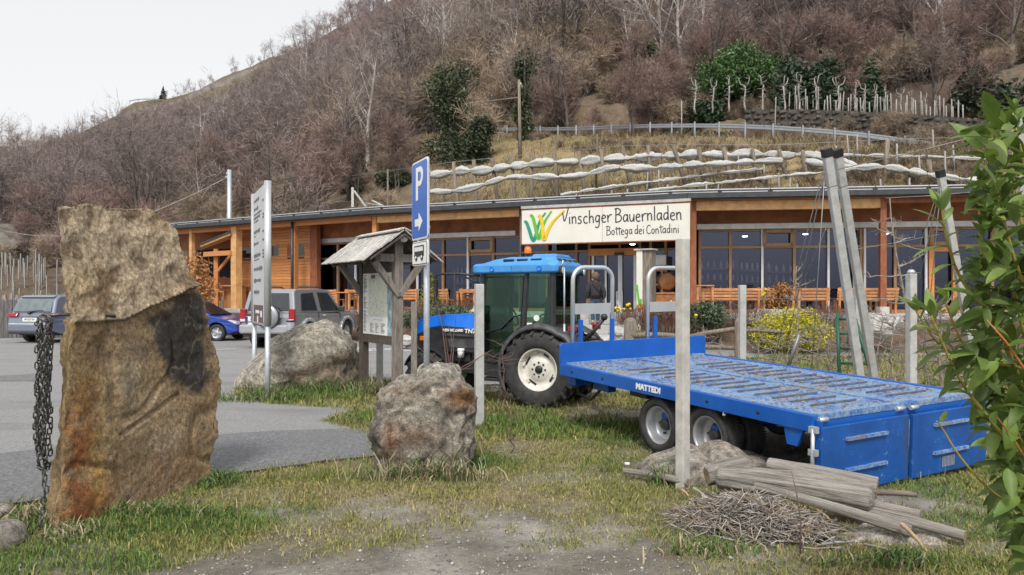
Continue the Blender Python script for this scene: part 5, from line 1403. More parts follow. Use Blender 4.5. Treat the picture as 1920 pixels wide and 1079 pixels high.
def flowers(px, py, Y, n, label, w=.4, z=None):
 p = at(px, py, Y); r_ = thing('daffodils', label, 'flowers', p); m = MB(); m2 = MB(); rg = random.Random(int(px))
 for k in range(n):
  x, y, h = rg.gauss(0, w * .4), rg.gauss(0, .1), rg.uniform(.2, .42); m2.tube([(x, y, -.15), (x + rg.gauss(0, .03), y, h)], .008, 4); m.lathe([(0, 0), (.055, .01), (.03, .03), (.03, .07), (0, .06)], 7, (x, y, h), (rg.gauss(0, .4), -1, .3))
  for q_ in range(2): m2.beam((x, y, -.15), (x + rg.gauss(0, .08), y + rg.gauss(0, .05), h * .9), .015, .004)
 m.build('bloom', M['yellow_flower'], r_); m2.build('leaves', M['juniper'], r_)
flowers(1162, 596, 23.2, 9, 'clump of yellow daffodils beside the steps', .55); flowers(1437, 566, 24.3, 4, 'few yellow daffodils at the left end of the right planter', .3); flowers(1290, 608, 21.6, 3, 'single tuft of yellow flowers behind the rail fence', .2)
def shrub(px, py, Y, w, h, label, mat, n=2000, size=.05, d=None):
 p = at(px, py, Y); d = d or w * .8; return bush('shrub', label, 'shrub', (p.x, p.y, p.z), [((0, 0, h * .28), (w * .40, d * .40, h * .46))] * 2 + blob_pile(rb, w, d, h, 12), n, size, mat, shell=.6)
def twiggy(px, py, Y, w, h, label, mat='red_shrub', n=1500):
 p = at(px, py, Y); r_ = thing('twiggy_shrub', label, 'shrub', p); V = []; T = []; rg = random.Random(int(px))
 for k in range(n):
  x0, y0 = rg.uniform(-.5, .5) * w, rg.uniform(-.4, .4) * .9; z0 = rg.random() ** 1.3 * h * .7 * (1.1 - abs(x0 / w)); d_ = Vector((rg.gauss(x0 * .5, .5), rg.gauss(0, .5), 1)).normalized(); L = rg.uniform(.2, .5) * h * .8; s = d_.orthogonal().normalized() * .007
  a = Vector((x0, y0, z0)); o = len(V); V += [a - s, a + s, a + d_ * L]; T.append((o, o + 1, o + 2))
 link_mesh('twigs', raw_mesh('twigs', np.array([tuple(v) for v in V]), np.array(T), M[mat]), r_)
 m = MB()
 for k in range(9): x = rg.uniform(-.4, .4) * w; m.tube([(x * .5, 0, -.2), (x, rg.gauss(0, .15), h * .7)], [.015, .006], 4)
 m.build('stem', M['bark'], r_)
shrub(1480, 645, 20.6, 2.45, 1.22, 'wide golden yellow juniper mound in the middle of the bed', 'gold_thuja', 9000, .038, 1.5)
shrub(1480, 646, 21.0, 2.25, .75, 'dark green lower foliage behind the golden juniper mound', 'thuja_dark', 2600, .055, 1.3)
shrub(1322, 612, 22.3, 1.6, .95, 'spreading grey green juniper right of the concrete post', 'juniper', 3400, .05)
shrub(1430, 640, 20.8, .9, .45, 'low dark green tuft at the left foot of the golden juniper', 'thuja_dark', 1000, .05)
twiggy(1212, 610, 22.5, 1.6, .75, 'reddish brown leafless shrub left of the steps side post'); twiggy(1255, 618, 22.2, 1.7, .95, 'dense reddish brown leafless shrub behind the trailer loops'); twiggy(1385, 605, 22.8, 1.9, .75, 'reddish brown leafless shrub left of the golden juniper')
twiggy(1545, 600, 22.6, 1.4, .6, 'reddish brown leafless shrub right of the golden juniper'); twiggy(862, 590, 25.0, 1.9, .6, 'tan brown leafless shrub below the planter by the tractor mirror'); twiggy(800, 605, 25, 2.0, .75, 'brown leafless shrub behind the tractor bonnet')
twiggy(1580, 632, 20.5, 1.3, .5, 'straw coloured dead perennials at the foot of the ladder', 'twig_tan', 700); twiggy(660, 612, 26.5, 2.0, .7, 'brown leafless hedge beyond the silver off-roader')
shrub(838, 598, 24.4, 2.2, .6, 'grey green spreading juniper under the left planter', 'juniper', 2200, .05); shrub(1190, 634, 20.6, .8, .3, 'pale green ground shrub beside the weathered stump post', 'olive_bush', 700, .04)
shrub(775, 610, 24.4, 1.0, .6, 'dark green juniper between notice board and pole', 'juniper', 1200, .05)
p0 = at(1104, 652, 21.6); r_ = thing('stone_steps', 'pale stone steps leading up to the shop entrance', 'steps', (p0.x, p0.y, 0), -.32)
for i in range(6):
 for k in range(3):
  m = MB(); m.box((-1.1 + k * .93, .4 + i * .72, .165 * (i + 1) / 2 - .03), (.918, .716, .165 * (i + 1) + .06)); m.build('slab', M['paving'], r_, bevel=.012)
STEP = lambda Y: min(6, max(0, int((Y - p0.y) / .72) + 1)) * .165
r2 = thing('handrail', 'thin steel handrail beside the stone steps', 'handrail', (at(1163, 0, 25.0).x, 25.0, .75))
m = MB(); m.tube([(-.28, -2.2, .32), (-.28, -1.2, .72), (-.1, .1, .98), (.08, .2, 1.0), (.1, .2, .0)], .025, 8); m.build('rail', M['alu'], r2)
m = MB(); m.cyl((-.1, .1, 0), (-.1, .1, .97), .022, 8); m.build('post', M['alu'], r2); m = MB(); m.cyl((-.28, -2.2, -.7), (-.28, -2.2, .32), .022, 8); m.build('post', M['alu'], r2)
mk('bark_rock', (.17, .155, .135), .95, var=.5, scale=.8, bump=1, bscale=2, bdist=.2)
def small_rock(px, py, Y, w, h, label, mat='planter_stone', sd=1):
 p = at(px, py, Y); m = bmesh.new(); bmesh.ops.create_icosphere(m, subdivisions=3, radius=1.0)
 for v in m.verts:
  n_ = noise.noise(v.co * 1.3 + Vector((sd * 7.1, 0, 0))) * .4 + noise.noise(v.co * 3.2 + Vector((sd, 5, 0))) * .15; v.co *= 1 + n_
  v.co.x *= w / 2; v.co.y *= w / 2.6; v.co.z *= h / 2
 me_ = bpy.data.meshes.new('bed_rock'); m.to_mesh(me_); m.free(); me_.materials.append(M[mat]); ob = bpy.data.objects.new('bed_rock', me_); COL.objects.link(ob); ob.location = p; return tag(ob, label, 'rock')
small_rock(1645, 612, 20.6, 1.3, .75, 'rounded grey rock in the bed behind the leaning posts', sd=2); small_rock(1165, 628, 20.4, .55, .45, 'pale rock beside the weathered stump post', sd=3); small_rock(1130, 640, 20.0, .5, .35, 'small pale rock left of the stump post', sd=4); small_rock(1410, 600, 23.2, .8, .4, 'low grey rock below the right planter', sd=5)
small_rock(905, 588, 24.6, 1.1, .5, 'pale block of stone behind the front concrete post', sd=6); small_rock(760, 640, 22.6, .7, .35, 'small pale rock at the edge of the lot behind the pole', sd=7); small_rock(590, 600, 26.5, .8, .5, 'grey rock beyond the off-roader', sd=8)
def rail_fence():
 r_ = thing('split_rail_fence', 'weathered split rail fence with a stout stump post before the bed', 'fence', (at(1182, 0, 19).x, 19.0, 0))
 o = r_.location
 for px, Y, w, top in [(1182, 19.0, .34, 1.03), (1384, 18.0, .17, 1.05)]:
  p = at(px, 0, Y); m = MB(); m.lathe([(w / 2 * 1.05, -.2), (w / 2, .5), (w / 2 * .95, top - .08), (w / 2 * .6, top), (0, top + .02)], 9, (p.x - o.x, p.y - o.y, 0)); m.build('post', M['old_wood'], r_)
 for (a, b, z0, z1, w) in [((1184, 18.9), (1290, 18.6), .60, .58, .07), ((1184, 18.9), (1290, 18.6), .42, .34, .06), ((1270, 18.7), (1386, 18.0), .50, .82, .06), ((1270, 18.7), (1386, 18.0), .30, .34, .055), ((1384, 18), (1470, 17.6), .75, .74, .05)]:
  p, q_ = at(a[0], 0, a[1]), at(b[0], 0, b[1]); m = MB(); m.tube([(p.x - o.x, p.y - o.y, z0), ((p.x + q_.x) / 2 - o.x, (p.y + q_.y) / 2 - o.y, (z0 + z1) / 2 + .03), (q_.x - o.x, q_.y - o.y, z1)], [w, w * .95, w * .85], 8); m.build('rail', M['old_wood'], r_)
rail_fence()
r_ = thing('plank_fence', 'dark grey upright plank fence at the left edge of the parking lot', 'fence', (-24, 28.2, 0)); first = None
for i in range(46):
 if first is None: m = MB(); m.box((0, 0, .72), (.145, .028, 1.44)); first = m.build('plank', M['fence_grey'], r_); ob = first
 else: ob = first.copy(); COL.objects.link(ob)
 ob.location = (i * .163, rt.uniform(-.012, .012), rt.uniform(-.05, .05)); ob.rotation_euler = (0, rt.gauss(0, .012), 0)
for z in (.45, 1.12): m = MB(); m.box((3.7, .05, z), (7.6, .05, .1)); m.build('fence_rail', M['fence_grey'], r_)
n_ = 0; m = MB(); m.box((0, 0, .8), (.075, .075, 1.8)); vp0 = m.build('vineyard_post', M['stake_pale'])
for i in range(170):
 px = -20 + (i * 61) % 190 + rt.uniform(-6, 6) if i < 140 else 375 + rt.uniform(0, 60); Y = rt.uniform(33, 58); x = (px - 960) / F * Y
 ob = vp0 if n_ == 0 else vp0.copy()
 if n_: COL.objects.link(ob)
 n_ += 1; ob.location = (x, Y, max(0, hz1(x, Y)) - .1); ob.rotation_euler = (0, rt.gauss(0, .02), 0); ob.scale = (1, 1, rt.uniform(.8, 1.12)); tag(ob, 'slim whitish vineyard post in the rows beyond the plank fence', 'post', 'vineyard posts at the left')
for i in range(60):
 px = -20 + (i * 47) % 200; Y = rt.uniform(31, 56); x = (px - 960) / F * Y
 ob = copy_tree(vkind); ob.location = (x, Y, max(0, hz1(x, Y))); ob.rotation_euler = (0, 0, rt.uniform(0, 6)); ob['label'] = 'leafless vine bush among the posts beyond the plank fence'; ob['group'] = 'leafless vines at the left'; ob['category'] = 'vine'
small_rock(15, 470, 66, 6.5, 4.2, 'grey rock outcrop above the vineyard posts at the left edge', 'bark_rock', sd=9)
for a, b, w, lab in [((661, 352), (661, 389), .12, 'upright weathered timber sticking up behind the roof at the left'), ((664, 358), (686, 388), .12, 'pale board leaning against the upright timber behind the roof'), ((688, 381), (716, 386), .14, 'pale board lying on the roof edge'), ((698, 376), (722, 388), .10, 'second pale board lying across the roof boards')]:
 p, q_ = at(*a, 37.6), at(*b, 37.2); m = MB(); m.beam((0, 0, 0), q_ - p, w, .05); ob = m.build('old_timber', M['shingle']); ob.location = p; tag(ob, lab, 'board')
def fn3(p, s, o=5):
 a = 0; w = 1; t = 0; v = Vector(p) * s
 for k in range(o): a += noise.noise(v) * w; t += w; w *= .5; v = v * 2.03 + Vector((7.3, 1.1, 3.7))
 return a / t
def rock_mat(name, bump=.9, sc=22, lb=.7, speck=.30, st=1.0):
 g = NG(name); v = g.mapping((1, 1, st)); base = g.attr('tint', 'Color')
 f = g.noise(v, sc, 8, .75); f2 = g.noise(v, sc * 4.5, 5, .8); l = g.noise(v, 7, 6, .7, .6)
 c = g.mix(g.ramp(f, .36, .66), g.mix(1.0, base, (.42, .39, .36), 'MULTIPLY'), g.mix(1.0, base, (1.5, 1.48, 1.44), 'MULTIPLY'))
 c = g.mix(g.ramp(f2, .38, .64), g.mix(1.0, c, (.55, .53, .51), 'MULTIPLY'), g.mix(1.0, c, (1.38, 1.38, 1.36), 'MULTIPLY'))
 c = g.mix(g.ramp(l, .60, .72, 0, speck), c, (.42, .40, .36))
 g.base(c); g.rough(.88); g.bump(l, lb, .07); g.bump(f, bump, .05); g.bump(f2, .9, .015)
 return g.m
rock_mat('rock_slab', .6, 34, .3, .22, .85); rock_mat('rock_grey', 1.0, 16, speck=.45)
RA = Vector((-3.09, 5.03)); RD = Vector((.32, .947)).normalized(); RN = Vector((RD.y, -RD.x))
def slab_uz(px, py):
 k = (px - 960) / F; u = (RA.x - k * RA.y) / (k * RD.y - RD.x); Y = RA.y + u * RD.y
 return u, EYE - (py - HY) / F * Y
ARR = [slab_uz(*a) for a in [(104, 1010), (112, 950), (120, 880), (124, 800), (130, 720), (134, 640), (133, 600), (128, 540), (122, 470), (117, 420), (116, 392)]]
RGT = [slab_uz(*a) for a in [(394, 915), (398, 880), (396, 850), (412, 815), (408, 780), (417, 740), (412, 690), (402, 645), (392, 600), (380, 560), (372, 535), (352, 500), (338, 455), (322, 420), (300, 395)]]
TOPL = [slab_uz(*a) for a in [(116, 392), (150, 382), (188, 378), (205, 388), (235, 390), (262, 384), (290, 388), (302, 398)]]
def lerp_tab(tab, x, ix, iy):
 t = sorted((a[ix], a[iy]) for a in tab); return float(np.interp(x, [a[0] for a in t], [a[1] for a in t]))
CR = [slab_uz(*a) for a in [(128, 606), (180, 604), (240, 598), (275, 577), (310, 563), (345, 545), (372, 535)]]
NL, NF, NB = 170, 150, 70
verts = []; cols_ = []
ZB = -.08; ZT = max(p[1] for p in TOPL)
for i in range(NL):
 t = i / (NL - 1); loop = []
 z = ZB + (ZT - ZB) * t
 ul = lerp_tab(ARR, z, 1, 0); ur = lerp_tab(RGT, z, 1, 0)
 for j in range(NF + NB):
  if j < NF: s = j / (NF - 1); u = ul + (ur - ul) * s; w = 0.0; side = 0
  else:
   s = (j - NF + 1) / (NB + 1); taper = 1 - .25 * max(0, t)
   path_ = [(ur, 0), (ur + .02, -.18), (ur - .12, -.52 * taper), ((ul + ur) / 2, -.62 * taper), (ul + .34, -.50 * taper), (ul + .16, -.27 * taper), (ul, 0)]
   q_ = s * 6; k = min(int(q_), 5); f_ = q_ - k; u = path_[k][0] * (1 - f_) + path_[k + 1][0] * f_; w = path_[k][1] * (1 - f_) + path_[k + 1][1] * f_; side = 1
  ztop = lerp_tab(TOPL, u, 0, 1) if u < TOPL[-1][0] else TOPL[-1][1]
  zz = min(z, ztop + .02) if t < 1 else ztop
  zc = lerp_tab(CR, u, 0, 1)
  up = zz - zc
  p3 = Vector((u * 1.0, w, zz))
  n1 = fn3(p3, 1.7, 4); n2 = fn3(p3 + Vector((9, 2, 4)), 6.0, 5); n3_ = fn3(p3 + Vector((3, 8, 1)), 17, 4)
  wob = n1 * .045 + n2 * (.022 if up > 0 else .012)
  lean = 0.0
  back_ = 0.0
  if up > 0: back_ = up * .34; lean = (.006 + .03 * min(1, max(0, (u - .45) * 2))) * math.exp(-up / .05); wob += n2 * .012 + n3_ * .012
  else: lean = -(.004 + .034 * min(1, max(0, (u - .4) * 2))) * math.exp(up / .06); wob += n3_ * .006 - .05 * max(0, 1 - abs(fn3((u, 0, zz), 1.3, 2) * 14)) * .5
  c0, c1 = slab_uz(230, 815), slab_uz(330, 745)
  du, dz = c1[0] - c0[0], c1[1] - c0[1]; L_ = math.hypot(du, dz); sdl = ((u - c0[0]) * -dz + (zz - c0[1]) * du) / L_; tt = ((u - c0[0]) * du + (zz - c0[1]) * dz) / L_ ** 2
  if side == 0 and -.05 < tt < 1.1: wob -= .03 * math.exp(-(sdl / .015) ** 2)
  if side == 0: ww = w + lean + wob
  else: ww = w + lean + wob * 1.4; u = u + n2 * .05
  if side == 0 and (j < 5): u += (n2 * .05 + n3_ * .03)
  if side == 0 and (j > NF - 6): u += (n2 * .05 + n3_ * .03)
  zz += n2 * .02 if t > .97 else 0
  P_ = RA + RD * u + RN * ww; P_ += P_.normalized() * back_
  verts.append((P_.x, P_.y, zz))
  if up > 0 and (side == 0 or zz > .9):
   c = np.array([.47, .385, .28]) * (1 + .9 * n2) + np.array([.07, .02, -.03]) * max(0, n1 * 2)
   if n3_ > .12: c = c * np.array([1.22, 1.22, 1.2])
   if n2 < -.15: c = c * np.array([.72, .66, .60])
  else:
   c = np.array([.58, .42, .245]) * (1 + .9 * n1)
   def spot(px, py, ru, rz, col, a):
    global c
   m_ = []
   for px, py, ru, rz, col, a in [(300, 830, .35, .35, (.50, .42, .31), .8), (235, 720, .25, .35, (.48, .40, .28), .8), (150, 690, .16, .25, (.26, .21, .11), .7), (170, 780, .2, .12, (.29, .14, .06), .7),
                                           (150, 790, .24, .6, (.42, .235, .085), .75), (165, 955, .22, .28, (.40, .145, .045), .9), (152, 860, .10, .28, (.40, .15, .05), .9), (185, 880, .07, .22, (.70, .44, .12), 1.0), (200, 800, .07, .3, (.46, .35, .20), .6), (280, 900, .22, .2, (.33, .15, .06), .8), (250, 930, .1, .1, (.38, .32, .26), .6), (355, 870, .2, .2, (.31, .18, .08), .7),
                                           (375, 800, .2, .3, (.30, .22, .13), .7), (350, 690, .2, .1, (.25, .22, .18), .3), (200, 650, .25, .12, (.17, .115, .07), .8), (285, 650, .2, .12, (.15, .11, .08), .6)]:
    uu, zq = slab_uz(px, py); e = a * math.exp(-((u - uu) / ru) ** 2 - ((zz - zq) / rz) ** 2) * min(1, max(0, .75 + n1 * 2.0 + n2 * 1.5))
    e = min(1, e * 1.3); c = c * (1 - e) + np.array(col) * e
   k_ = 0.0
   for px, py, ru, rz in [(355, 600, .22, .15), (370, 660, .22, .17), (340, 690, .20, .16), (315, 640, .18, .15), (375, 720, .15, .12), (350, 565, .16, .08), (300, 600, .16, .06)]:
    uu, zq = slab_uz(px, py); k_ += math.exp(-((u - uu) / ru) ** 2 - ((zz - zq) / rz) ** 2)
   k_ = min(1, max(0, (k_ - .22 + n2 * .6 + n1 * .5) * 1.6)) if side == 0 else 0
   c = c * (1 - k_) + np.array([.062, .054, .053]) * (1 + .8 * n2 + .8 * max(0, n3_)) * k_
   b_ = math.exp(-(up / .12) ** 2) * .45 if side == 0 else 0  # brown band below the lip: the overhang's shade put into the colour
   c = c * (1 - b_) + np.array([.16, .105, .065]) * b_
   if -.02 < up <= 0.0: c = c * .7  # crease right under the lip shaded in the colour
   v_ = fn3((u * 5, 0, zz * .8), 1.6, 3)
   c = c * (1 + .35 * v_)
   if abs(fn3((u + 5, 0, zz), 2.2, 3)) < .012: c = c * .5 + np.array([.36, .31, .24]) * .5
   if side == 1 and RN is not None and u < ul + .4: c = np.array([.46, .33, .165]) * (1 + .9 * n1) * (1 + .6 * n2)
  cols_.append(np.clip(c, .01, .7))
nn = NF + NB; tri = []
for i in range(NL - 1):
 for j in range(nn):
  a, b = i * nn + j, i * nn + (j + 1) % nn; tri += [(a, b, b + nn), (a, b + nn, a + nn)]
cx = np.array(verts[-nn:]).mean(0); verts.append(tuple(cx)); cols_.append(np.array([.36, .32, .26]))
for j in range(nn): tri.append(((NL - 1) * nn + j, (NL - 1) * nn + (j + 1) % nn, len(verts) - 1))
o_ = Vector((RA.x + .4, RA.y + .9, 0)); V = np.array(verts) - np.array(o_)
me = raw_mesh('standing_rock', V, np.array(tri), M['rock_slab'], np.array(cols_)); me.polygons.foreach_set('use_smooth', np.ones(len(tri), bool))
ob = link_mesh('standing_rock', me, loc=o_); tag(ob, 'huge upright slab of brown and beige rock at the left, dark patch in its middle', 'rock')
def boulder(name, label, outline, Y, depth, mat, colfn, amp=.05, cat='rock', sub=5, flat=1.0, strata=None, back=1.0):
 pts = [at(px, py, Y) for px, py in outline]; cx = sum(p.x for p in pts) / len(pts); cz = sum(p.z for p in pts) / len(pts)
 ang = sorted((math.atan2(p.z - cz, p.x - cx), math.hypot(p.x - cx, p.z - cz)) for p in pts)
 A_ = np.array([ang[-1][0] - 2 * math.pi] + [a for a, _ in ang] + [ang[0][0] + 2 * math.pi]); Rr = np.array([ang[-1][1]] + [r for _, r in ang] + [ang[0][1]])
 b = bmesh.new(); bmesh.ops.create_icosphere(b, subdivisions=sub, radius=1.0)
 V = []; Cc = []
 for v in b.verts:
  d = v.co.normalized(); th = math.atan2(d.z, d.x); rho = math.hypot(d.x, d.z); r = float(np.interp(th, A_, Rr))
  q_ = rho ** .62; yy = math.copysign(abs(d.y) ** 1.0, d.y) * depth
  p = Vector((math.cos(th) * r * q_, yy * (1 if d.y < 0 else back), math.sin(th) * r * q_))
  w = p + Vector((cx, Y, cz)); s = Vector((w.x, w.y, w.z))
  if strata: s = Vector((s.x * strata[0] + s.z * strata[1], s.y, s.z * strata[2] - s.x * strata[1]))
  n1 = fn3(s, 1.6, 4); n2 = fn3(s + Vector((4, 4, 9)), 5.5, 5); n3_ = fn3(s + Vector((1, 9, 2)), 15, 4)
  nd = (Vector((math.cos(th) * rho, d.y, math.sin(th) * rho))).normalized()
  facet = abs(fn3(s + Vector((2, 7, 7)), 2.3, 2))
  p = p + nd * (n1 * amp * 1.4 + n2 * amp * .8 + n3_ * amp * .35 - facet * amp * 1.1)
  V.append(tuple(p)); Cc.append(colfn(p, Vector((cx, Y, cz)) + p, n1, n2, n3_))
 T = [[l.index for l in f.verts] for f in b.faces]; b.free()
 me = raw_mesh(name, np.array(V), np.array(T), M[mat], np.clip(np.array(Cc), .01, .75)); me.polygons.foreach_set('use_smooth', np.ones(len(T), bool))
 return tag(link_mesh(name, me, loc=(cx, Y, cz)), label, cat)
def px_of(w): return 960 + w.x / w.y * F, HY - (w.z - EYE) / w.y * F
def c_mid(p, w, n1, n2, n3_):
 c = np.array([.40, .375, .335]) * (1 + 1.0 * n2)
 if n3_ > .1: c = c * 1.3
 if n3_ < -.15: c = c * .62
 px, py = px_of(w)
 for a, b_, ra, rb_, col, k in [(735, 840, 20, 45, (.27, .12, .065), 1.0), (868, 745, 28, 20, (.33, .16, .06), 1.1), (790, 820, 60, 20, (.25, .165, .11), .7), (760, 735, 40, 18, (.27, .20, .13), .7), (700, 800, 15, 60, (.17, .15, .135), .8)]:
  e = min(1, k * math.exp(-((px - a) / ra) ** 2 - ((py - b_) / rb_) ** 2) * (1 + 2.5 * n2)); e = max(0, e); c = c * (1 - e) + np.array(col) * e * (1 + .6 * n3_)
 return c
boulder('boulder', 'rugged grey boulder with rusty patches standing in the middle of the lawn edge', [(692, 790), (698, 765), (712, 738), (745, 712), (775, 698), (800, 684), (826, 675), (846, 680), (868, 694), (884, 722), (890, 760), (888, 800), (890, 850), (884, 900), (800, 925), (720, 905), (708, 880), (700, 845)], 7.0, .42, 'rock_grey', c_mid, .075, strata=(1, .6, 2.2))
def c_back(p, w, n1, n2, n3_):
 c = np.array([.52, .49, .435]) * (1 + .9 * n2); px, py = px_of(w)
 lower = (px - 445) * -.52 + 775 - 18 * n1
 if py > 690 - (px - 560) * .42 + n1 * 20 and px > 540: c = np.array([.30, .25, .19]) * (1 + .9 * n2)  # browner lower right, with the shade of the hollow put into the colour
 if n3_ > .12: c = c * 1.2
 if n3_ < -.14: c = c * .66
 return c
boulder('boulder', 'broad pale grey boulder with a brown underside, shade tinted in, beside the pole sign', [(446, 735), (455, 700), (480, 672), (505, 648), (530, 628), (560, 612), (590, 605), (618, 605), (640, 615), (652, 630), (668, 650), (675, 690), (672, 740), (560, 750)], 13.3, .85, 'rock_grey', c_back, .10, strata=(.6, .5, 2.0))
p = at(545, 622, 14.4)
tb = thing('metal_bollard', 'short dark grey metal post standing behind the broad pale boulder', 'bollard', (p.x, p.y, 0)); h_ = at(545, 600, 14.4).z
m = MB(); m.lathe([(0, 0), (.075, 0), (.075, h_ - .02), (.06, h_), (0, h_)], 14); m.build('tube', M['galv'], tb); m = MB(); m.lathe([(.078, h_ - .04), (.082, h_ - .04), (.082, h_ - .01), (.078, h_ - .01)], 14); m.build('rim', M['gutter'], tb)
def c_flat(p, w, n1, n2, n3_):
 c = np.array([.52, .48, .43]) * (1 + .9 * n2)
 if n3_ > .1: c = c * 1.25
 if n3_ < -.12: c = c * .6
 return c
boulder('flat_rock', 'low flat grey rock lying behind the weathered log', [(1195, 880), (1215, 862), (1250, 850), (1320, 847), (1400, 850), (1440, 856), (1458, 880), (1440, 915), (1320, 925), (1220, 915)], 6.75, .42, 'rock_grey', c_flat, .035, sub=4)
boulder('flat_rock', 'long flat grey rock slab in the grass at the lower right corner', [(1540, 1005), (1600, 1000), (1700, 1008), (1780, 1020), (1840, 1040), (1880, 1075), (1800, 1090), (1650, 1050), (1560, 1020)], 5.0, .22, 'rock_grey', c_flat, .03, sub=4)
boulder('pale_stone', 'small pale stone at the far left edge of the lawn', [(-8, 960), (-4, 946), (8, 944), (20, 950), (22, 965), (10, 972)], 5.45, .07, 'rock_grey', lambda p, w, a, b_, c: np.array([.55, .53, .50]) * (1 + .4 * b_), .012, sub=3)
boulder('pale_stone', 'flat pale stone slab cut by the left edge of the picture', [(-40, 1030), (-30, 985), (5, 980), (30, 1010), (38, 1018), (0, 1035)], 4.8, .2, 'rock_grey', lambda p, w, a, b_, c: np.array([.46, .44, .41]) * (1 + .5 * b_), .015, sub=3)
ch = thing('iron_chain', 'dark iron chain hung in a bundle down the left side of the huge slab', 'chain', (at(80, 900, 5.15).x, 5.15, 0)); o = ch.location.copy()
m = MB(); ps = []
a_, l_ = .0125, .0155
for k in range(20):
 t = 2 * math.pi * k / 20; x = math.cos(t) * a_; z = math.sin(t) * a_ + (l_ if math.sin(t) > 0 else -l_) * .75
 ps.append((x, 0, z))
m.tube(ps, .0052, 6, closed=True); link0 = m.build('chain_link', M['chain_steel'], ch); first_l = True
def put_link(p, d, tw):
 global first_l
 if first_l: ob = link0; first_l = False
 else: ob = link0.copy(); COL.objects.link(ob)
 q_ = Vector((0, 0, 1)).rotation_difference(Vector(d).normalized()); ob.location = Vector(p) - o; ob.rotation_mode = 'QUATERNION'; ob.rotation_quaternion = q_ @ Euler((0, 0, tw)).to_quaternion()
def strand(pts, j=.006):
 rs = resample([Vector(p) for p in pts], .037)
 for i in range(len(rs) - 1):
  d = rs[i + 1] - rs[i]
  if d.length < 1e-4: continue
  put_link(rs[i] + Vector((rt.gauss(0, j), rt.gauss(0, j), 0)), d, (i % 2) * 1.57 + rt.uniform(-.45, .45) + .5)
for px, Y, y0, y1 in [(72, 5.08, 625, 868), (79, 5.14, 612, 860), (86, 5.08, 615, 872), (92, 5.13, 600, 800), (96, 5.2, 620, 860), (76, 5.2, 640, 860), (83, 5.05, 640, 866)]:
 strand([at(px, y0, Y), at(px - 2 + rt.uniform(-3, 3), (y0 + y1) / 2, Y), at(px - 3, y1, Y)])
strand([at(86, 866, 5.08), at(83, 920, 5.06), at(80, 965, 5.05), at(72, 992, 5.0)])
strand([at(72, 625, 5.1), at(76, 604, 5.1), at(86, 598, 5.12), at(96, 606, 5.12), at(98, 630, 5.14)])
strand([at(72, 868, 5.08), at(76, 882, 5.1), at(86, 876, 5.1)]); strand([at(83, 864, 5.05), at(91, 880, 5.1), at(96, 860, 5.15)])
m = MB(); q_ = at(84, 604, 5.15) - o; m.tube([(q_.x + .05 * math.cos(t), q_.y, q_.z + .05 * math.sin(t)) for t in np.linspace(0, 2 * math.pi, 20)[:-1]], .009, 8, closed=True); m.build('ring', M['chain_steel'], ch)
m = MB(); m.tube([(q_.x, q_.y, q_.z + .04), (q_.x + .08, q_.y + .04, q_.z + .05), (q_.x + .3, q_.y + .35, q_.z + .03)], .012, 8); m.build('anchor_pin', M['chain_steel'], ch)
def concrete_post(px, base, top, Y, w, label, mat='concrete', rz=.5, lean=0.0, chamfer=.008):
 p = at(px, base, Y); zt = at(px, top, Y).z; m = MB(); m.box((0, 0, (zt + .3) / 2 - .3), (w, w, zt + .3)); r_ = thing('concrete_post', label, 'post', (p.x, p.y, 0), rz, 'concrete posts')
 m.build('shaft', M[mat], r_, bevel=chamfer)
 if lean: r_.rotation_euler = (0, lean, rz)
 return r_
concrete_post(1280, 915, 448, 6.25, .088, 'pale speckled concrete post standing right in front of the blue trailer', rz=.62)
concrete_post(898.5, 795, 533, 9.2, .105, 'plain pale concrete post in front of the tractor cab', 'concrete_pale', rz=.25)
concrete_post(1391.5, 690, 535, 13.4, .115, 'concrete post beside the split rail fence, left of the golden juniper', 'concrete_pale', rz=.1)
r_ = concrete_post(1708.5, 720, 514, 10.2, .105, 'concrete post with a wire cap at the right, below the leaning post', 'concrete_pale', rz=.2)
m = MB(); m.lathe([(0, 0), (.05, 0), (.055, .03), (.03, .06), (0, .06)], 10, (0, 0, at(0, 514, 10.2).z)); m.build('cap', M['galv'], r_)
concrete_post(1607, 700, 512, 13.2, .105, 'concrete post half hidden behind the crossing leaning posts', 'concrete_pale', rz=.1)
concrete_post(712, 725, 640, 12.9, .11, 'short pale post stub seen beneath the notice board', 'concrete_pale', rz=.1)
concrete_post(1632, 690, 600, 12, .07, 'thin pale post between the ladder legs', 'concrete_pale', rz=.1)
r_ = concrete_post(776.5, 700, 566, 10.4, .085, 'weathered grey post between the notice board and the blue sign pole', 'kiosk_pale', rz=.1); r_['group'] = 'posts near the notice board'
concrete_post(676, 740, 690, 12.6, .03, 'thin pale marker stake at the foot of the notice board', 'concrete_pale', rz=.1)['group'] = 'posts near the notice board'
def lean_post(px0, y0, px1, y1, Y0, Y1, w, label):
 a = at(px0, y0, Y0); b_ = at(px1, y1, Y1); d = a - b_; t = (b_.z + .3) / d.z; base = b_ - d * t
 r_ = thing('leaning_post', label, 'post', base, 0, 'tall leaning trellis posts'); m = MB(); top = a - base; m.beam((0, 0, 0), top, w, w * .85, (0, 1, 0)); m.build('shaft', M['concrete_pale'], r_, bevel=.01)
 m = MB(); u = top.normalized(); m.beam(top - u * .02, top + u * .09, w * 1.12, w * .98, (0, 1, 0)); m.build('cap', M['black_plastic'], r_, bevel=.008)
 m = MB()
 for k in (.2,):
  c = top * (1 - k * .5); m.beam(c, c + u * .008, w * 1.06, w * .92, (0, 1, 0))
 m.build('wire_wrap', M['wire'], r_)
 return base, a
LP1 = lean_post(1551, 292, 1611, 700, 9.2, 9.9, .102, 'front one of the two tall leaning concrete posts tied together')
LP2 = lean_post(1571, 292, 1636, 690, 9.6, 10.6, .100, 'rear one of the two tall leaning concrete posts tied together')
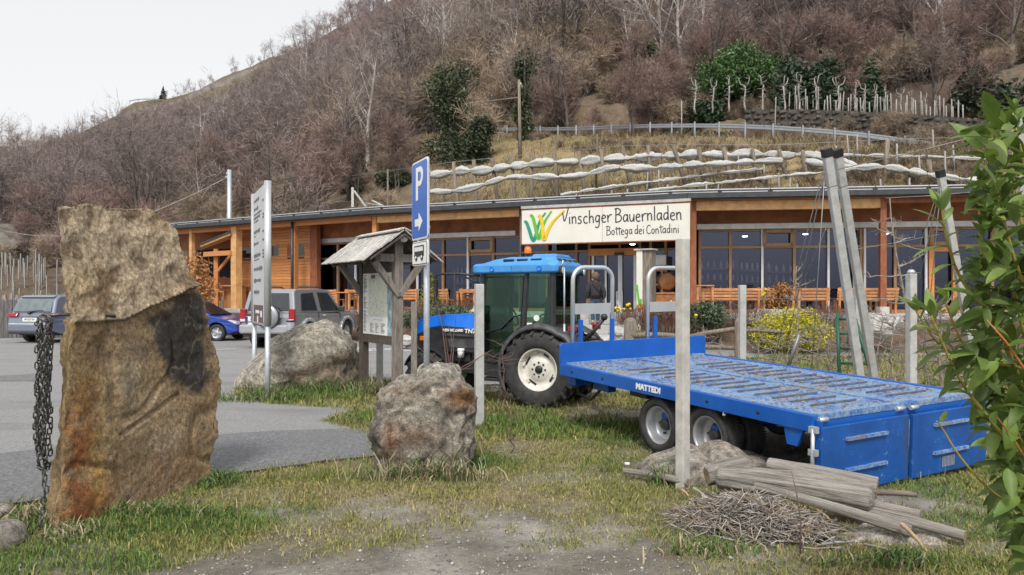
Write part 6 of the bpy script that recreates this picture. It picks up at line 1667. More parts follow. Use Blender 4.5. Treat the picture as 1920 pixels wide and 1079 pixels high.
LP3 = lean_post(1764, 330, 1812, 600, 10.6, 11.0, .095, 'tall leaning concrete post behind the laurel leaves')
LP4 = lean_post(1898, 215, 1925, 420, 8.6, 8.9, .14, 'tall leaning concrete post at the right edge of the picture')
mb = None
def guy(a, b, label, r=.006):
 a, b = Vector(a), Vector(b); m = MB(); m.tube([(0, 0, 0), (b - a) * .5 - Vector((0, 0, .01)), b - a], r, 4); ob = m.build('guy_wire', M['wire']); ob.location = a; tag(ob, label, 'wire', 'trellis wires')
guy(at(1549, 300, 9.2), at(1452, 670, 12), 'steep guy wire from the tied leaning posts down to the left, outermost'); guy(at(1551, 305, 9.2), at(1470, 668, 12), 'second guy wire from the tied leaning posts down to the left')
guy(at(1546, 330, 9.3), at(1522, 690, 10), 'nearly vertical wire hanging left of the tied leaning posts'); guy(at(1548, 430, 9.4), at(1500, 540, 11), 'short slack wire left of the tied leaning posts')
guy(at(1763, 345, 10.6), at(1690, 560, 12), 'guy wire from the leaning post behind the laurel down to the left'); guy(at(1763, 350, 10.6), at(1712, 575, 12), 'second guy wire from the leaning post behind the laurel'); guy(at(1764, 352, 10.6), at(1740, 600, 11.5), 'steepest guy wire under the leaning post behind the laurel')
guy(at(1571, 318, 9.6), at(1895, 240, 8.7), 'trellis wire from the tied posts up to the post at the right edge', .005); guy(at(1660, 372, 11), at(1830, 360, 10.5), 'trellis wire crossing before the shop roof at the right', .005); guy(at(1590, 470, 10), at(1760, 440, 10.8), 'trellis wire crossing the right windows', .004); guy(at(1395, 560, 13.4), at(1705, 560, 10.2), 'long trellis wire between the low concrete posts', .004); guy(at(1395, 600, 13.4), at(1705, 630, 10.2), 'lower trellis wire between the low concrete posts', .004)
for px, Y, h in [(1590, 11.6, .9)]:
 pass
p = at(1572, 690, 9.3); guy(at(1477, 690, 11.5), at(1498, 628, 11.4), 'short pale prop leaning among the bare fruit trees', .03)
r_ = thing('ladder', 'dark green A shaped fruit ladder leaning by the tall posts', 'ladder', (at(1605, 0, 11).x, 11.0, 0)); o = r_.location.copy()
def LQ(px, py, Y): return at(px, py, Y) - o
l0, l1, r0, r1 = LQ(1574, 720, 10.9), LQ(1570, 588, 11.2), LQ(1640, 722, 10.8), LQ(1600, 588, 11.1)
for a, b_ in ((l0, l1), (r0, r1)): m = MB(); m.tube([a, b_], .028, 8); m.build('side_rail', M['ladder_green'], r_)
for k in range(5):
 t = .08 + k * .21; m = MB(); m.tube([l0.lerp(l1, t), r0.lerp(r1, t)], .02, 8); m.build('rung', M['ladder_green'], r_)
m = MB(); m.tube([LQ(1600, 625, 11.0), LQ(1612, 660, 10.9), LQ(1604, 672, 10.9), LQ(1597, 650, 11)], .018, 6, closed=True); m.build('hook', M['ladder_green'], r_)
m = MB(); m.tube([r1, LQ(1606, 700, 12.0)], .024, 6); m.build('prop_leg', M['ladder_green'], r_)
pf = at(502, 0, 11.5); pb = at(477, 0, 13.0); pf.z = pb.z = 0
r_ = thing('info_totem', 'tall silver information totem with rows of dark place names, seen nearly edge on', 'sign', pf); d = pb - pf; L = d.length; d.normalize(); n_ = Vector((d.y, -d.x, 0))
if n_.y > 0: n_ = -n_
zt, zb = 3.37, 1.16
m = MB(); m.beam(d * .1 + Vector((0, 0, (zt + zb) / 2)), d * (L - .05) + Vector((0, 0, (zt + zb) / 2)), .06, zt - zb - .05); m.build('panel', M['alu_paint'], r_)
for s, nm in ((0, 0), (L, 1)):
 m = MB(); m.lathe([(0, zb - .02), (.055, zb - .02), (.055, zt), (0, zt)], 16, d * s); m.build('profile', M['alu'], r_)
 m = MB(); m.cyl(d * s + Vector((0, 0, -.2)), d * s + Vector((0, 0, zb)), .042, 14); m.build('pole', M['galv'], r_)
m = MB(); m.beam(d * 0 + Vector((0, 0, zb - .01)), d * L + Vector((0, 0, zb - .01)), .09, .03); m.build('bottom_bar', M['alu'], r_)
m = MB(); rg = random.Random(8)
px_l = (lambda s, z: d * s + n_ * .032 + Vector((0, 0, z)))
rows_ = [(3.05, 3, .10, .8), (2.84, 1, .05, .9), (2.74, 3, .10, .85), (2.64, 1, .05, .6), (2.46, 1, .1, .75), (2.36, 1, .05, .3), (2.16, 1, .1, .6), (1.98, 1, .1, .85), (1.90, 1, .05, .7), (1.72, 1, .1, 1.0), (1.56, 1, .1, .7), (1.44, 1, .1, .6)]
ROWS = [(372, .6, .09), (388, .5, .09), (398, .85, .05), (405, .7, .09), (412, .5, .04), (432, .7, .10), (440, .25, .04), (455, .5, .10), (478, .75, .11), (486, .6, .05), (504, .95, .11), (526, .8, .11), (548, .6, .11)]
for py, wf, hh in ROWS:
 z = EYE - (py - HY) / F * 12.2; s = L - .22; end = L - .22 - wf * (L - .55)
 while s > end:
  w = rg.uniform(.03, .055); w *= .62; m.beam(px_l(s, z), px_l(s - w, z), .006, hh * .72 * rg.choice((.5, .55, .6, 1.0))); s -= w + .028
m.build('lettering', M['ink_grey'], r_)
m = MB()
for py in (376, 402, 408, 434, 450, 470, 476, 482): z = EYE - (py - HY) / F * 11.8; m.beam(px_l(.34, z), px_l(.22, z), .006, .03)
m.build('lettering', M['ink'], r_)
m = MB(); z = EYE - (592 - HY) / F * 12.2; m.beam(px_l(L - .2, z), px_l(.30, z), .008, .34); m.build('brown_plate', M['brown_panel'], r_)
m = MB(); m.beam(px_l(L - .5, z + .06) + n_ * .006, px_l(L - .95, z + .06) + n_ * .006, .006, .05); m.beam(px_l(L - 1.1, z + .03) + n_ * .006, px_l(.4, z + .03) + n_ * .006, .006, .10); m.beam(px_l(L - .7, z - .06) + n_ * .006, px_l(L - .8, z - .06) + n_ * .006, .006, .10); m.build('white_print', M['white'], r_)
sl, sr = Vector((-1.122, 8.42, 0)), Vector((-.891, 7.92, 0)); d = (sr - sl).normalized(); n_ = Vector((d.y, -d.x, 0)); c0 = (sl + sr) / 2; Wd = .56
r_ = thing('parking_sign', 'blue parking sign with white arrow above a small bus plate on a grey pole', 'sign', (c0.x, c0.y, 0)); 
m = MB(); m.cyl(-n_ * .055 + Vector((.02, 0, -.2)), -n_ * .055 + Vector((.02, 0, 3.0)), .033, 16); m.build('pole', M['galv'], r_)
def rrect(w, h, r, n=5):
 out = []
 for cx_, cy_, a0 in ((w / 2 - r, h / 2 - r, 0), (-w / 2 + r, h / 2 - r, 90), (-w / 2 + r, -h / 2 + r, 180), (w / 2 - r, -h / 2 + r, 270)):
  for k in range(n + 1): a = RAD(a0 + 90 * k / n); out.append((cx_ + math.cos(a) * r, cy_ + math.sin(a) * r))
 return out
def plate(name, w, h, r, zc, off, th, mat, parent=r_, x0=0.0):
 m = MB(); m.prism(rrect(w, h, r), lambda u, v, s: d * (u + x0) + Vector((0, 0, zc + v)) + n_ * s, off, off + th); return m.build(name, M[mat], parent)
zc1 = 2.65
plate('sign_plate', Wd + .012, .872, .05, zc1, -.012, .012, 'alu'); sp_ = plate('white_border', Wd, .86, .045, zc1, 0.001, .004, 'white'); plate('blue_face', Wd - .035, .825, .035, zc1, .006, .003, 'sign_blue')
plate('bus_plate', Wd - .03, .265, .03, 2.065, -.01, .013, 'white'); plate('bus_plate_border', Wd - .05, .245, .025, 2.065, .004, .002, 'black_plastic'); plate('bus_plate_face', Wd - .066, .229, .02, 2.065, .007, .002, 'white')
def P_poly():
 out = []; w = .26; h = .36
 m = MB(); return m
m = MB(); fx = lambda u, v, s: d * (u - .01) + Vector((0, 0, zc1 + v)) + n_ * s
m.prism([(-.10, .0), (-.035, .0), (-.035, .36), (-.10, .36)], fx, .010, .013)
cur = [(-.03, .36), (.05, .36)] + [(.05 + .095 * math.cos(a), .255 + .105 * math.sin(a)) for a in np.linspace(1.4, -1.4, 12)] + [(.05, .15), (-.03, .15), (-.03, .205), (.045, .205)] + [(.045 + .04 * math.cos(a), .255 + .05 * math.sin(a)) for a in np.linspace(-1.4, 1.4, 10)] + [(.045, .305), (-.03, .305)]
m.prism(cur, fx, .010, .013); m.build('letter_p', M['white'], r_)
m = MB(); m.prism([(-.14, -.205), (.0, -.205), (.0, -.145), (.13, -.245), (.0, -.345), (.0, -.285), (-.14, -.285)], fx, .010, .013); m.build('arrow', M['white'], r_)
m = MB(); fb = lambda u, v, s: d * u + Vector((0, 0, 2.065 + v)) + n_ * s
m.prism([(-.17, -.035), (.15, -.035), (.165, -.02), (.165, .075), (.15, .085), (-.16, .085), (-.17, .075)], fb, .010, .0125)
for x in (-.10, .10): m.lathe([(0, .0), (.038, 0), (.038, .003), (0, .003)], 14, fb(x, -.045, .0125), n_)
m.build('bus_pictogram', M['black_plastic'], r_)
m = MB()
for k in range(6): m.prism([(-.155 + k * .05, .022), (-.113 + k * .05, .022), (-.113 + k * .05, .07), (-.155 + k * .05, .07)], fb, .0130, .0138)
for x in (-.10, .10): m.lathe([(0, .0), (.018, 0), (.018, .002), (0, .002)], 10, fb(x, -.045, .0162), n_)
m.build('bus_windows', M['white'], r_)
m = MB()
for z in (2.95, 2.35, 2.06): m.lathe([(.036, z - .02), (.042, z - .02), (.042, z + .02), (.036, z + .02)], 14, -n_ * .055 + Vector((.02, 0, 0)))
m.build('bracket', M['galv'], r_)
KL = Vector((-2.46, 12.4, 0)); KR = Vector((-1.735, 11.3, 0)); d = (KR - KL).normalized(); n_ = Vector((d.y, -d.x, 0)); S_ = (KR - KL).length
r_ = thing('notice_board', 'weathered dark wooden notice board with a small shingled roof and a pale village map', 'notice board', KL)
up = Vector((0, 0, 1)); ridge_z = 2.56; s0, s1 = -.24, S_ + .26
KW = .54; drop = .38
def K(s, w, z): return d * s + n_ * w + Vector((0, 0, z))
mk('kiosk_wood_', (.085, .066, .052), .8, var=.4, scale=5, bump=.5)
m = MB(); m.box(K(0, 0, 1.1), (.125, .125, 2.3), rotz(math.atan2(d.y, d.x))); m.build('post', M['kiosk_wood'], r_, bevel=.006)
m = MB(); m.box(K(S_, 0, 1.18), (.135, .135, 2.5), rotz(math.atan2(d.y, d.x))); m.build('post', M['kiosk_pale'], r_, bevel=.006)
for s in (0, S_):
 m = MB(); m.beam(K(s, -KW + .1, 2.17), K(s, KW - .1, 2.17), .10, .12); m.build('tie_beam', M['kiosk_pale'], r_, bevel=.005)
 for w in (-1, 1): m = MB(); m.beam(K(s + .045 * (1 if s else -1), 0.0, 1.60), K(s + .045 * (1 if s else -1), w * .40, 2.12), .085, .10, tuple(d)); m.build('brace', M['kiosk_pale'], r_, bevel=.005)
 for w in (-1, 1): m = MB(); m.beam(K(s, 0, ridge_z - .09), K(s, w * (KW + .0), ridge_z - .09 - drop), .07, .09, tuple(d)); m.build('rafter', M['kiosk_wood'], r_)
m = MB(); m.tube([K(s0 + .05, 0, ridge_z - .1), K(s1 - .02, 0, ridge_z - .1)], .065, 10); m.build('ridge_beam', M['kiosk_pale'], r_)
for w in (-1, 1): m = MB(); m.beam(K(s0 + .1, w * (KW - .14), 2.17), K(s1 - .06, w * (KW - .14), 2.17), .08, .08); m.build('purlin', M['kiosk_wood'], r_)
m = MB(); m.beam(K(.06, 0, 2.04), K(S_ - .06, 0, 2.04), .09, .16); m.build('head_rail', M['kiosk_wood'], r_); m = MB(); m.beam(K(.06, 0, .91), K(S_ - .06, 0, .91), .09, .13); m.build('sill_rail', M['kiosk_wood'], r_)
for w in (-1, 1):
 m = MB(); a, b_ = K(0, 0, ridge_z - .01), K(0, w * (KW + .02), ridge_z - drop - .02); sl_ = (b_ - a)
 v = [K(s0, 0, ridge_z - .03), K(s1, 0, ridge_z - .03), K(s1, w * KW, ridge_z - .03 - drop), K(s0, w * KW, ridge_z - .03 - drop)]; m.add(v + [p - Vector((0, 0, .03)) for p in v], [(0, 1, 2, 3), (7, 6, 5, 4), (0, 4, 5, 1), (1, 5, 6, 2), (2, 6, 7, 3), (3, 7, 4, 0)]); m.build('roof_boarding', M['kiosk_wood'], r_)
 first = None; rows_n = 4; slope = math.hypot(KW, drop); dn = (n_ * w * KW + Vector((0, 0, -drop))).normalized(); nr_ = d.cross(dn).normalized()
 if nr_.z < 0: nr_ = -nr_
 for j in range(rows_n):
  s = s0
  while s < s1 - .02:
   wd = min(rt.uniform(.075, .125), s1 - s); top = slope * j / rows_n - .02; Ls = slope / rows_n + .13
   m = MB(); c = K(0, 0, ridge_z) + d * (s + wd / 2) + dn * (top + Ls / 2 + .02) + nr_ * (.012 - j * 0 + rt.uniform(0, .006))
   rot = Matrix((d, dn, nr_)).transposed() @ Matrix.Rotation(RAD(-2.8), 3, 'X')
   m.box((0, 0, 0), (wd - .008, Ls, .016), rot); ob = m.build('shingle', M['shingle'], r_); ob.location = c; s += wd
m = MB(); m.beam(K(s0 + .12, -.05, ridge_z + .03), K(s1, -.05, ridge_z + .03), .12, .02, (n_ * -.4 + up)); m.beam(K(s0 + .12, .05, ridge_z + .03), K(s1, .05, ridge_z + .03), .12, .02, (n_ * .4 + up)); m.build('ridge_cap', M['shingle'], r_)
g = NG('map_print'); v = g.mapping(); s_ = g.sep(v); lines = g.vor(v, 4.2, 'DISTANCE_TO_EDGE'); blot = g.noise(v, 38, 2, .5); reg = g.noise(v, 2.2, 2, .5)
c = g.mix(g.ramp(lines, .012, .03), (.50, .52, .47), (.66, .69, .58)); c = g.mix(g.ramp(g.math('MULTIPLY', g.ramp(blot, .60, .64), g.ramp(reg, .42, .55)), 0, 1), c, (.20, .21, .22)); g.base(c); g.rough(.35)
wf = .046
u0, u1 = .085, S_ - .085; mapl = u0 + (u1 - u0) * .21; mapr = u0 + (u1 - u0) * .84
def panel(name, a, b_, z0, z1, mat, w=wf, th=.006): m = MB(); m.beam(K(a, w, (z0 + z1) / 2), K(b_, w, (z0 + z1) / 2), th, z1 - z0); return m.build(name, mat if not isinstance(mat, str) else M[mat], r_)
panel('backing', u0 - .02, u1 + .02, .98, 1.97, 'white', .03, .02); panel('map_sheet', mapl, mapr, 1.28, 1.96, M['map_print']); panel('list_sheet', u0, mapl - .01, .985, 1.96, 'white'); panel('legend_sheet', mapl, mapr, .985, 1.27, 'white')
mk('photo_print', (.06, .12, .13), .4, var=.6, scale=9, col2=(.35, .5, .6)); panel('photo_strip', mapr + .012, u1, .985, 1.8, M['photo_print'])
m = MB(); rg = random.Random(12)
z = 1.93
while z > 1.0:
 if rg.random() < .9: m.beam(K(u0 + .03, wf + .004, z), K(u0 + .03 + rg.uniform(.06, .16), wf + .004, z), .003, .010)
 z -= .022
for col_ in range(3):
 z = 1.16
 while z > 1.0: a = mapl + .05 + col_ * .22; m.beam(K(a, wf + .004, z), K(a + rg.uniform(.06, .16), wf + .004, z), .003, .008); z -= .02
m.beam(K(mapl + .2, wf + .004, 1.22), K(mapl + .55, wf + .004, 1.22), .003, .004); m.build('print_lines', M['ink'], r_)
m = MB(); m.box(K(mapl + .18, wf + .004, 1.905), (.16, .003, .06), rotz(math.atan2(d.y, d.x))); m.build('map_title', M['brown_panel'], r_)
def tuft(px, py, n, rx, ry, h, green, name_label):
 p = gd(px, py); x = p.x + rng.normal(0, rx, n); y = p.y + rng.normal(0, ry, n); hh = h * rng.lognormal(0, .35, n); a = rng.uniform(0, 2 * np.pi, n); b = rng.uniform(0, 2 * np.pi, n); ln = rng.uniform(.2, 1.3, n) * hh; w = .0045 * rng.uniform(.6, 1.4, n)
 cx_, sx_ = np.cos(a) * w, np.sin(a) * w; lx, ly = np.cos(b) * ln, np.sin(b) * ln; z0 = gz_at(x, y) - .01
 V = np.empty((n, 7, 3)); V[:, 0] = np.stack([x - cx_, y - sx_, z0], -1); V[:, 1] = np.stack([x + cx_, y + sx_, z0], -1)
 V[:, 2] = np.stack([x + cx_ + lx * .25, y + sx_ + ly * .25, z0 + hh * .55], -1); V[:, 3] = np.stack([x - cx_ + lx * .25, y - sx_ + ly * .25, z0 + hh * .55], -1)
 V[:, 4] = np.stack([x + cx_ * .6 + lx * .65, y + sx_ * .6 + ly * .65, z0 + hh * .82], -1); V[:, 5] = np.stack([x - cx_ * .6 + lx * .65, y - sx_ * .6 + ly * .65, z0 + hh * .82], -1); V[:, 6] = np.stack([x + lx, y + ly, z0 + hh * (.78 - .1 * rng.random(n))], -1)
 o_ = (np.arange(n) * 7)[:, None]; T = np.concatenate([o_ + np.array(t) for t in ([0, 1, 2], [0, 2, 3], [3, 2, 4], [3, 4, 5], [5, 4, 6])])
 gm = (rng.random(n) < green)[:, None]; c = np.where(gm, np.array([.085, .155, .03]) * rng.uniform(.6, 1.4, (n, 1)), np.array([.42, .36, .22]) * rng.uniform(.55, 1.2, (n, 1)))
 tag(link_mesh('grass_tuft', raw_mesh('grass_tuft', V.reshape(-1, 3), T, M['grass'], np.repeat(c, 7, 0))), name_label, 'grass', kind='stuff')
tuft(790, 900, 700, .26, .06, .14, .35, 'long straw coloured grass fringe at the foot of the rugged boulder'); tuft(880, 875, 420, .09, .07, .12, .95, 'lush green grass clump at the right foot of the rugged boulder')
tuft(700, 738, 330, .14, .12, .22, .3, 'straw coloured tuft at the foot of the notice board'); tuft(480, 752, 600, .35, .12, .15, .8, 'green fringe below the broad pale boulder'); tuft(600, 735, 1000, .55, .2, .17, .9, 'green grass bank in front of the broad pale boulder')
tuft(235, 965, 900, .35, .05, .075, .75, 'green fringe along the foot of the huge slab'); tuft(400, 905, 420, .12, .1, .09, .9, 'green clump at the right foot of the huge slab'); tuft(130, 1005, 300, .12, .08, .08, .35, 'yellowish tuft at the left foot of the huge slab'); tuft(50, 975, 420, .16, .15, .09, .4, 'dry tuft left of the iron chain')
tuft(1330, 1035, 260, .18, .08, .07, .6, 'green and straw tuft before the twig pile'); tuft(1690, 1055, 230, .10, .06, .09, .85, 'dark green tuft in front of the flat slab'); tuft(1240, 905, 160, .05, .05, .15, .9, 'green tuft at the foot of the front concrete post'); tuft(1600, 1055, 250, .25, .05, .06, .6, 'short grass along the long flat slab')
cabg = bpy.data.materials.new('cab_glass'); cabg.use_nodes = True
_t = cabg.node_tree; _t.nodes.clear(); _o = _t.nodes.new('ShaderNodeOutputMaterial'); _mx = _t.nodes.new('ShaderNodeMixShader'); _tr = _t.nodes.new('ShaderNodeBsdfTransparent'); _gl = _t.nodes.new('ShaderNodeBsdfGlossy'); _fr = _t.nodes.new('ShaderNodeFresnel')
_tr.inputs['Color'].default_value = (.78, .90, .84, 1); _gl.inputs['Roughness'].default_value = .03; _gl.inputs['Color'].default_value = (.7, 1, .88, 1); _fr.inputs['IOR'].default_value = 1.42
_t.links.new(_fr.outputs[0], _mx.inputs[0]); _t.links.new(_tr.outputs[0], _mx.inputs[1]); _t.links.new(_gl.outputs[0], _mx.inputs[2]); _t.links.new(_mx.outputs[0], _o.inputs['Surface']); M['cab_glass'] = cabg
def tyre(mb, r, w, rr, y, lugs=0, side=1, lug_h=.03, c=(0, 0, 0), n=40):
 """tyre round the Y axis; side=+1 when the outer face looks to +Y"""
 h = w / 2; prof = [(rr, -h * .72), (rr + .02, -h * .9), (rr + (r - rr) * .35, -h), (rr + (r - rr) * .7, -h * .98), (r - .018, -h * .86), (r - (.012 if lugs else 0), -h * .6), (r - (.006 if lugs else 0), 0), (r - (.012 if lugs else 0), h * .6), (r - .018, h * .86), (rr + (r - rr) * .7, h * .98), (rr + (r - rr) * .35, h), (rr + .02, h * .9), (rr, h * .72)]
 mb.lathe(prof, n, (c[0], c[1] + y, c[2]), (0, 1, 0))
 for k in range(lugs):
  for s in (-1, 1):
   a0 = 2 * math.pi * (k + (.5 if s > 0 else 0)) / lugs; a1 = a0 - .20
   def pt(a, yy, rad): return Vector((c[0] + math.cos(a) * rad, c[1] + y + yy, c[2] + math.sin(a) * rad))
   p0, p1, p2 = pt(a0, s * h * .04, r + lug_h * .35), pt(a1, s * h * .80, r + lug_h * .2), pt(a1 - .03, s * h * .99, r - .055)
   up = Vector((math.cos(a0), 0, math.sin(a0)))
   mb.beam(p0, p1, .042, lug_h * 1.3, up); mb.beam(p1 + (p1 - p0).normalized() * -.01, p2, .042, lug_h * 1.1, up)
 if not lugs:
  for k in range(64):
   a = 2 * math.pi * k / 64
   for yy in (-h * .78, h * .78): mb.box((c[0] + math.cos(a) * (r - .010), c[1] + y + yy, c[2] + math.sin(a) * (r - .010)), (.012, h * .28, .016), Matrix.Rotation(-a, 3, 'Y'))
hd = RAD(180 - 26); tr = thing('tractor', 'small blue tractor with a glazed cab and cream rims hitched to the trailer', 'tractor', (.62, 11.165, 0), hd)
def tp(mb, name, mat, parent=None, bevel=0, seg=2): return mb.build(name, M[mat] if isinstance(mat, str) else [M[x] for x in mat], parent or tr, bevel=bevel, seg=seg)
def tractor_wheel(x, y, r, w, rr, side, lugs, rimmat):
 m = MB(); tyre(m, r, w, rr, 0, lugs, side, .034); ob = tp(m, 'wheel', 'rubber'); ob.location = (x, y, r)
 m = MB(); s = side; h = w / 2
 m.lathe([(rr + .012, s * h * .70), (rr - .005, s * h * .74), (rr - .03, s * h * .60), (rr - .035, s * h * .1), (rr - .07, s * h * .02), (.165, s * h * .16), (.15, s * h * .30), (.07, s * h * .32), (0, s * h * .32)], 36, (0, 0, 0), (0, 1, 0)); m.lathe([(rr + .01, -s * h * .7), (rr - .03, -s * h * .6), (rr - .035, s * h * .1)], 36, (0, 0, 0), (0, 1, 0))
 for k in range(6): a = k * math.pi / 3 + .3; m.box((math.cos(a) * (rr - .055), s * h * .16, math.sin(a) * (rr - .055)), (.035, .05, .06), Matrix.Rotation(-a, 3, 'Y'))
 tp(m, 'rim', rimmat, ob)
 m = MB()
 for k in range(4):
  a = k * math.pi / 2 + .55; m.box((math.cos(a) * (rr - .085), s * h * .06, math.sin(a) * (rr - .085)), (.03, .012, .13), Matrix.Rotation(-a, 3, 'Y'))
 if m.v and lugs > 17: tp(m, 'rim_slot', 'tractor_black', ob)
 m = MB(); m.lathe([(0, s * h * .45), (.055, s * h * .45), (.06, s * h * .3)], 18, (0, 0, 0), (0, 1, 0))
 for k in range(8): a = k * math.pi / 4; m.lathe([(0, s * h * .40), (.014, s * h * .40), (.014, s * h * .3)], 8, (math.cos(a) * .10, 0, math.sin(a) * .10), (0, 1, 0))
 tp(m, 'hub', 'tractor_black', ob)
for s in (1, -1): tractor_wheel(0, s * .49, .545, .29, .305, s, 21, 'rim_white'); tractor_wheel(1.89, s * .45, .37, .21, .20, s, 16, 'rim_white')
m = MB(); m.box((1.2, 0, .55), (2.0, .36, .32)); m.box((1.75, 0, .72), (.9, .44, .3)); m.cyl((0, -.45, .545), (0, .45, .545), .11, 14); m.box((0, 0, .6), (.6, .42, .42)); m.cyl((1.89, -.42, .37), (1.89, .42, .37), .06, 10); m.box((1.9, 0, .5), (.3, .2, .3)); m.box((.75, 0, .52), (.5, .9, .16)); tp(m, 'chassis', 'tractor_black', bevel=.015)
m = MB(); m.box((.72, .40, .36), (.5, .22, .05)); m.box((.72, .40, .52), (.44, .2, .22)); tp(m, 'step', 'tractor_black', bevel=.01)
m = MB(); m.lathe([(0, -.07), (.05, -.07), (.055, .07), (0, .07)], 14, (1.42, .30, .72)); m.lathe([(.056, .03), (.058, .03), (.058, .05), (.056, .05)], 14, (1.42, .30, .72)); tp(m, 'oil_filter', 'white')
def bon(u, v, s): return Vector((u, s * (1 - .10 * max(0, (u - 1.0) / 1.3)) * (1 - .22 * max(0, (v - 1.0) / .3) ** 2), v))
m = MB(); m.prism([(.98, 1.05), (.98, 1.32), (1.4, 1.325), (1.9, 1.295), (2.2, 1.235), (2.29, 1.16), (2.32, .98), (2.24, .98), (2.12, 1.03), (2.02, 1.09), (1.8, 1.125), (1.3, 1.10)], bon, -.30, .30); tp(m, 'bonnet', 'tractor_blue', bevel=.035, seg=3)
m = MB(); m.prism([(.98, .72), (.98, 1.09), (1.3, 1.115), (1.8, 1.135), (2.02, 1.10), (2.12, 1.04), (2.27, .99), (2.30, .72)], lambda u, v, s: Vector((u, s * (1 - .1 * max(0, (u - 1) / 1.3)), v)), -.285, .285); bl = tp(m, 'bonnet_side', 'tractor_black', bevel=.02)
m = MB(); m.prism([(1.05, 1.0), (1.75, 1.01), (1.78, .985), (1.05, .965)], lambda u, v, s: Vector((u, s, v)), .283, .300); m.prism([(1.02, .80), (1.62, .80), (1.66, .93), (1.02, .93)], lambda u, v, s: Vector((u, s, v)), .282, .292); tp(m, 'air_vent', 'fender', bl)
m = MB()
for k in range(8): m.box((2.305, 0, .78 + k * .045), (.02, .42, .018))
tp(m, 'grille', 'fender', bl)
for s in (1, -1): m = MB(); m.box((2.30, s * .17, 1.06), (.03, .14, .09)); tp(m, 'headlight', 'lamp_clear', bevel=.012)
m = MB(); m.box((2.1, .34, .93), (.07, .05, .07)); tp(m, 'indicator', 'amber', bevel=.01)
text_obj('lettering', 'TN75V', .092, M['white'], tr, frame((1.21, .291, 1.055), (-1, 0, 0), (0, 1, 0)), .002, .003, .1, 1.12); text_obj('lettering', 'NEW HOLLAND', .058, M['white'], tr, frame((1.57, .289, 1.063), (-1, 0, 0), (0, 1, 0)), .002, .0025, .1, .86)
for s in (1, -1):
 m = MB(); pts = [(1.89 + math.cos(a) * .42, .37 + math.sin(a) * .42) for a in np.linspace(.35, 2.75, 14)]
 for (x0, z0), (x1, z1) in zip(pts[:-1], pts[1:]): m.beam((x0, s * .45, z0), (x1, s * .45, z1), .23, .018, (0, 0, 1))
 tp(m, 'front_mudguard', 'tractor_black')
for s in (1, -1):
 m = MB(); ang = np.linspace(-.55, 2.98, 22)[::-1]; prev = None; secs = []
 rad = lambda a: .64 + (.03 if a > 2.2 else 0)
 for a in ang:
  cx_, cz_ = math.cos(a) * rad(a) * 1.0, .545 + math.sin(a) * rad(a) * 1.02
  nx, nz = math.cos(a), math.sin(a); row = []
  for yy, dr in ((.30, .0), (.52, .012), (.60, .0), (.63, -.03), (.64, -.075), (.625, -.075), (.615, -.03), (.59, -.022), (.52, -.012), (.30, -.022)): row.append(Vector((cx_ + nx * dr, s * yy, cz_ + nz * dr)))
  secs.append(row)
 k = len(secs[0]); vs_ = [p for r in secs for p in r]; m.add(vs_, [(i * k + j, i * k + (j + 1) % k, (i + 1) * k + (j + 1) % k, (i + 1) * k + j) for i in range(len(secs) - 1) for j in range(k)], True); m.add(secs[0], [tuple(range(k))]); m.add(secs[-1], [tuple(range(k))]); tp(m, 'mudguard', 'fender')
 m = MB(); m.box((-.50, s * .50, 1.13), (.10, .13, .08)); fl = tp(m, 'tail_light', 'tail_red', bevel=.012)
CX0, CX1, CB, CT_ = -.20, .96, .98, 1.93
def cabp(x, z, s): return Vector((x, s * (.50 - .04 * max(0, (z - 1.0))), z))
for s in (1, -1):
 sets = [('pillar', [(CX1 - .01, .72), (CX1 + .02, 1.35), (CX1 - .03, 1.93)], .05), ('pillar', [(.26, 1.08), (.22, 1.93)], .048), ('pillar', [(CX0, 1.15), (CX0 + .01, 1.93)], .055), ('sill', [(CX1, .66), (.72, .62), (.52, .72), (.40, .96), (.26, 1.10), (CX0, 1.17)], .035), ('door_frame', [(CX1 - .05, .74), (.76, .70), (.58, .80), (.46, .98), (.31, 1.12), (.28, 1.88), (CX1 - .08, 1.88), (CX1 - .035, 1.35), (CX1 - .05, .74)], .018)]
 for nm, pts, w in sets: m = MB(); m.tube([cabp(x, z, s) for x, z in pts], w * .8, 6, True, False); tp(m, nm, 'tractor_black')
 m = MB(); m.prism([(CX1 - .03, .72), (.76, .68), (.56, .78), (.44, .98), (.28, 1.12), (.25, 1.92), (CX1 - .05, 1.92), (CX1, 1.35)], lambda u, v, q: cabp(u, v, s) + Vector((0, q, 0)), -.004, .004); dr = tp(m, 'door_glass', 'cab_glass')
 m = MB(); m.prism([(CX0 + .02, 1.18), (.24, 1.13), (.22, 1.92), (CX0 + .03, 1.92)], lambda u, v, q: cabp(u, v, s) + Vector((0, q, 0)), -.004, .004); tp(m, 'quarter_glass', 'cab_glass')
 m = MB(); m.tube([cabp(.30, 1.32, s) + Vector((0, s * .02, 0)), cabp(.42, 1.3, s) + Vector((0, s * .03, 0)), cabp(.62, 1.12, s) + Vector((0, s * .03, 0)), cabp(.86, 1.06, s) + Vector((0, s * .02, 0))], .013, 6); tp(m, 'door_handle', 'tractor_black', dr)
m = MB(); m.box((CX0 - .01, 0, 1.55), (.008, .86, .78)); tp(m, 'rear_glass', 'cab_glass'); m = MB(); m.box((CX1 - .01, 0, 1.56), (.008, .86, .74)); tp(m, 'windscreen', 'cab_glass')
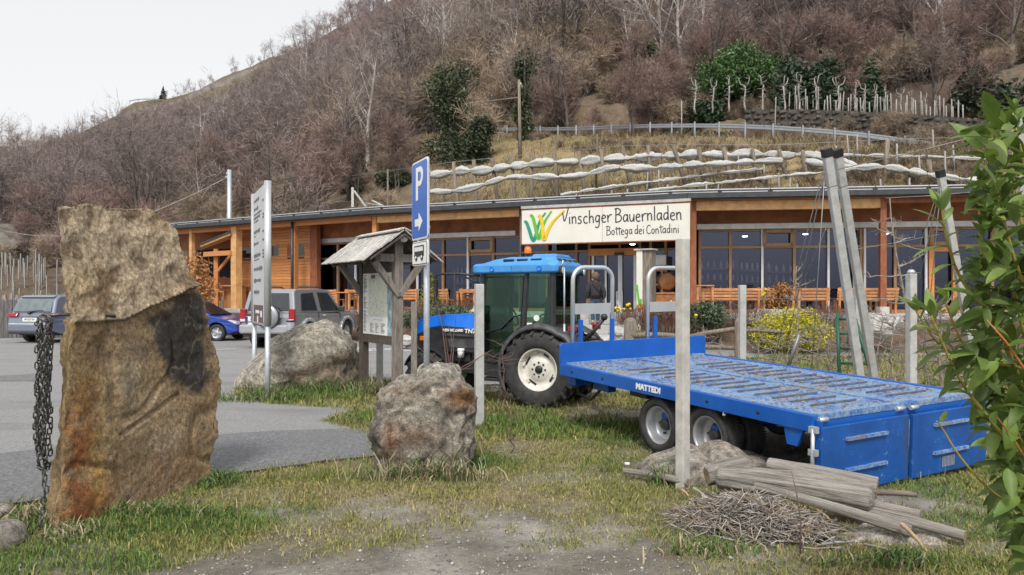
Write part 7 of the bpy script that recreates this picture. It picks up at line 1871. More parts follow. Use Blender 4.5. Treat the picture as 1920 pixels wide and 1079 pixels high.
m = MB(); m.box((CX0, 0, 1.15), (.05, .92, .06)); m.box((CX0, 0, .95), (.04, .9, .36)); m.box((CX1, 0, 1.17), (.05, .8, .05)); m.box((CX1 - .03, 0, .9), (.05, .9, .5)); m.box((.36, 0, .76), (1.15, .84, .06)); m.box((CX0, 0, 1.92), (.05, .92, .05)); m.box((CX1 - .03, 0, 1.92), (.05, .92, .05)); tp(m, 'cab_frame', 'tractor_black')
m = MB(); m.cyl((.05, .505, 1.28), (.05, .512, 1.28), .045, 14); m.box((.16, .508, 1.18), (.08, .006, .06)); tp(m, 'sticker', 'plate')
m = MB(); m.box((.22, 0, 1.0), (.44, .42, .14)); m.box((.02, 0, 1.32), (.12, .42, .56), Matrix.Rotation(-.15, 3, 'Y')); tp(m, 'seat', 'seat_grey', bevel=.04)
m = MB(); m.tube([(.70 + .08 * math.cos(t), .17 * math.sin(t), 1.30 + .15 * math.cos(t)) for t in np.linspace(0, 2 * math.pi, 20)[:-1]], .014, 6, closed=True); m.cyl((.70, 0, 1.30), (.88, 0, .95), .03, 8); m.box((.86, 0, 1.05), (.14, .34, .28)); tp(m, 'steering_wheel', 'tractor_black')
m = MB(); m.cyl((.4, -.3, .9), (.45, -.3, 1.25), .012, 6); m.cyl((.3, .3, .9), (.34, .3, 1.2), .012, 6); tp(m, 'lever', 'tractor_black')
def rf(u, v, s): return Vector((u, s, v))
m = MB()
sec = [(0, .53, 1.93), (.06, .565, 1.94), (.06, .57, 2.05), (.03, .55, 2.075)]
def ring(x0, x1, hw, z, r=.12):
 out = []
 for cx_, cy_, a0 in ((x1 - r, hw - r, 0), (x0 + r, hw - r, 90), (x0 + r, -hw + r, 180), (x1 - r, -hw + r, 270)):
  for k in range(5): a = RAD(a0 + 22.5 * k); out.append(Vector((cx_ + math.cos(a) * r, cy_ + math.sin(a) * r, z)))
 return out
rings = [ring(-.26, 1.05, .54, 1.925), ring(-.29, 1.11, .57, 1.945), ring(-.29, 1.11, .57, 2.04), ring(-.27, 1.08, .555, 2.07), ring(-.22, .98, .50, 2.12), ring(-.20, .80, .47, 2.155), ring(-.15, .6, .40, 2.17)]
k = len(rings[0])
for i, rg_ in enumerate(rings[4:], 4): pass
for i in (4, 5, 6):
 for p in rings[i]:
  if p.x > .55: p.z -= (p.x - .55) * .11
vs_ = [p for r in rings for p in r]; m.add(vs_, [(i * k + j, i * k + (j + 1) % k, (i + 1) * k + (j + 1) % k, (i + 1) * k + j) for i in range(len(rings) - 1) for j in range(k)]); m.add(rings[0], [tuple(range(k))]); m.add(rings[-1], [tuple(range(k))]); rfo = tp(m, 'cab_roof', 'tractor_roof', bevel=.012)
m = MB(); m.box((.03, 0, 2.19), (.42, .62, .05), taper=.85); tp(m, 'roof_hatch', 'tractor_roof', rfo, bevel=.02)
m = MB(); m.box((.42, .572, 1.985), (.006, .01, .10)); m.box((-.05, .572, 1.985), (.006, .01, .10)); tp(m, 'seam', 'tractor_blue', rfo)
for s in (1, -1):
 for x in (.06, .28, .50): m = MB(); m.box((x, s * .497, 2.118), (.17, .03, .036), Matrix.Rotation(-s * .75, 3, 'X')); tp(m, 'roof_vent', 'tractor_black', rfo, bevel=.006)
 for x in (-.02, .74): m = MB(); m.lathe([(0, 0), (.035, 0), (.04, .012), (.03, .014), (.02, .004)], 12, (x, s * .566, 1.99), (0, s, 0)); tp(m, 'roof_cap', 'tractor_blue', rfo)
 m = MB(); m.lathe([(0, .03), (.055, .03), (.065, .0), (.05, -.07), (0, -.08)], 14, (-.30, s * .43, 1.96), (-1, 0, 0)); m.cyl((-.26, s * .43, 1.96), (-.22, s * .43, 1.99), .015, 6); wl = tp(m, 'work_light', 'tractor_black', rfo); m = MB(); m.lathe([(0, .034), (.052, .034), (.052, .028)], 14, (-.30, s * .43, 1.96), (-1, 0, 0)); tp(m, 'lens', 'lamp_clear', wl) if False else tp(m, 'lens', 'lamp_clear', rfo)
for y in (-.3, -.1, .1, .3): m = MB(); m.box((-.215, y, 2.115), (.03, .15, .05), Matrix.Rotation(.6, 3, 'Y')); tp(m, 'roof_vent', 'tractor_black', rfo, bevel=.006)
m = MB(); m.cyl((.42, .0, 2.16), (.42, .0, 2.24), .02, 8); m.lathe([(.05, 2.22), (.055, 2.245)], 14, (.42, 0, 0)); bc = tp(m, 'beacon_foot', 'tractor_black', rfo); m = MB(); m.lathe([(.052, 2.245), (.056, 2.28), (.05, 2.32), (.03, 2.345), (0, 2.35)], 16, (.42, .0, 0)); tp(m, 'beacon', 'amber', rfo)
m = MB(); m.tube([(-.31, .52, 2.02), (-.36, .53, 2.04), (-.37, .53, 2.10)], .012, 6); tp(m, 'hook', 'galv', rfo)
m = MB(); m.tube([(.98, .50, 1.90), (1.30, .56, 1.93), (1.62, .62, 1.93), (1.67, .63, 1.90), (1.67, .63, 1.56)], .018, 8); m.tube([(.98, .50, 1.78), (1.2, .55, 1.88)], .014, 6); ma = tp(m, 'mirror_arm', 'tractor_black'); m = MB(); m.box((1.66, .64, 1.72), (.05, .07, .26)); m.box((1.67, .635, 1.5), (.05, .06, .07)); tp(m, 'mirror', 'tractor_black', ma, bevel=.012)
m = MB(); m.tube([(-.36, .46, 1.20), (-.36, .46, 2.0)], .012, 8); m.tube([(-.36, .46, .55), (-.36, .46, 1.2)], .018, 8); tp(m, 'antenna_tube', 'galv')
m = MB(); m.tube([(-.42, .25, .80), (-.72, .28, 1.08), (-.88, .30, 1.26)], .028, 8); m.lathe([(0, -.05), (.035, -.04), (.05, 0), (.035, .04), (0, .05)], 12, (-.90, .30, 1.30)); tp(m, 'lift_lever', 'tractor_black')
for s in (1, -1): m = MB(); m.beam((-.25, s * .28, .55), (-.85, s * .32, .45), .06, .09); m.tube([(-.3, s * .3, 1.0), (-.6, s * .32, .85), (-.7, s * .32, .5)], .03, 8); tp(m, 'lift_arm', 'tractor_black')
m = MB(); m.box((-.42, 0, .75), (.25, .5, .35)); m.box((-.5, 0, .42), (.45, .14, .10)); m.tube([(-.45, .1, .95), (-.7, .15, 1.05), (-.95, .1, .8)], .018, 6); m.tube([(-.45, .0, .95), (-.75, .05, .98), (-1.1, 0, .7)], .018, 6); tp(m, 'hitch', 'tractor_black', bevel=.01)
g = NG('deck_blue'); v = g.mapping(); f = g.noise(v, 34, 7, .8); f2 = g.noise(v, 5, 6, .75); dirt_ = g.noise(g.mapping((1.0, 1.0, 1.0), loc=(3, 1, 0)), 2.1, 6, .7, .4); d2 = g.noise(v, 60, 4, .8)
c = g.mix(g.ramp(f, .38, .56), (.015, .12, .38), (.27, .37, .47)); c = g.mix(g.ramp(f2, .30, .54), (.006, .095, .38), c); dm = g.math('MULTIPLY', g.ramp(dirt_, .54, .66), g.ramp(d2, .30, .52)); c = g.mix(g.math('MULTIPLY', dm, .92), c, g.mix(g.ramp(f, .3, .7), (.17, .125, .09), (.36, .29, .21))); g.base(c); g.rough(.55); g.bump(f, .5, .01)
g = NG('tread_blue'); v = g.mapping(); vo = g.vor(g.mapping((17, 34, 34)), 1.0); f = g.noise(v, 28, 6, .8); big = g.noise(v, 4.2, 4, .6); dk = g.noise(g.mapping((1, 1, .25)), 3.0, 3, .5)
br = g.N.new('ShaderNodeTexBrick'); br.inputs['Scale'].default_value = 1.0; br.inputs['Mortar Size'].default_value = .012; br.inputs['Brick Width'].default_value = .055; br.inputs['Row Height'].default_value = .022; g.L.new(g.mapping((1, 1, 1), (0, RAD(90), RAD(90))), br.inputs['Vector']); brf = br.outputs['Fac']
c = g.mix(g.ramp(big, .3, .7), (.003, .062, .27), (.005, .092, .37)); sc_ = g.math('MULTIPLY', g.ramp(f, .60, .65, 0, .8), g.ramp(big, .46, .58)); c = g.mix(g.math('MULTIPLY', sc_, brf), c, (.45, .55, .68)); c = g.mix(g.ramp(dk, .60, .72, 0, .8), c, (.035, .06, .13)); g.base(c); g.rough(.5); g.bump(brf, .9, .012); g.bump(f, .2, .01)
g = NG('trailer_blue'); v = g.mapping(); f = g.noise(g.mapping((1, 3, 9)), 9, 7, .8); b_ = g.noise(v, 3, 4, .6); c = g.mix(g.ramp(b_, .3, .7), (.003, .080, .37), (.004, .105, .46)); c = g.mix(g.math('MULTIPLY', g.ramp(f, .655, .68), g.ramp(b_, .46, .56)), c, (.50, .58, .66)); g.base(c); g.rough(.38); g.b.inputs['Coat Weight'].default_value = .2
mk('rib_dark', (.05, .075, .14), .6, var=.5, scale=9, col2=(.20, .17, .15))
mk('rim_grey', (.42, .43, .45), .4, .6, var=.15)
TL, TW, DZ = 3.62, 2.36, .648
tl = thing('trailer', 'low blue flatbed trailer with worn deck and two upright loading ramps at its rear', 'trailer', (2.364, 5.9, 0), math.atan2(.8676, -.4964)); tl.rotation_euler = (RAD(-.8), RAD(-2.0), math.atan2(.8676, -.4964))
def lp(mb, name, mat, parent=None, bevel=0): return mb.build(name, M[mat], parent or tl, bevel=bevel)
H_ = TW / 2
for a, b_ in ((-.06, -H_ + .006), (-H_ - .006, -TW + .06)):
 m = MB(); m.box((TL / 2 + .0, (a + b_) / 2, DZ - .02), (TL - .04, abs(a - b_), .03)); lp(m, 'deck_plate', 'deck_blue')
rib0 = None
for y in (-.68, -1.72):
 for i in range(13):
  if rib0 is None: m = MB(); m.box((0, 0, 0), (.012, .60, .016)); rib0 = lp(m, 'deck_rib', 'rib_dark'); ob = rib0
  else: ob = rib0.copy(); COL.objects.link(ob)
  ob.location = (.32 + i * .205, y, DZ + .006)
for y in (0, -TW): m = MB(); m.box((TL / 2, y - .03 if y == 0 else y + .03, DZ - .06), (TL, .06, .135)); lp(m, 'side_beam', 'trailer_blue', bevel=.006)
m = MB(); m.box((TL / 2, -H_, DZ + .002), (TL - .1, .05, .012)); m.box((.02, -H_, DZ - .01), (.06, TW - .12, .05)); m.box((TL - .06, -H_, DZ + .005), (.05, TW - .14, .03)); lp(m, 'deck_trim', 'deck_blue')
m = MB(); m.box((.03, -H_, DZ - .09), (.08, TW - .13, .10)); lp(m, 'cross_beam', 'trailer_blue'); m = MB(); m.box((TL - .04, -H_, DZ - .09), (.08, TW - .13, .12)); lp(m, 'cross_beam', 'trailer_blue')
m = MB()
for y in (-.75, -1.62): m.box((TL / 2, y, DZ - .12), (TL - .1, .10, .16))
for x in (.7, 1.55, 2.4, 3.1): m.box((x, -H_, DZ - .07), (.08, TW - .14, .08))
for x in (1.21, 1.9): m.cyl((x, -.15, .30), (x, -TW + .15, .30), .045, 10)
m.box((1.55, -.75, .40), (.9, .09, .12)); m.box((1.55, -1.62, .40), (.9, .09, .12)); lp(m, 'chassis', 'trailer_blue')
m = MB(); m.prism([(p[0] - H_, p[1] + DZ + .12) for p in rrect(TW, .27, .05, 4)], lambda u, v_, s: Vector((s, u, v_)), TL - .03, TL + .01); lp(m, 'headboard', 'trailer_blue', bevel=.005)
for t0, t1 in ((.21, .81), (1.39, 2.03)):
 m = MB(); r_ = .16; zt_ = DZ + 1.17; y0, y1 = -t0, -t1; pts = [(TL + .03, y0, DZ + .0), (TL + .03, y0, zt_ - r_)] + [(TL + .03, y0 - r_ + r_ * math.cos(a), zt_ - r_ + r_ * math.sin(a)) for a in np.linspace(.25, 1.57, 6)] + [(TL + .03, y1 + r_ - r_ * math.sin(a), zt_ - r_ + r_ * math.cos(a)) for a in np.linspace(0, 1.32, 6)] + [(TL + .03, y1, zt_ - r_), (TL + .03, y1, DZ + .0)]
 m.tube(pts, .027, 12); hp = lp(m, 'hoop', 'alu'); m = MB(); m.box((TL + .03, (y0 + y1) / 2, DZ + .66), (.02, abs(y0 - y1) - .05, .13)); lp(m, 'hoop_plate', 'alu', hp)
 for y in (y0 - .10, y1 + .02): m = MB(); m.box((TL - .0, y, DZ + .30), (.035, .055, .46)); lp(m, 'stake_pocket', 'trailer_blue', bevel=.004)
def ramp(y0, y1, nm, dx):
 m = MB(); m.box((-.045 + dx, (y0 + y1) / 2, DZ / 2 - .035), (.035, abs(y1 - y0), DZ - .095)); r_ = lp(m, 'ramp', 'tread_blue', bevel=.004)
 for z in (.20, .45): m = MB(); m.box((-.075 + dx, (y0 + y1) / 2 + .02, z), (.03, .52, .026)); lp(m, 'grip_bar', 'deck_blue', r_)
 m = MB()
 for y in (y0 + (y1 - y0) * .06, y0 + (y1 - y0) * .94): m.cyl((-.02 + dx, y - .05, DZ - .03), (-.02 + dx, y + .05, DZ - .03), .02, 10)
 lp(m, 'hinge', 'galv', r_); m = MB(); m.box((-.03 + dx, y0 - .012, .34), (.05, .02, .55)) if nm == 0 else m.box((-.03 + dx, y1 + .012, .34), (.05, .02, .55)); lp(m, 'hinge_strip', 'trailer_blue', r_)
 return r_
ramp(-.03, -1.165, 0, 0); rr_ = ramp(-1.19, -2.34, 1, -.02)
m = MB()
for i in range(9):
 for j in range(4): m.box((-.087, -1.72 + (i - 4) * .022, .07 + j * .024), (.004, .010, .022), None)
lp(m, 'worn_tread', 'galv', rr_)
m = MB()
for z in (.30, .12): m.box((-.02, .012, z + .25), (.07, .04, .05))
m.cyl((-.02, .02, .10), (-.02, .02, .56), .016, 8); lp(m, 'latch_rod', 'galv')
m = MB(); m.prism([(.10, DZ - .12), (.30, DZ - .12), (.26, DZ - .27), (.16, DZ - .27)], lambda u, v_, s: Vector((u, s, v_)), -.05, -.02); lp(m, 'side_bracket', 'trailer_blue')
m = MB()
for x in (3.35, 2.75, 1.15, .55): m.lathe([(0, 0), (.016, 0), (.016, .004), (0, .004)], 10, (x, 0.0, DZ - .06), (0, 1, 0))
lp(m, 'bolt_hole', 'black_plastic')
text_obj('lettering', 'MATTEDI', .082, M['white'], tl, frame((1.98, .003, DZ - .062), (-1, 0, 0), (0, 1, 0)), .002, .004, 0, 1.12)
for x in (1.21, 1.9):
 for y, s in ((-.15, 1), (-.44, -1), (-TW + .15, -1), (-TW + .44, 1)):
  m = MB(); tyre(m, .285, .215, .185, 0, 0, s); z_ = .285 - x * .035 + y * .014 * -1 * -1; w = lp(m, 'wheel', 'rubber'); w.location = (x, y, .285 - .035 * x - .0)
  m = MB(); h = .107; m.lathe([(.195, s * h * .75), (.186, s * h * .82), (.176, s * h * .6), (.168, s * h * .3), (.160, -s * h * .1), (.150, -s * h * .3), (.09, -s * h * .42), (.07, -s * h * .3), (.0, -s * h * .3)], 32, (0, 0, 0), (0, 1, 0)); m.lathe([(.195, -s * h * .75), (.176, -s * h * .6), (.160, -s * h * .1)], 32, (0, 0, 0), (0, 1, 0)); rm = lp(m, 'rim', 'rim_grey', w)
  m = MB(); m.lathe([(.065, -s * h * .3), (.062, s * h * .05), (.04, s * h * .15), (0, s * h * .15)], 16, (0, 0, 0), (0, 1, 0))
  for k in range(5): a = k * 1.2566; m.lathe([(.014, -s * h * .4), (.012, -s * h * .2), (0, -s * h * .2)], 6, (math.cos(a) * .10, 0, math.sin(a) * .10), (0, 1, 0))
  lp(m, 'hub', 'gutter', w)
m = MB(); m.beam((TL, -.75, DZ - .17), (TL + .95, -H_, DZ - .20), .09, .11); m.beam((TL, -1.62, DZ - .17), (TL + .95, -H_, DZ - .20), .09, .11); m.box((TL + 1.05, -H_, DZ - .20), (.3, .12, .10)); m.box((TL - .35, -.42, DZ - .2), (.3, .12, .2)); m.box((TL - .05, -.25, DZ - .19), (.16, .2, .14)); lp(m, 'drawbar', 'trailer_blue', bevel=.006)
m = MB(); m.tube([(TL + .05, -.3, DZ - .2), (TL + .10, -.35, DZ - .40), (TL - .1, -.40, DZ - .45), (TL - .3, -.42, DZ - .28)], .018, 6); m.tube([(TL + .2, -.9, DZ - .1), (TL + .7, -1.0, DZ - .02), (TL + 1.2, -1.1, DZ + .1)], .016, 6); m.box((TL - .95, -.5, DZ - .22), (.3, .12, .14)); m.cyl((TL - .9, -.5, DZ - .2), (TL - 1.5, -.5, DZ - .24), .04, 8); lp(m, 'hydraulic_hose', 'black_plastic')
m = MB(); m.tube([(.95, -.01, DZ - .12), (.95, .0, DZ - .15), (.93, .005, DZ - .155), (.92, .005, DZ - .14)], .006, 5); lp(m, 'tie_hook', 'galv')
n = 2600; dx_ = rng.uniform(.1, TL - .1, n); dy_ = -rng.uniform(.1, TW - .1, n); k = fbm(dx_ * 2.1, dy_ * 2.1, 123) + .18 * np.exp(-((dx_ - 3.4) / .5) ** 2); ok = rng.uniform(.35, .75, n) < k; dx_, dy_ = dx_[ok], dy_[ok]; n = len(dx_)
a = rng.uniform(0, 6.28, n); L_ = rng.uniform(.01, .035, n); w = rng.uniform(.003, .008, n); V = np.empty((n, 4, 3)); cx_, sx_ = np.cos(a) * L_, np.sin(a) * L_; nx, ny = -np.sin(a) * w, np.cos(a) * w; z = DZ - .003 + rng.uniform(0, .006, n)
V[:, 0] = np.stack([dx_ - cx_, dy_ - sx_, z], -1); V[:, 1] = np.stack([dx_ + nx, dy_ + ny, z + .006], -1); V[:, 2] = np.stack([dx_ + cx_, dy_ + sx_, z + rng.uniform(0, .012, n)], -1); V[:, 3] = np.stack([dx_ - nx, dy_ - ny, z], -1)
o_ = (np.arange(n) * 4)[:, None]; T = np.concatenate([o_ + np.array([0, 1, 2]), o_ + np.array([0, 2, 3])]); c = np.array([.26, .19, .125]) * rng.uniform(.4, 1.5, (n, 1))
ob = link_mesh('leaf_litter', raw_mesh('leaf_litter', V.reshape(-1, 3), T, M['stick'], np.repeat(c, 4, 0))); ob.matrix_basis = Matrix.Identity(4); ob.location = tl.location; ob.rotation_euler = tl.rotation_euler; tag(ob, 'brown leaf and straw litter scattered over the trailer deck', 'litter', kind='stuff')
def car_wheel(parent, x, y, r, w, s, rimmat='rim', spokes=5):
 m = MB(); tyre(m, r, w, r * .64, 0, 0, s, n=32); ob = m.build('wheel', M['rubber'], parent); ob.location = (x, y, r)
 m = MB(); h = w / 2; rr = r * .64
 m.lathe([(rr + .006, s * h * .7), (rr - .02, s * h * .55), (rr - .035, s * h * .1), (.09, s * h * .25), (.0, s * h * .25)], 28, (0, 0, 0), (0, 1, 0))
 for k in range(spokes): a = k * 2 * math.pi / spokes; m.box((math.cos(a) * rr * .55, s * h * .48, math.sin(a) * rr * .55), (rr * .95, .03, .07), Matrix.Rotation(-a, 3, 'Y'))
 m.lathe([(.07, s * h * .6), (.06, s * h * .68), (0, s * h * .68)], 14, (0, 0, 0), (0, 1, 0)); m.build('rim', M[rimmat], ob)
def arch(cx, r, z0, n=9, a0=0.0):
 return [(cx - math.cos(a) * r, z0 + math.sin(a) * r) for a in np.linspace(a0, math.pi - a0, n)]
def car_body(root, prof, wf, mat, bev=.05):
 m = MB(); m.prism(prof, lambda u, v, s: Vector((u, s * wf(u, v), v)), -1, 1); return m.build('body', M[mat], root, bevel=bev, seg=3)
def side_glass(root, polys, wf, off=.006, name='side_window', mat='car_glass'):
 for s in (1, -1):
  for poly in polys: m = MB(); m.prism(poly, lambda u, v, q: Vector((u, s * (wf(u, v) + q), v)), -.02, off); m.build(name, M[mat], root)
def across(root, name, x0, z0, x1, z1, w0, w1, th, mat, bevel=.008):
 m = MB(); d = Vector((x1 - x0, 0, z1 - z0)).normalized(); n_ = Vector((d.z, 0, -d.x)) * th
 if n_.x * (1 if x0 + x1 > 0 else -1) < 0: n_ = -n_
 v = [Vector((x0, -w0, z0)), Vector((x0, w0, z0)), Vector((x1, w1, z1)), Vector((x1, -w1, z1))]
 m.add([p - n_ for p in v] + [p + n_ for p in v], [(0, 1, 2, 3), (7, 6, 5, 4), (0, 4, 5, 1), (1, 5, 6, 2), (2, 6, 7, 3), (3, 7, 4, 0)]); return m.build(name, M[mat], root, bevel=bevel)
az = RAD(14.3); fwd = Vector((math.sin(az), math.cos(az), 0)); rgt = Vector((fwd.y, -fwd.x, 0)); crn = Vector((-6.45, 22.1, 0))
c0 = crn + fwd * 2.1 - rgt * .92
su = thing('off_road_car', 'silver three door off-road car with a spare wheel on its tailgate beyond the boulder', 'car', c0, math.atan2(fwd.y, fwd.x))
def wS(u, v): return .915 - .20 * max(0, v - 1.08) - .05 * max(0, abs(u) - 1.6) - .06 * max(0, .6 - v)
WZ = .40; rw, fw = -1.24, 1.31
low = [(-2.06, .48)] + [(-2.06, .95), (-2.0, 1.08), (1.95, 1.02), (2.05, .90), (2.08, .50)] + [(1.80, .46)] + arch(fw, .45, .40)[::-1] + [(.8, .42), (-.75, .42)] + arch(rw, .45, .40)[::-1] + [(-1.75, .46)]
car_body(su, low, wS, 'silver_paint', .06)
cabn = [(-2.00, 1.06), (-1.86, 1.72), (-1.70, 1.80), (-.3, 1.83), (.30, 1.78), (.95, 1.10), (1.0, 1.06)]
m = MB(); m.prism(cabn, lambda u, v, s: Vector((u, s * (wS(u, v) - .01), v)), -1, 1); m.build('cabin', M['silver_paint'], su, bevel=.05, seg=3)
m = MB(); m.prism([(.90, 1.0), (1.0, 1.13), (1.6, 1.10), (2.0, 1.03), (2.04, .98)], lambda u, v, s: Vector((u, s * (.80 - .03 * max(0, u - 1.4)), v)), -1, 1); m.build('bonnet', M['silver_paint'], su, bevel=.03)
side_glass(su, [[(-1.62, 1.16), (-1.50, 1.66), (-.78, 1.70), (-.68, 1.14)], [(-.42, 1.12), (-.50, 1.71), (.16, 1.70), (.78, 1.12)]], lambda u, v: wS(u, v) - .008)
across(su, 'rear_window', -2.005, 1.16, -1.865, 1.68, .70, .62, .012, 'car_glass'); across(su, 'windscreen', .97, 1.12, .36, 1.74, .72, .63, .012, 'car_glass')
for s in (1, -1):
 m = MB(); m.box((-2.04, s * .82, 1.0), (.10, .20, .42)); tlg = m.build('tail_light', M['tail_red'], su, bevel=.03); m = MB(); m.box((-2.05, s * .82, .86), (.105, .17, .08)); m.build('lens', M['lamp_clear'], tlg, bevel=.01)
 m = MB(); m.box((.70, s * 1.03, 1.17), (.12, .18, .18)); m.build('mirror', M['gutter'], su, bevel=.03); m = MB(); m.box((-.28, s * .93, .98), (.17, .03, .05)); m.build('door_handle', M['lamp_clear'], su, bevel=.01)
 m = MB(); m.tube([(-1.5, s * .66, 1.80), (-1.4, s * .66, 1.87), (-.2, s * .66, 1.88), (-.05, s * .66, 1.82)], .022, 6); m.build('roof_rail', M['gutter'], su)
 for cx_ in (rw, fw):
  m = MB(); pts = [(x, z) for x, z in arch(cx_, .475, .40, 13)]
  for (x0, z0), (x1, z1) in zip(pts[:-1], pts[1:]): m.beam((x0, s * .925, z0), (x1, s * .925, z1), .10, .09, (0, 1, 0))
  m.build('wheel_arch', M['silver_light'], su, bevel=.02)
  car_wheel(su, cx_, s * .80, .375, .25, s)
 m = MB(); m.box((0.03, s * .915, .44), (1.5, .06, .16)); m.build('side_sill', M['silver_light'], su, bevel=.03); m = MB(); m.box((-2.13, s * .62, .60), (.06, .18, .09)); m.build('reflector', M['tail_red'], su, bevel=.01)
 m = MB(); m.prism([(-.60, .5), (-.585, .5), (-.585, 1.10), (-.60, 1.10)], lambda u, v, q: Vector((u, s * (wS(u, v) + q), v)), -.01, .003); m.prism([(.82, .5), (.832, .5), (.832, 1.05), (.82, 1.05)], lambda u, v, q: Vector((u, s * (wS(u, v) + q), v)), -.01, .003); m.build('door_seam', M['black_plastic'], su)
m = MB(); m.box((-2.08, 0, .60), (.20, 1.80, .28)); m.build('rear_bumper', M['silver_light'], su, bevel=.06); m = MB(); m.box((2.08, 0, .60), (.22, 1.76, .34)); m.build('front_bumper', M['silver_light'], su, bevel=.07)
m = MB(); m.box((-2.05, .0, .43), (.12, 1.6, .12)); m.box((0, 0, .42), (3.6, 1.5, .18)); m.build('underbody', M['black_plastic'], su)
m = MB(); m.lathe([(0, -.01), (.34, -.01), (.365, .03), (.36, .17), (.33, .21), (.20, .225), (0, .22)], 32, (-2.06, -.10, .98), (-1, 0, 0)); sp_ = m.build('spare_wheel_cover', M['silver_paint'], su); m = MB(); m.lathe([(.368, .04), (.374, .05), (.374, .15), (.368, .16)], 32, (-2.06, -.10, .98), (-1, 0, 0)); m.build('cover_band', M['gutter'], sp_)
m = MB(); m.box((-2.07, .50, .86), (.03, .44, .40)); m.build('plate_recess', M['gutter'], su, bevel=.02); m = MB(); m.box((-2.092, .50, .86), (.012, .36, .24)); npl = m.build('number_plate', M['plate'], su); m = MB(); m.box((-2.1, .655, .86), (.006, .045, .22)); m.build('plate_strip', M['blue_car'], npl)
text_obj('plate_lettering', 'ZA', .11, M['ink'], su, frame((-2.1, .48, .915), (0, -1, 0), (-1, 0, 0)), .002, .002); text_obj('plate_lettering', '295 NE', .10, M['ink'], su, frame((-2.1, .48, .81), (0, -1, 0), (-1, 0, 0)), .002, .002)
m = MB(); m.cyl((-2.0, .0, .42), (-2.16, 0, .42), .03, 8); m.lathe([(0, 0), (.03, .01), (.03, .05), (0, .06)], 10, (-2.16, 0, .42)); m.build('tow_ball', M['gutter'], su)
az = RAD(12); fwd = Vector((math.sin(az), math.cos(az), 0)); rgt = Vector((fwd.y, -fwd.x, 0)); crn = at(101, 645, 24.9); crn.z = 0
c0 = crn + fwd * 2.3 - rgt * .93
mv = thing('people_carrier', 'grey blue estate car seen from behind, half hidden by the huge slab', 'car', c0, math.atan2(fwd.y, fwd.x))
def wM(u, v): return .92 - .22 * max(0, v - .95) - .10 * max(0, abs(u) - 1.75) ** 1.2 - .10 * max(0, .5 - v)
low = [(-2.28, .42), (-2.34, .62), (-2.30, .80), (-2.24, 1.0), (1.2, .98), (1.9, .88), (2.3, .70), (2.34, .40), (1.85, .30)] + arch(1.42, .40, .34)[::-1] + [(.95, .26), (-.95, .26)] + arch(-1.42, .40, .34)[::-1] + [(-1.9, .30)]
car_body(mv, low, wM, 'mpv_paint', .07)
m = MB(); m.prism([(-2.24, .97), (-2.02, 1.50), (-1.86, 1.60), (-.4, 1.66), (.3, 1.60), (1.30, .98)], lambda u, v, s: Vector((u, s * (wM(u, v) - .01), v)), -1, 1); m.build('cabin', M['mpv_paint'], mv, bevel=.07, seg=3)
side_glass(mv, [[(-1.88, 1.08), (-1.62, 1.46), (-1.05, 1.50), (-.98, 1.05)], [(-.9, 1.05), (-.95, 1.52), (.0, 1.54), (.06, 1.03)], [(.14, 1.03), (.08, 1.54), (.3, 1.50), (1.0, 1.02)]], lambda u, v: wM(u, v) - .008)
mk('pale_glass', (.13, .16, .165), .08, var=.2, spec=.9)
across(mv, 'rear_window', -2.235, 1.06, -2.025, 1.48, .74, .64, .014, 'pale_glass'); across(mv, 'roof_spoiler', -2.02, 1.55, -1.86, 1.60, .66, .66, .02, 'mpv_paint', .015)
for s in (1, -1):
 m = MB(); m.prism([(-2.36, .90), (-2.30, 1.02), (-1.80, 1.03), (-1.75, .98), (-2.1, .88)], lambda u, v, q: Vector((u, s * q * 1.0, v)), .50, .905); m.build('tail_light', M['tail_red'], mv, bevel=.03); car_wheel(mv, -1.42, s * .81, .34, .22, s); car_wheel(mv, 1.42, s * .81, .34, .22, s); m = MB(); m.box((.98, s * 1.02, 1.06), (.12, .2, .14)); m.build('mirror', M['mpv_paint'], mv, bevel=.03)
m = MB(); m.box((-2.32, 0, .52), (.10, 1.70, .26)); m.build('rear_bumper', M['mpv_paint'], mv, bevel=.045); m = MB(); m.box((-2.30, 0, .36), (.12, 1.66, .10)); m.build('bumper_skirt', M['gutter'], mv, bevel=.03); m = MB(); m.box((-2.345, 0, .65), (.05, 1.60, .035)); m.build('bumper_trim', M['lamp_clear'], mv, bevel=.01)
m = MB(); m.box((-2.325, 0, .80), (.02, .56, .13)); npl = m.build('number_plate', M['plate'], mv); m = MB(); m.box((-2.31, 0, .885), (.05, .7, .03)); m.build('plate_trim', M['gutter'], mv); text_obj('plate_lettering', 'FP 273 TH', .09, M['ink'], mv, frame((-2.338, 0, .80), (0, -1, 0), (-1, 0, 0)), .002, .002)
m = MB(); m.tube([(-2.26, .05, 1.06), (-2.24, -.2, 1.10), (-2.24, -.45, 1.10)], .016, 6); m.lathe([(0, 0), (.06, 0), (.05, .05), (0, .06)], 10, (-2.25, .08, 1.03), (-1, 0, .3)); m.build('rear_wiper', M['gutter'], mv); m = MB(); m.box((0, 0, .32), (4, 1.5, .12)); m.build('underbody', M['black_plastic'], mv)
bc_ = at(366, 640, 27.2); az = RAD(97); fwd = Vector((math.sin(az), math.cos(az), 0))
bcx = thing('blue_car', 'bright blue hatchback between the huge slab and the silver off-roader', 'car', (bc_.x, bc_.y, 0), math.atan2(fwd.y, fwd.x))
def wB(u, v): return .87 - .24 * max(0, v - .90) - .10 * max(0, abs(u) - 1.6) ** 1.2 - .1 * max(0, .45 - v)
low = [(-2.05, .40), (-2.1, .62), (-2.0, .92), (.85, .93), (1.6, .78), (1.98, .62), (2.06, .36), (1.7, .26)] + arch(1.28, .37, .30)[::-1] + [(.85, .22), (-.85, .22)] + arch(-1.28, .37, .30)[::-1] + [(-1.7, .26)]
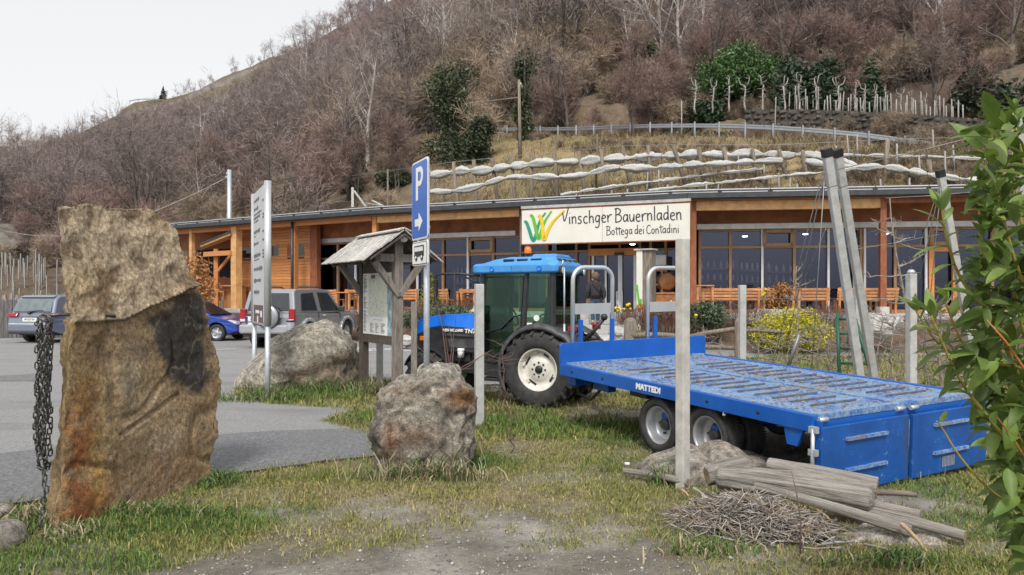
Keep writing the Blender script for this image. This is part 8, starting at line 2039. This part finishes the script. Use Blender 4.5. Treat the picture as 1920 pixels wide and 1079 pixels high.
car_body(bcx, low, wB, 'blue_car', .07)
m = MB(); m.prism([(-2.0, .90), (-1.72, 1.32), (-1.3, 1.43), (-.3, 1.46), (.15, 1.38), (1.05, .90)], lambda u, v, s: Vector((u, s * (wB(u, v) - .01), v)), -1, 1); m.build('cabin', M['blue_car'], bcx, bevel=.07, seg=3)
side_glass(bcx, [[(-1.5, .98), (-1.3, 1.30), (-.72, 1.36), (-.68, .96)], [(-.58, .96), (-.62, 1.37), (.08, 1.30), (.66, .95)]], lambda u, v: wB(u, v) - .008)
across(bcx, 'windscreen', 1.02, .94, .20, 1.36, .70, .58, .012, 'car_glass')
for s in (1, -1):
 car_wheel(bcx, 1.28, s * .76, .30, .20, s); car_wheel(bcx, -1.28, s * .76, .30, .20, s); m = MB(); m.box((.58, s * .95, .99), (.12, .18, .13)); m.build('mirror', M['blue_car'], bcx, bevel=.03); m = MB(); m.box((-.45, s * .87, .80), (.16, .03, .035)); m.build('door_handle', M['blue_car'], bcx, bevel=.01); m = MB(); m.prism([(1.7, .66), (2.0, .58), (1.96, .70), (1.62, .76)], lambda u, v, q: Vector((u, s * q, v)), .5, .80); m.build('headlight', M['lamp_clear'], bcx, bevel=.02); m = MB(); m.prism([(-.66, .35), (-.65, .35), (-.65, .93), (-.66, .93)], lambda u, v, q: Vector((u, s * (wB(u, v) + q), v)), -.01, .003); m.build('door_seam', M['black_plastic'], bcx)
m = MB(); m.box((0, 0, .28), (3.6, 1.4, .12)); m.build('underbody', M['black_plastic'], bcx)
pw = at(1116, 0, 24.2); zf = STEP(24.2) - .0
pr = thing('person', 'person in a dark coat and blue jeans walking away towards the shop door', 'person', (pw.x, pw.y, zf), RAD(4))
def skin_mesh(name, verts, edges, radii, mat, sub=1, root=0, parent=None):
 me = bpy.data.meshes.new(name); me.from_pydata([tuple(v) for v in verts], edges, []); ob = bpy.data.objects.new(name, me); COL.objects.link(ob)
 md = ob.modifiers.new('skin', 'SKIN'); md.use_smooth_shade = True
 for i, r in enumerate(radii): d_ = me.skin_vertices[0].data[i]; d_.radius = (r, r) if not isinstance(r, tuple) else r; d_.use_root = (i == root)
 s = ob.modifiers.new('sub', 'SUBSURF'); s.levels = sub; s.render_levels = sub
 me.materials.append(M[mat]); ob.parent = parent; return ob
vb = [(0, 0, .86), (0, 0, 1.05), (0, .01, 1.26), (0, .02, 1.38), (0, .02, 1.46), (0, .03, 1.55), (0, .025, 1.63),
      (-.16, .01, 1.35), (-.25, -.02, 1.10), (-.24, .06, .88), (-.24, .09, .80), (.16, .01, 1.35), (.26, -.03, 1.10), (.30, .05, .90), (.31, .08, .83),
      (-.09, .0, .80), (-.10, -.06, .46), (-.10, -.16, .10), (-.10, -.06, .05), (.09, 0, .80), (.10, .08, .46), (.11, .10, .09), (.11, .20, .05)]
eb = [(0, 1), (1, 2), (2, 3), (3, 4), (4, 5), (5, 6), (3, 7), (7, 8), (8, 9), (9, 10), (3, 11), (11, 12), (12, 13), (13, 14), (0, 15), (15, 16), (16, 17), (17, 18), (0, 19), (19, 20), (20, 21), (21, 22)]
rb_ = [.13, .12, .13, .09, .05, .085, .08, .05, .040, .034, .03, .05, .045, .034, .03, .085, .06, .04, .038, .085, .06, .04, .038]
hv = []; he = []; hr = []
for side, w in ((-1, 10), (1, 14)):
 b0 = Vector(vb[w])
 for f in range(5):
  dx_ = (f - 2) * .014 if f < 4 else side * -.03; L_ = (.075, .085, .082, .066, .05)[f]; i0 = len(vb); d0 = Vector((dx_ * .6, .012, -.03)); vb.append(tuple(b0 + d0)); vb.append(tuple(b0 + d0 + Vector((dx_ * .3, .018, -L_ * .55)))); vb.append(tuple(b0 + d0 + Vector((dx_ * .2, .04, -L_)))); eb += [(w, i0), (i0, i0 + 1), (i0 + 1, i0 + 2)]; rb_ += [.011, .009, .007]
skin_mesh('body', vb, eb, rb_, 'skin', 1, 0, pr)
cv = [(0, 0, .80), (0, 0, .95), (0, 0, 1.10), (0, .01, 1.28), (0, .02, 1.40), (-.17, .01, 1.35), (-.26, -.02, 1.10), (-.242, .07, .83), (.17, .01, 1.35), (.27, -.03, 1.10), (.305, .065, .855)]
skin_mesh('coat', cv, [(0, 1), (1, 2), (2, 3), (3, 4), (3, 5), (5, 6), (6, 7), (3, 8), (8, 9), (9, 10)], [(.23, .18), (.22, .17), (.20, .16), (.205, .165), (.13, .11), .115, .09, .072, .115, .09, .072], 'coat_dark', 1, 2, pr)
jv = [(0, 0, .90), (-.09, 0, .80), (-.10, -.06, .46), (-.10, -.15, .13), (.09, 0, .80), (.10, .08, .46), (.11, .10, .11)]
skin_mesh('jeans', jv, [(0, 1), (1, 2), (2, 3), (0, 4), (4, 5), (5, 6)], [.12, .10, .075, .062, .10, .075, .062], 'jeans', 1, 0, pr)
hb = bmesh.new(); bmesh.ops.create_icosphere(hb, subdivisions=4, radius=1)
for v_ in hb.verts: n_ = noise.noise(v_.co * 4.5) * .16 + noise.noise(v_.co * 11) * .10; v_.co *= 1 + n_; v_.co = Vector((v_.co.x * .125, v_.co.y * .12, v_.co.z * .13))
hm = bpy.data.meshes.new('hair'); hb.to_mesh(hm); hb.free(); hm.materials.append(M['hair_brown']); ho = bpy.data.objects.new('hair', hm); COL.objects.link(ho); ho.parent = pr; ho.location = (0, -.02, 1.585)
for x, y, z in ((-.10, -.10, .035), (.11, .16, .035)): m = MB(); m.box((x, y, z), (.09, .25, .08)); m.build('shoe', M['black_plastic'], pr, bevel=.03)
m = MB(); m.tube([(-.13, -.13, 1.38), (.0, -.185, 1.2), (.2, -.15, .98)], .012, 6); m.build('bag_strap', M['black_plastic'], pr); m = MB(); m.box((.26, -.02, .92), (.08, .22, .2)); m.build('handbag', M['black_plastic'], pr, bevel=.03)
def log(label, a, b, r0, r1, mat='log', n=26, wob=.18, seg=22, gnarl=1.0, name='log', endmat='log_end'):
 a, b = Vector(a), Vector(b); d = b - a; L = d.length; u = d.normalized(); s = u.orthogonal().normalized(); t = u.cross(s); m = MB(); vs_ = []
 for i in range(seg + 1):
  f = i / seg; r = r0 + (r1 - r0) * f; r *= min(1, .35 + 1.1 * (max(0, 1 - f) * L / max(r1, .01)) ** .5, .5 + (f * L / max(r0, .01)) ** .5) if gnarl > 1 else 1; bend = Vector((0, 0, math.sin(f * 3.1) * .012 * gnarl))
  for j in range(n):
   g_ = 2 * math.pi * j / n; k = fn3((math.cos(g_) * 2.2 + L, math.sin(g_) * 2.2, f * L * 1.1 + r0 * 40), 1.1, 4) * wob + fn3((math.cos(g_) * 9, math.sin(g_) * 9, f * L * .8), 1.0, 3) * wob * .6
   vs_.append(d * f + bend + (s * math.cos(g_) + t * math.sin(g_)) * r * (1 + k))
 m.add(vs_, [(i * n + j, i * n + (j + 1) % n, (i + 1) * n + (j + 1) % n, (i + 1) * n + j) for i in range(seg) for j in range(n)], True)
 m.cur = 1; m.add(vs_[:n], [tuple(range(n))]); m.add(vs_[-n:], [tuple(range(n))])
 rot = Matrix((u, s, t)); mm = [tuple(rot @ Vector(v)) for v in m.v]; m.v = mm; ob = m.build(name, [M[mat], M[endmat]]); ob.matrix_world = Matrix.Translation(a) @ rot.transposed().to_4x4(); ob.location = a; ob.rotation_euler = rot.transposed().to_euler()
 return tag(ob, label, 'log' if name == 'log' else 'pole')
log('big weathered grey log lying in front of the trailer, knotty right end', at(1342, 893, 5.6), at(1640, 940, 5.2), .08, .118, wob=.45, gnarl=2, seg=48, n=40)
log('split half log behind the big weathered log', at(1440, 876, 5.9), at(1645, 916, 5.5), .075, .08, wob=.4, seg=24)
log('gnarled grey root piece leaning against the left end of the big log', at(1325, 893, 5.75), at(1400, 878, 5.8), .06, .09, wob=.5, seg=10)
log('broken grey pole with an orange splintered end under the big log', at(1415, 912, 5.3), at(1708, 997, 4.78), .028, .040, wob=.12, name='pole', endmat='fresh_wood')
log('long round grey pole reaching furthest to the lower right', at(1560, 945, 5.35), at(1810, 1006, 4.74), .038, .034, wob=.06, name='pole'); log('short round grey pole beside the long one', at(1560, 938, 5.45), at(1726, 968, 5.1), .040, .037, wob=.07, name='pole'); log('thin brown stick sticking out to the right behind the big log', at(1590, 925, 5.55), at(1718, 928, 5.5), .028, .018, wob=.12, name='pole', mat='post_wood')
log('thin grey stick lying at the left of the flat rock', at(1170, 883, 6.6), at(1290, 905, 6.2), .024, .03, wob=.12, name='pole')
log('orange splinter leaning on the long flat slab', at(1690, 983, 4.74), at(1738, 1035, 4.5), .014, .008, 'fresh_wood', 8, .1, 6, name='splinter', endmat='fresh_wood')
n = 4200; c0 = gd(1405, 990); d_ax = Vector((.955, -.30)); nrm_ = Vector((.30, .955))
u = rng.normal(0, .21, n); u = np.clip(u, -.48, .48); w = rng.normal(0, .11, n); hh = .20 * np.exp(-(u / .42) ** 2 - (w / .2) ** 2); z = rng.uniform(0, 1, n) ** .8 * hh + .01
x = c0.x + u * d_ax.x + w * nrm_.x; y = c0.y + u * d_ax.y + w * nrm_.y; a = rng.uniform(0, 6.28, n); el = rng.normal(0, .28, n); L_ = rng.uniform(.05, .16, n); r = rng.uniform(.0018, .0044, n)
D = np.stack([np.cos(a) * np.cos(el), np.sin(a) * np.cos(el), np.sin(el)], -1); P = np.stack([x, y, z], -1); bend = rng.normal(0, .03, (n, 3)); sA = np.cross(D, rng.normal(0, 1, (n, 3))); sA /= np.linalg.norm(sA, axis=1)[:, None]; sB = np.cross(D, sA)
V = np.empty((n, 9, 3))
for i, f in enumerate((-.5, 0, .5)):
 c = P + D * (f * 2 * L_)[:, None] + (bend if f == 0 else 0); c[:, 2] = np.maximum(c[:, 2], .004)
 for j in range(3): g_ = j * 2.094; V[:, i * 3 + j] = c + (sA * math.cos(g_) + sB * math.sin(g_)) * r[:, None]
t0 = [];
for i in range(2):
 for j in range(3): a_, b_ = i * 3 + j, i * 3 + (j + 1) % 3; t0 += [(a_, b_, b_ + 3), (a_, b_ + 3, a_ + 3)]
T = (np.arange(n) * 9)[:, None, None] + np.array(t0)[None]; c = np.array([.42, .375, .335]) * rng.uniform(.3, 1.5, (n, 1)); br_ = rng.random(n) < .15; c[br_] = np.array([.45, .32, .19]) * rng.uniform(.6, 1.2, (br_.sum(), 1))
tag(link_mesh('twig_heap', raw_mesh('twig_heap', V.reshape(-1, 3), T.reshape(-1, 3), M['stick'], np.repeat(c, 9, 0))), 'heap of pale dry prunings in front of the big log', 'brushwood', kind='stuff')
stick_i = 0
for a, b_, r_ in [((1300, 915, 5.75), (1345, 940, 5.7), .010), ((1330, 890, 5.9), (1375, 865, 5.95), .012), ((1350, 905, 5.9), (1365, 870, 5.9), .012), ((1440, 920, 5.55), (1455, 905, 5.5), .012), ((1395, 905, 5.6), (1388, 925, 5.55), .010), ((1455, 975, 5.3), (1515, 1025, 5.1), .010), ((1448, 960, 5.3), (1455, 1005, 5.2), .008), ((1530, 955, 5.3), (1568, 1010, 5.1), .010), ((1555, 980, 5.1), (1612, 1015, 4.98), .008), ((1540, 1040, 4.75), (1600, 1020, 4.8), .010), ((1278, 918, 5.85), (1292, 932, 5.8), .010), ((1300, 985, 5.25), (1345, 1000, 5.15), .006), ((1620, 1040, 4.75), (1680, 1065, 4.6), .009), ((1380, 955, 5.35), (1460, 950, 5.3), .009)]:
 p, q_ = at(*a), at(*b_); p.z = max(p.z, .02); q_.z = max(q_.z, .02); m = MB(); dm = (p + q_) / 2 + Vector((rt.gauss(0, .02), rt.gauss(0, .02), rt.gauss(0, .01))) - p; m.tube([(0, 0, 0), dm, q_ - p], [r_, r_ * .9, r_ * .7], 6); ob = m.build('stick', M['fresh_wood'] if stick_i % 3 == 1 else M['stake_pale']); ob.location = p
 tag(ob, 'pale broken stick lying in or beside the heap of prunings', 'stick', 'loose sticks by the prunings'); stick_i += 1
m = MB(); m.box((0, 0, .01), (.05, .04, .025)); ob = m.build('paper_scrap', M['white'], bevel=.008); ob.location = gd(1176, 872); tag(ob, 'tiny scrap of white paper in the grass left of the flat rock', 'litter')
def fruit_tree(px, base, Y, h, label, seed, lean=0.0, w=.55, mat='bark_pale', twm='bark_pale', r0=.028, nb=15, name='fruit_tree'):
 rg = random.Random(seed); p = gd(px, base) if Y is None else Vector(((px - 960) / F * Y, Y, 0)); root = thing(name, label, 'tree', (p.x, p.y, 0)); m = MB(); pts = [Vector((lean * h * t + rg.gauss(0, .015), rg.gauss(0, .02), h * t)) for t in np.linspace(-.02, 1, 9)]; m.tube(pts, [r0 * (1 - .8 * i / 8) for i in range(9)], 7); m.build('trunk', M[mat], root); m = MB(); m2 = MB()
 for k in range(nb):
  t = rg.uniform(.18, .97); i = min(int(t * 8), 7); q = pts[i].lerp(pts[i + 1], t * 8 - i); a = rg.choice((0, math.pi)) + rg.gauss(0, .7); L = w * rg.uniform(.4, 1.0) * (1.15 - .6 * t); d = Vector((math.cos(a), math.sin(a), rg.uniform(-.25, .55))); ps = [q]
  for s in range(5): d = (d + Vector((rg.gauss(0, .22), rg.gauss(0, .22), rg.gauss(.03, .2)))).normalized(); ps.append(ps[-1] + d * L / 5)
  m.tube(ps, [r0 * .42, r0 * .36, r0 * .3, r0 * .24, r0 * .18, r0 * .1], 5, False)
  for s in range(7): j = rg.randrange(0, 5); q2 = ps[j].lerp(ps[j + 1], rg.random()); dd = Vector((rg.gauss(0, 1), rg.gauss(0, 1), rg.gauss(.4, 1))).normalized(); m.tube([q2, q2 + dd * rg.uniform(.03, .14) + Vector((0, 0, .02))], [r0 * .16, r0 * .08], 4, False)
 m.build('branches', M[twm], root); return root
mk('fruit_bark', (.25, .215, .19), .9, var=.35, scale=14); mk('sapling_bark', (.16, .105, .085), .8, var=.3)
for px, Y, h, sd, lab, ln, w in [(1495, 12.5, 2.1, 1, 'bare fruit tree left of the tied leaning posts', 0, .7), (1420, 13.6, 1.2, 2, 'small bare fruit tree in front of the golden juniper at its left', .05, .7), (1560, 12.6, 1.3, 3, 'low bare fruit tree between juniper and leaning posts', -.1, .7), (1662, 11.5, 1.3, 4, 'bushy bare fruit tree between the leaning posts and the capped concrete post', .1, .8), (1722, 10.7, 3.0, 5, 'tall bare fruit tree rising behind the capped concrete post', -.14, .75), (1765, 11.0, 1.5, 6, 'bare fruit tree half hidden by the laurel leaves', 0, .8), (1690, 12.6, 1.1, 7, 'low bare fruit tree behind the capped concrete post', 0, .8), (1448, 13.0, .9, 8, 'small bare shoot left of the juniper', .1, .5), (1310, 15.5, 1.0, 9, 'bare shoot behind the front concrete post', .1, .6), (1800, 11.5, 1.6, 10, 'bare fruit tree right at the laurel edge', .05, .8), (1350, 14.5, .8, 15, 'small bare shoot near the split rail fence', 0, .6), (1470, 12.0, 1.0, 25, 'low bare shoot under the guy wires', .1, .7), (1530, 11.8, 1.2, 26, 'bare fruit tree just left of the tied leaning posts', .05, .8), (1590, 11.4, 1.1, 27, 'low bare fruit tree between the two tied posts', 0, .8), (1645, 12.8, 1.4, 28, 'bare fruit tree beyond the green ladder', .06, .9), (1742, 12.0, 1.3, 29, 'low bare fruit tree right of the capped concrete post', -.05, .9)]:
 fruit_tree(px, 0, Y, h, lab, sd, ln, w, 'fruit_bark', 'fruit_bark', .030 if h > 1.4 else .02, 20 if h > 1.4 else 16)
for px, base, h, sd, lab, ln, w, nb in [(948, 775, .95, 21, 'leafless twiggy sapling in front of the tractor rear wheel', -.05, .85, 9), (955, 850, .55, 22, 'short leafless shoot in the lawn right of the rugged boulder', .03, .3, 4)]:
 fruit_tree(px, base, None, h, lab, sd, ln, w, 'sapling_bark', 'sapling_bark', .010, nb, 'sapling')
p = at(842, 690, 8.3); root = thing('sapling', 'leafless shoots fanning out behind the rugged boulder before the tractor bonnet', 'tree', (p.x, p.y, 0)); m = MB(); rg = random.Random(31)
for tx, ty in [(830, 590), (852, 505), (808, 520), (838, 600), (875, 650), (900, 670), (890, 690), (800, 660), (770, 640), (925, 655), (870, 690)]:
 e = at(tx, ty, 8.3 + rg.uniform(-.3, .3)) - Vector((p.x, p.y, 0)); s = Vector((rg.gauss(0, .03), rg.gauss(0, .03), p.z - .1)); m.tube([Vector((0, 0, 0)), s, s.lerp(e, .5) + Vector((rg.gauss(0, .03), 0, .02)), e], [.008, .007, .005, .002], 5, False)
m.build('shoots', M['sapling_bark'], root)
root = thing('sapling', 'thin dark dead stem standing in front of the heap of prunings', 'plant', gd(1500, 1042)); m = MB(); m.tube([(0, 0, -.02), (.005, 0, .2), (-.02, 0, .38), (-.05, .01, .52)], [.006, .005, .004, .002], 5); m.build('stem', M['sapling_bark'], root); m = MB(); m.tube([(-.01, 0, .28), (.03, 0, .36)], [.003, .001], 4); m.tube([(0, 0, .16), (-.04, .01, .22)], [.003, .001], 4); m.build('side_twig', M['sapling_bark'], root)
lau = thing('laurel_shrub', 'glossy green laurel shrub growing into the picture from the right edge', 'shrub', (at(1985, 0, 2.9).x, 2.9, 0)); lo = lau.location.copy()
def leaf_mesh(nm, L, W, fold, curl, mat):
 V = []; T = []; k = 6
 for i in range(k + 1):
  t = i / k; w = W * math.sin(math.pi * min(1, t ** .8 * .97 + .03)) ** .8 * (1 if t < .97 else .1); z = -curl * t * t * L; x = t * L
  V += [(x, -w, z + fold * w), (x, 0, z), (x, w, z + fold * w)]
 for i in range(k):
  a = i * 3; T += [(a, a + 1, a + 4), (a, a + 4, a + 3), (a + 1, a + 2, a + 5), (a + 1, a + 5, a + 4)]
 me = raw_mesh(nm, np.array(V), np.array(T), M[mat]); me.polygons.foreach_set('use_smooth', np.ones(len(T), bool)); return me
LM = [leaf_mesh('leaf', .115, .021, .35, .25, 'laurel_leaf'), leaf_mesh('leaf', .125, .024, .25, .45, 'laurel_leaf'), leaf_mesh('leaf', .10, .020, .5, .1, 'laurel_leaf'), leaf_mesh('leaf', .105, .022, .3, .7, 'laurel_leaf')]; LP_ = leaf_mesh('leaf', .10, .019, .45, .15, 'laurel_pale')
rl = random.Random(17); leaves = []
def add_leaf(p, d, young=False, s=1.0):
 d = Vector(d).normalized(); up = Vector((rl.gauss(0, .35), rl.gauss(-.25, .3), 1)); y = up.cross(d).normalized(); z = d.cross(y); mt = Matrix((d, y, z)).transposed(); leaves.append((Vector(p), mt.to_euler(), LP_ if young else rl.choice(LM), s * rl.choice((rl.uniform(.5, .8), rl.uniform(.75, 1.15), rl.uniform(.75, 1.15)))))
stems_ = [[(2010, 1150, 2.9), (1960, 950, 2.85), (1905, 800, 2.75), (1850, 705, 2.65), (1800, 640, 2.6), (1770, 560, 2.55)], [(2010, 1100, 2.9), (1965, 800, 2.9), (1912, 600, 2.8), (1880, 430, 2.75), (1862, 300, 2.7), (1858, 215, 2.7)], [(2000, 1000, 2.8), (1930, 760, 2.75), (1870, 600, 2.7), (1800, 530, 2.65), (1772, 440, 2.6), (1765, 385, 2.6)], [(2020, 1150, 2.8), (1970, 1010, 2.7), (1925, 920, 2.65), (1885, 880, 2.6)],
          [(2000, 1000, 2.7), (1925, 870, 2.65), (1850, 780, 2.6), (1795, 710, 2.55), (1745, 590, 2.5)], [(2010, 900, 3.0), (1950, 620, 3.0), (1915, 420, 2.95), (1895, 300, 2.9), (1900, 200, 2.9)], [(2020, 1200, 2.7), (1985, 1050, 2.6), (1945, 1000, 2.55), (1915, 960, 2.5)], [(2010, 800, 2.6), (1950, 600, 2.55), (1905, 500, 2.5), (1880, 400, 2.5)], [(2030, 900, 2.9), (1960, 700, 2.8), (1860, 680, 2.7), (1770, 665, 2.65), (1715, 580, 2.6)],
          [(2000, 1000, 2.9), (1900, 760, 2.85), (1850, 560, 2.8), (1835, 420, 2.75), (1838, 330, 2.75)], [(2020, 700, 2.8), (1960, 500, 2.75), (1925, 330, 2.7), (1905, 240, 2.7)]]
for si, st_ in enumerate(stems_):
 pts = smooth_line([at(*a) for a in st_], 2); m = MB(); k = len(pts); m.tube([p - lo for p in pts], [.010 - .0075 * i / (k - 1) for i in range(k)], 7); m.build('stem', M['laurel_stem'], lau)
 rs = resample(pts, .034); nrs = len(rs)
 for i in range(int(nrs * .30), nrs - 1):
  d = (rs[i + 1] - rs[i]).normalized(); side = d.cross(Vector((0, -1, .2))).normalized() * (1 if i % 2 else -1); q_ = i / nrs
  dirn = d * rl.uniform(.4, .9) + side * rl.uniform(.5, 1.0) + Vector((rl.gauss(0, .2), rl.uniform(-.5, .2), rl.gauss(-.05, .25)))
  if rl.random() < .92: add_leaf(rs[i] - lo, dirn, q_ > .86 and rl.random() < .75, 1.0)
 for k in range(4): a = k * 1.57 + rl.random(); add_leaf(rs[-1] - lo, d * .9 + Vector((math.cos(a) * .5, math.sin(a) * .3, .2)), rl.random() < .8, .85)
pts = smooth_line([at(1985, 975, 2.6), at(1900, 945, 2.6), at(1860, 925, 2.58), at(1800, 860, 2.55), at(1765, 800, 2.52), at(1756, 790, 2.5)], 2); m = MB(); m.tube([p - lo for p in pts], [.006 - .004 * i / (len(pts) - 1) for i in range(len(pts))], 6); m.build('stem', M['laurel_stem'], lau); add_leaf(at(1764, 792, 2.5) - lo, (.2, -.2, .6), True, .5)
pts = [at(1990, 960, 2.5), at(1930, 870, 2.5), at(1890, 810, 2.48), at(1868, 780, 2.48)]; m = MB(); m.tube([p - lo for p in pts], [.005, .004, .003, .002], 6); m.build('stem', M['laurel_red_stem'], lau); pts = [at(2000, 800, 2.45), at(1940, 720, 2.45), at(1885, 640, 2.45), at(1850, 600, 2.45)]; m = MB(); m.tube([p - lo for p in pts], [.006, .005, .004, .002], 6); m.build('stem', M['laurel_red_stem'], lau)
EDGE = [(180, 1870), (300, 1865), (400, 1870), (470, 1872), (520, 1855), (560, 1840), (620, 1820), (700, 1825), (760, 1845), (830, 1860), (900, 1872), (950, 1885), (1000, 1905), (1060, 1925)]
cnt = 0
while cnt < 520:
 py = rl.uniform(330, 1060); e = np.interp(py, [a for a, _ in EDGE], [b for _, b in EDGE]); px = e + abs(rl.gauss(0, 1)) * 80 + (0 if py > 520 else 25)
 if px > 2050 or (py < 480 and rl.random() < .55): continue
 p = at(px, py, rl.uniform(2.45, 3.15)); add_leaf(p - lo, (rl.gauss(-.5, .6), rl.gauss(-.35, .5), rl.gauss(.0, .6)), rl.random() < .06, 1.0); cnt += 1
for k_ in range(130):
 py = rl.uniform(215, 520); e = np.interp(py, [215, 230, 300, 400, 520], [1862, 1850, 1838, 1850, 1824]); p = at(e + abs(rl.gauss(0, 1)) * 42, py, rl.uniform(2.35, 2.8)); add_leaf(p - lo, (rl.gauss(-.35, .5), rl.gauss(-.3, .4), rl.gauss(.35, .5)), rl.random() < .25, 1.05)
def cam_size(l): w = l[0] + lo; px = 960 + w.x / w.y * F; return (1 if -10 < px < 1930 else 0) / w.y
leaves.sort(key=cam_size, reverse=True)
for p, e, me, s in leaves[:300]: ob = link_mesh('leaf', me, lau, p); ob.rotation_euler = e; ob.scale = (s, s, s)
Vs = []; Ts = []; off = 0; bv = {}
for p, e, me, s in leaves[300:]:
 if me.name not in bv: a = np.empty(len(me.vertices) * 3); me.vertices.foreach_get('co', a); bv[me.name] = (a.reshape(-1, 3), np.array([list(f.vertices) for f in me.polygons]))
 a, t = bv[me.name]; Vs.append(a @ np.array(e.to_matrix()).T * s + np.array(p)); Ts.append(t + off); off += len(a)
if Vs:
 me = raw_mesh('leaves', np.concatenate(Vs), np.concatenate(Ts), M['laurel_leaf']); me.polygons.foreach_set('use_smooth', np.ones(len(me.polygons), bool)); tag(link_mesh('leaves', me, lau), kind='stuff')
print('laurel leaves', len(leaves))
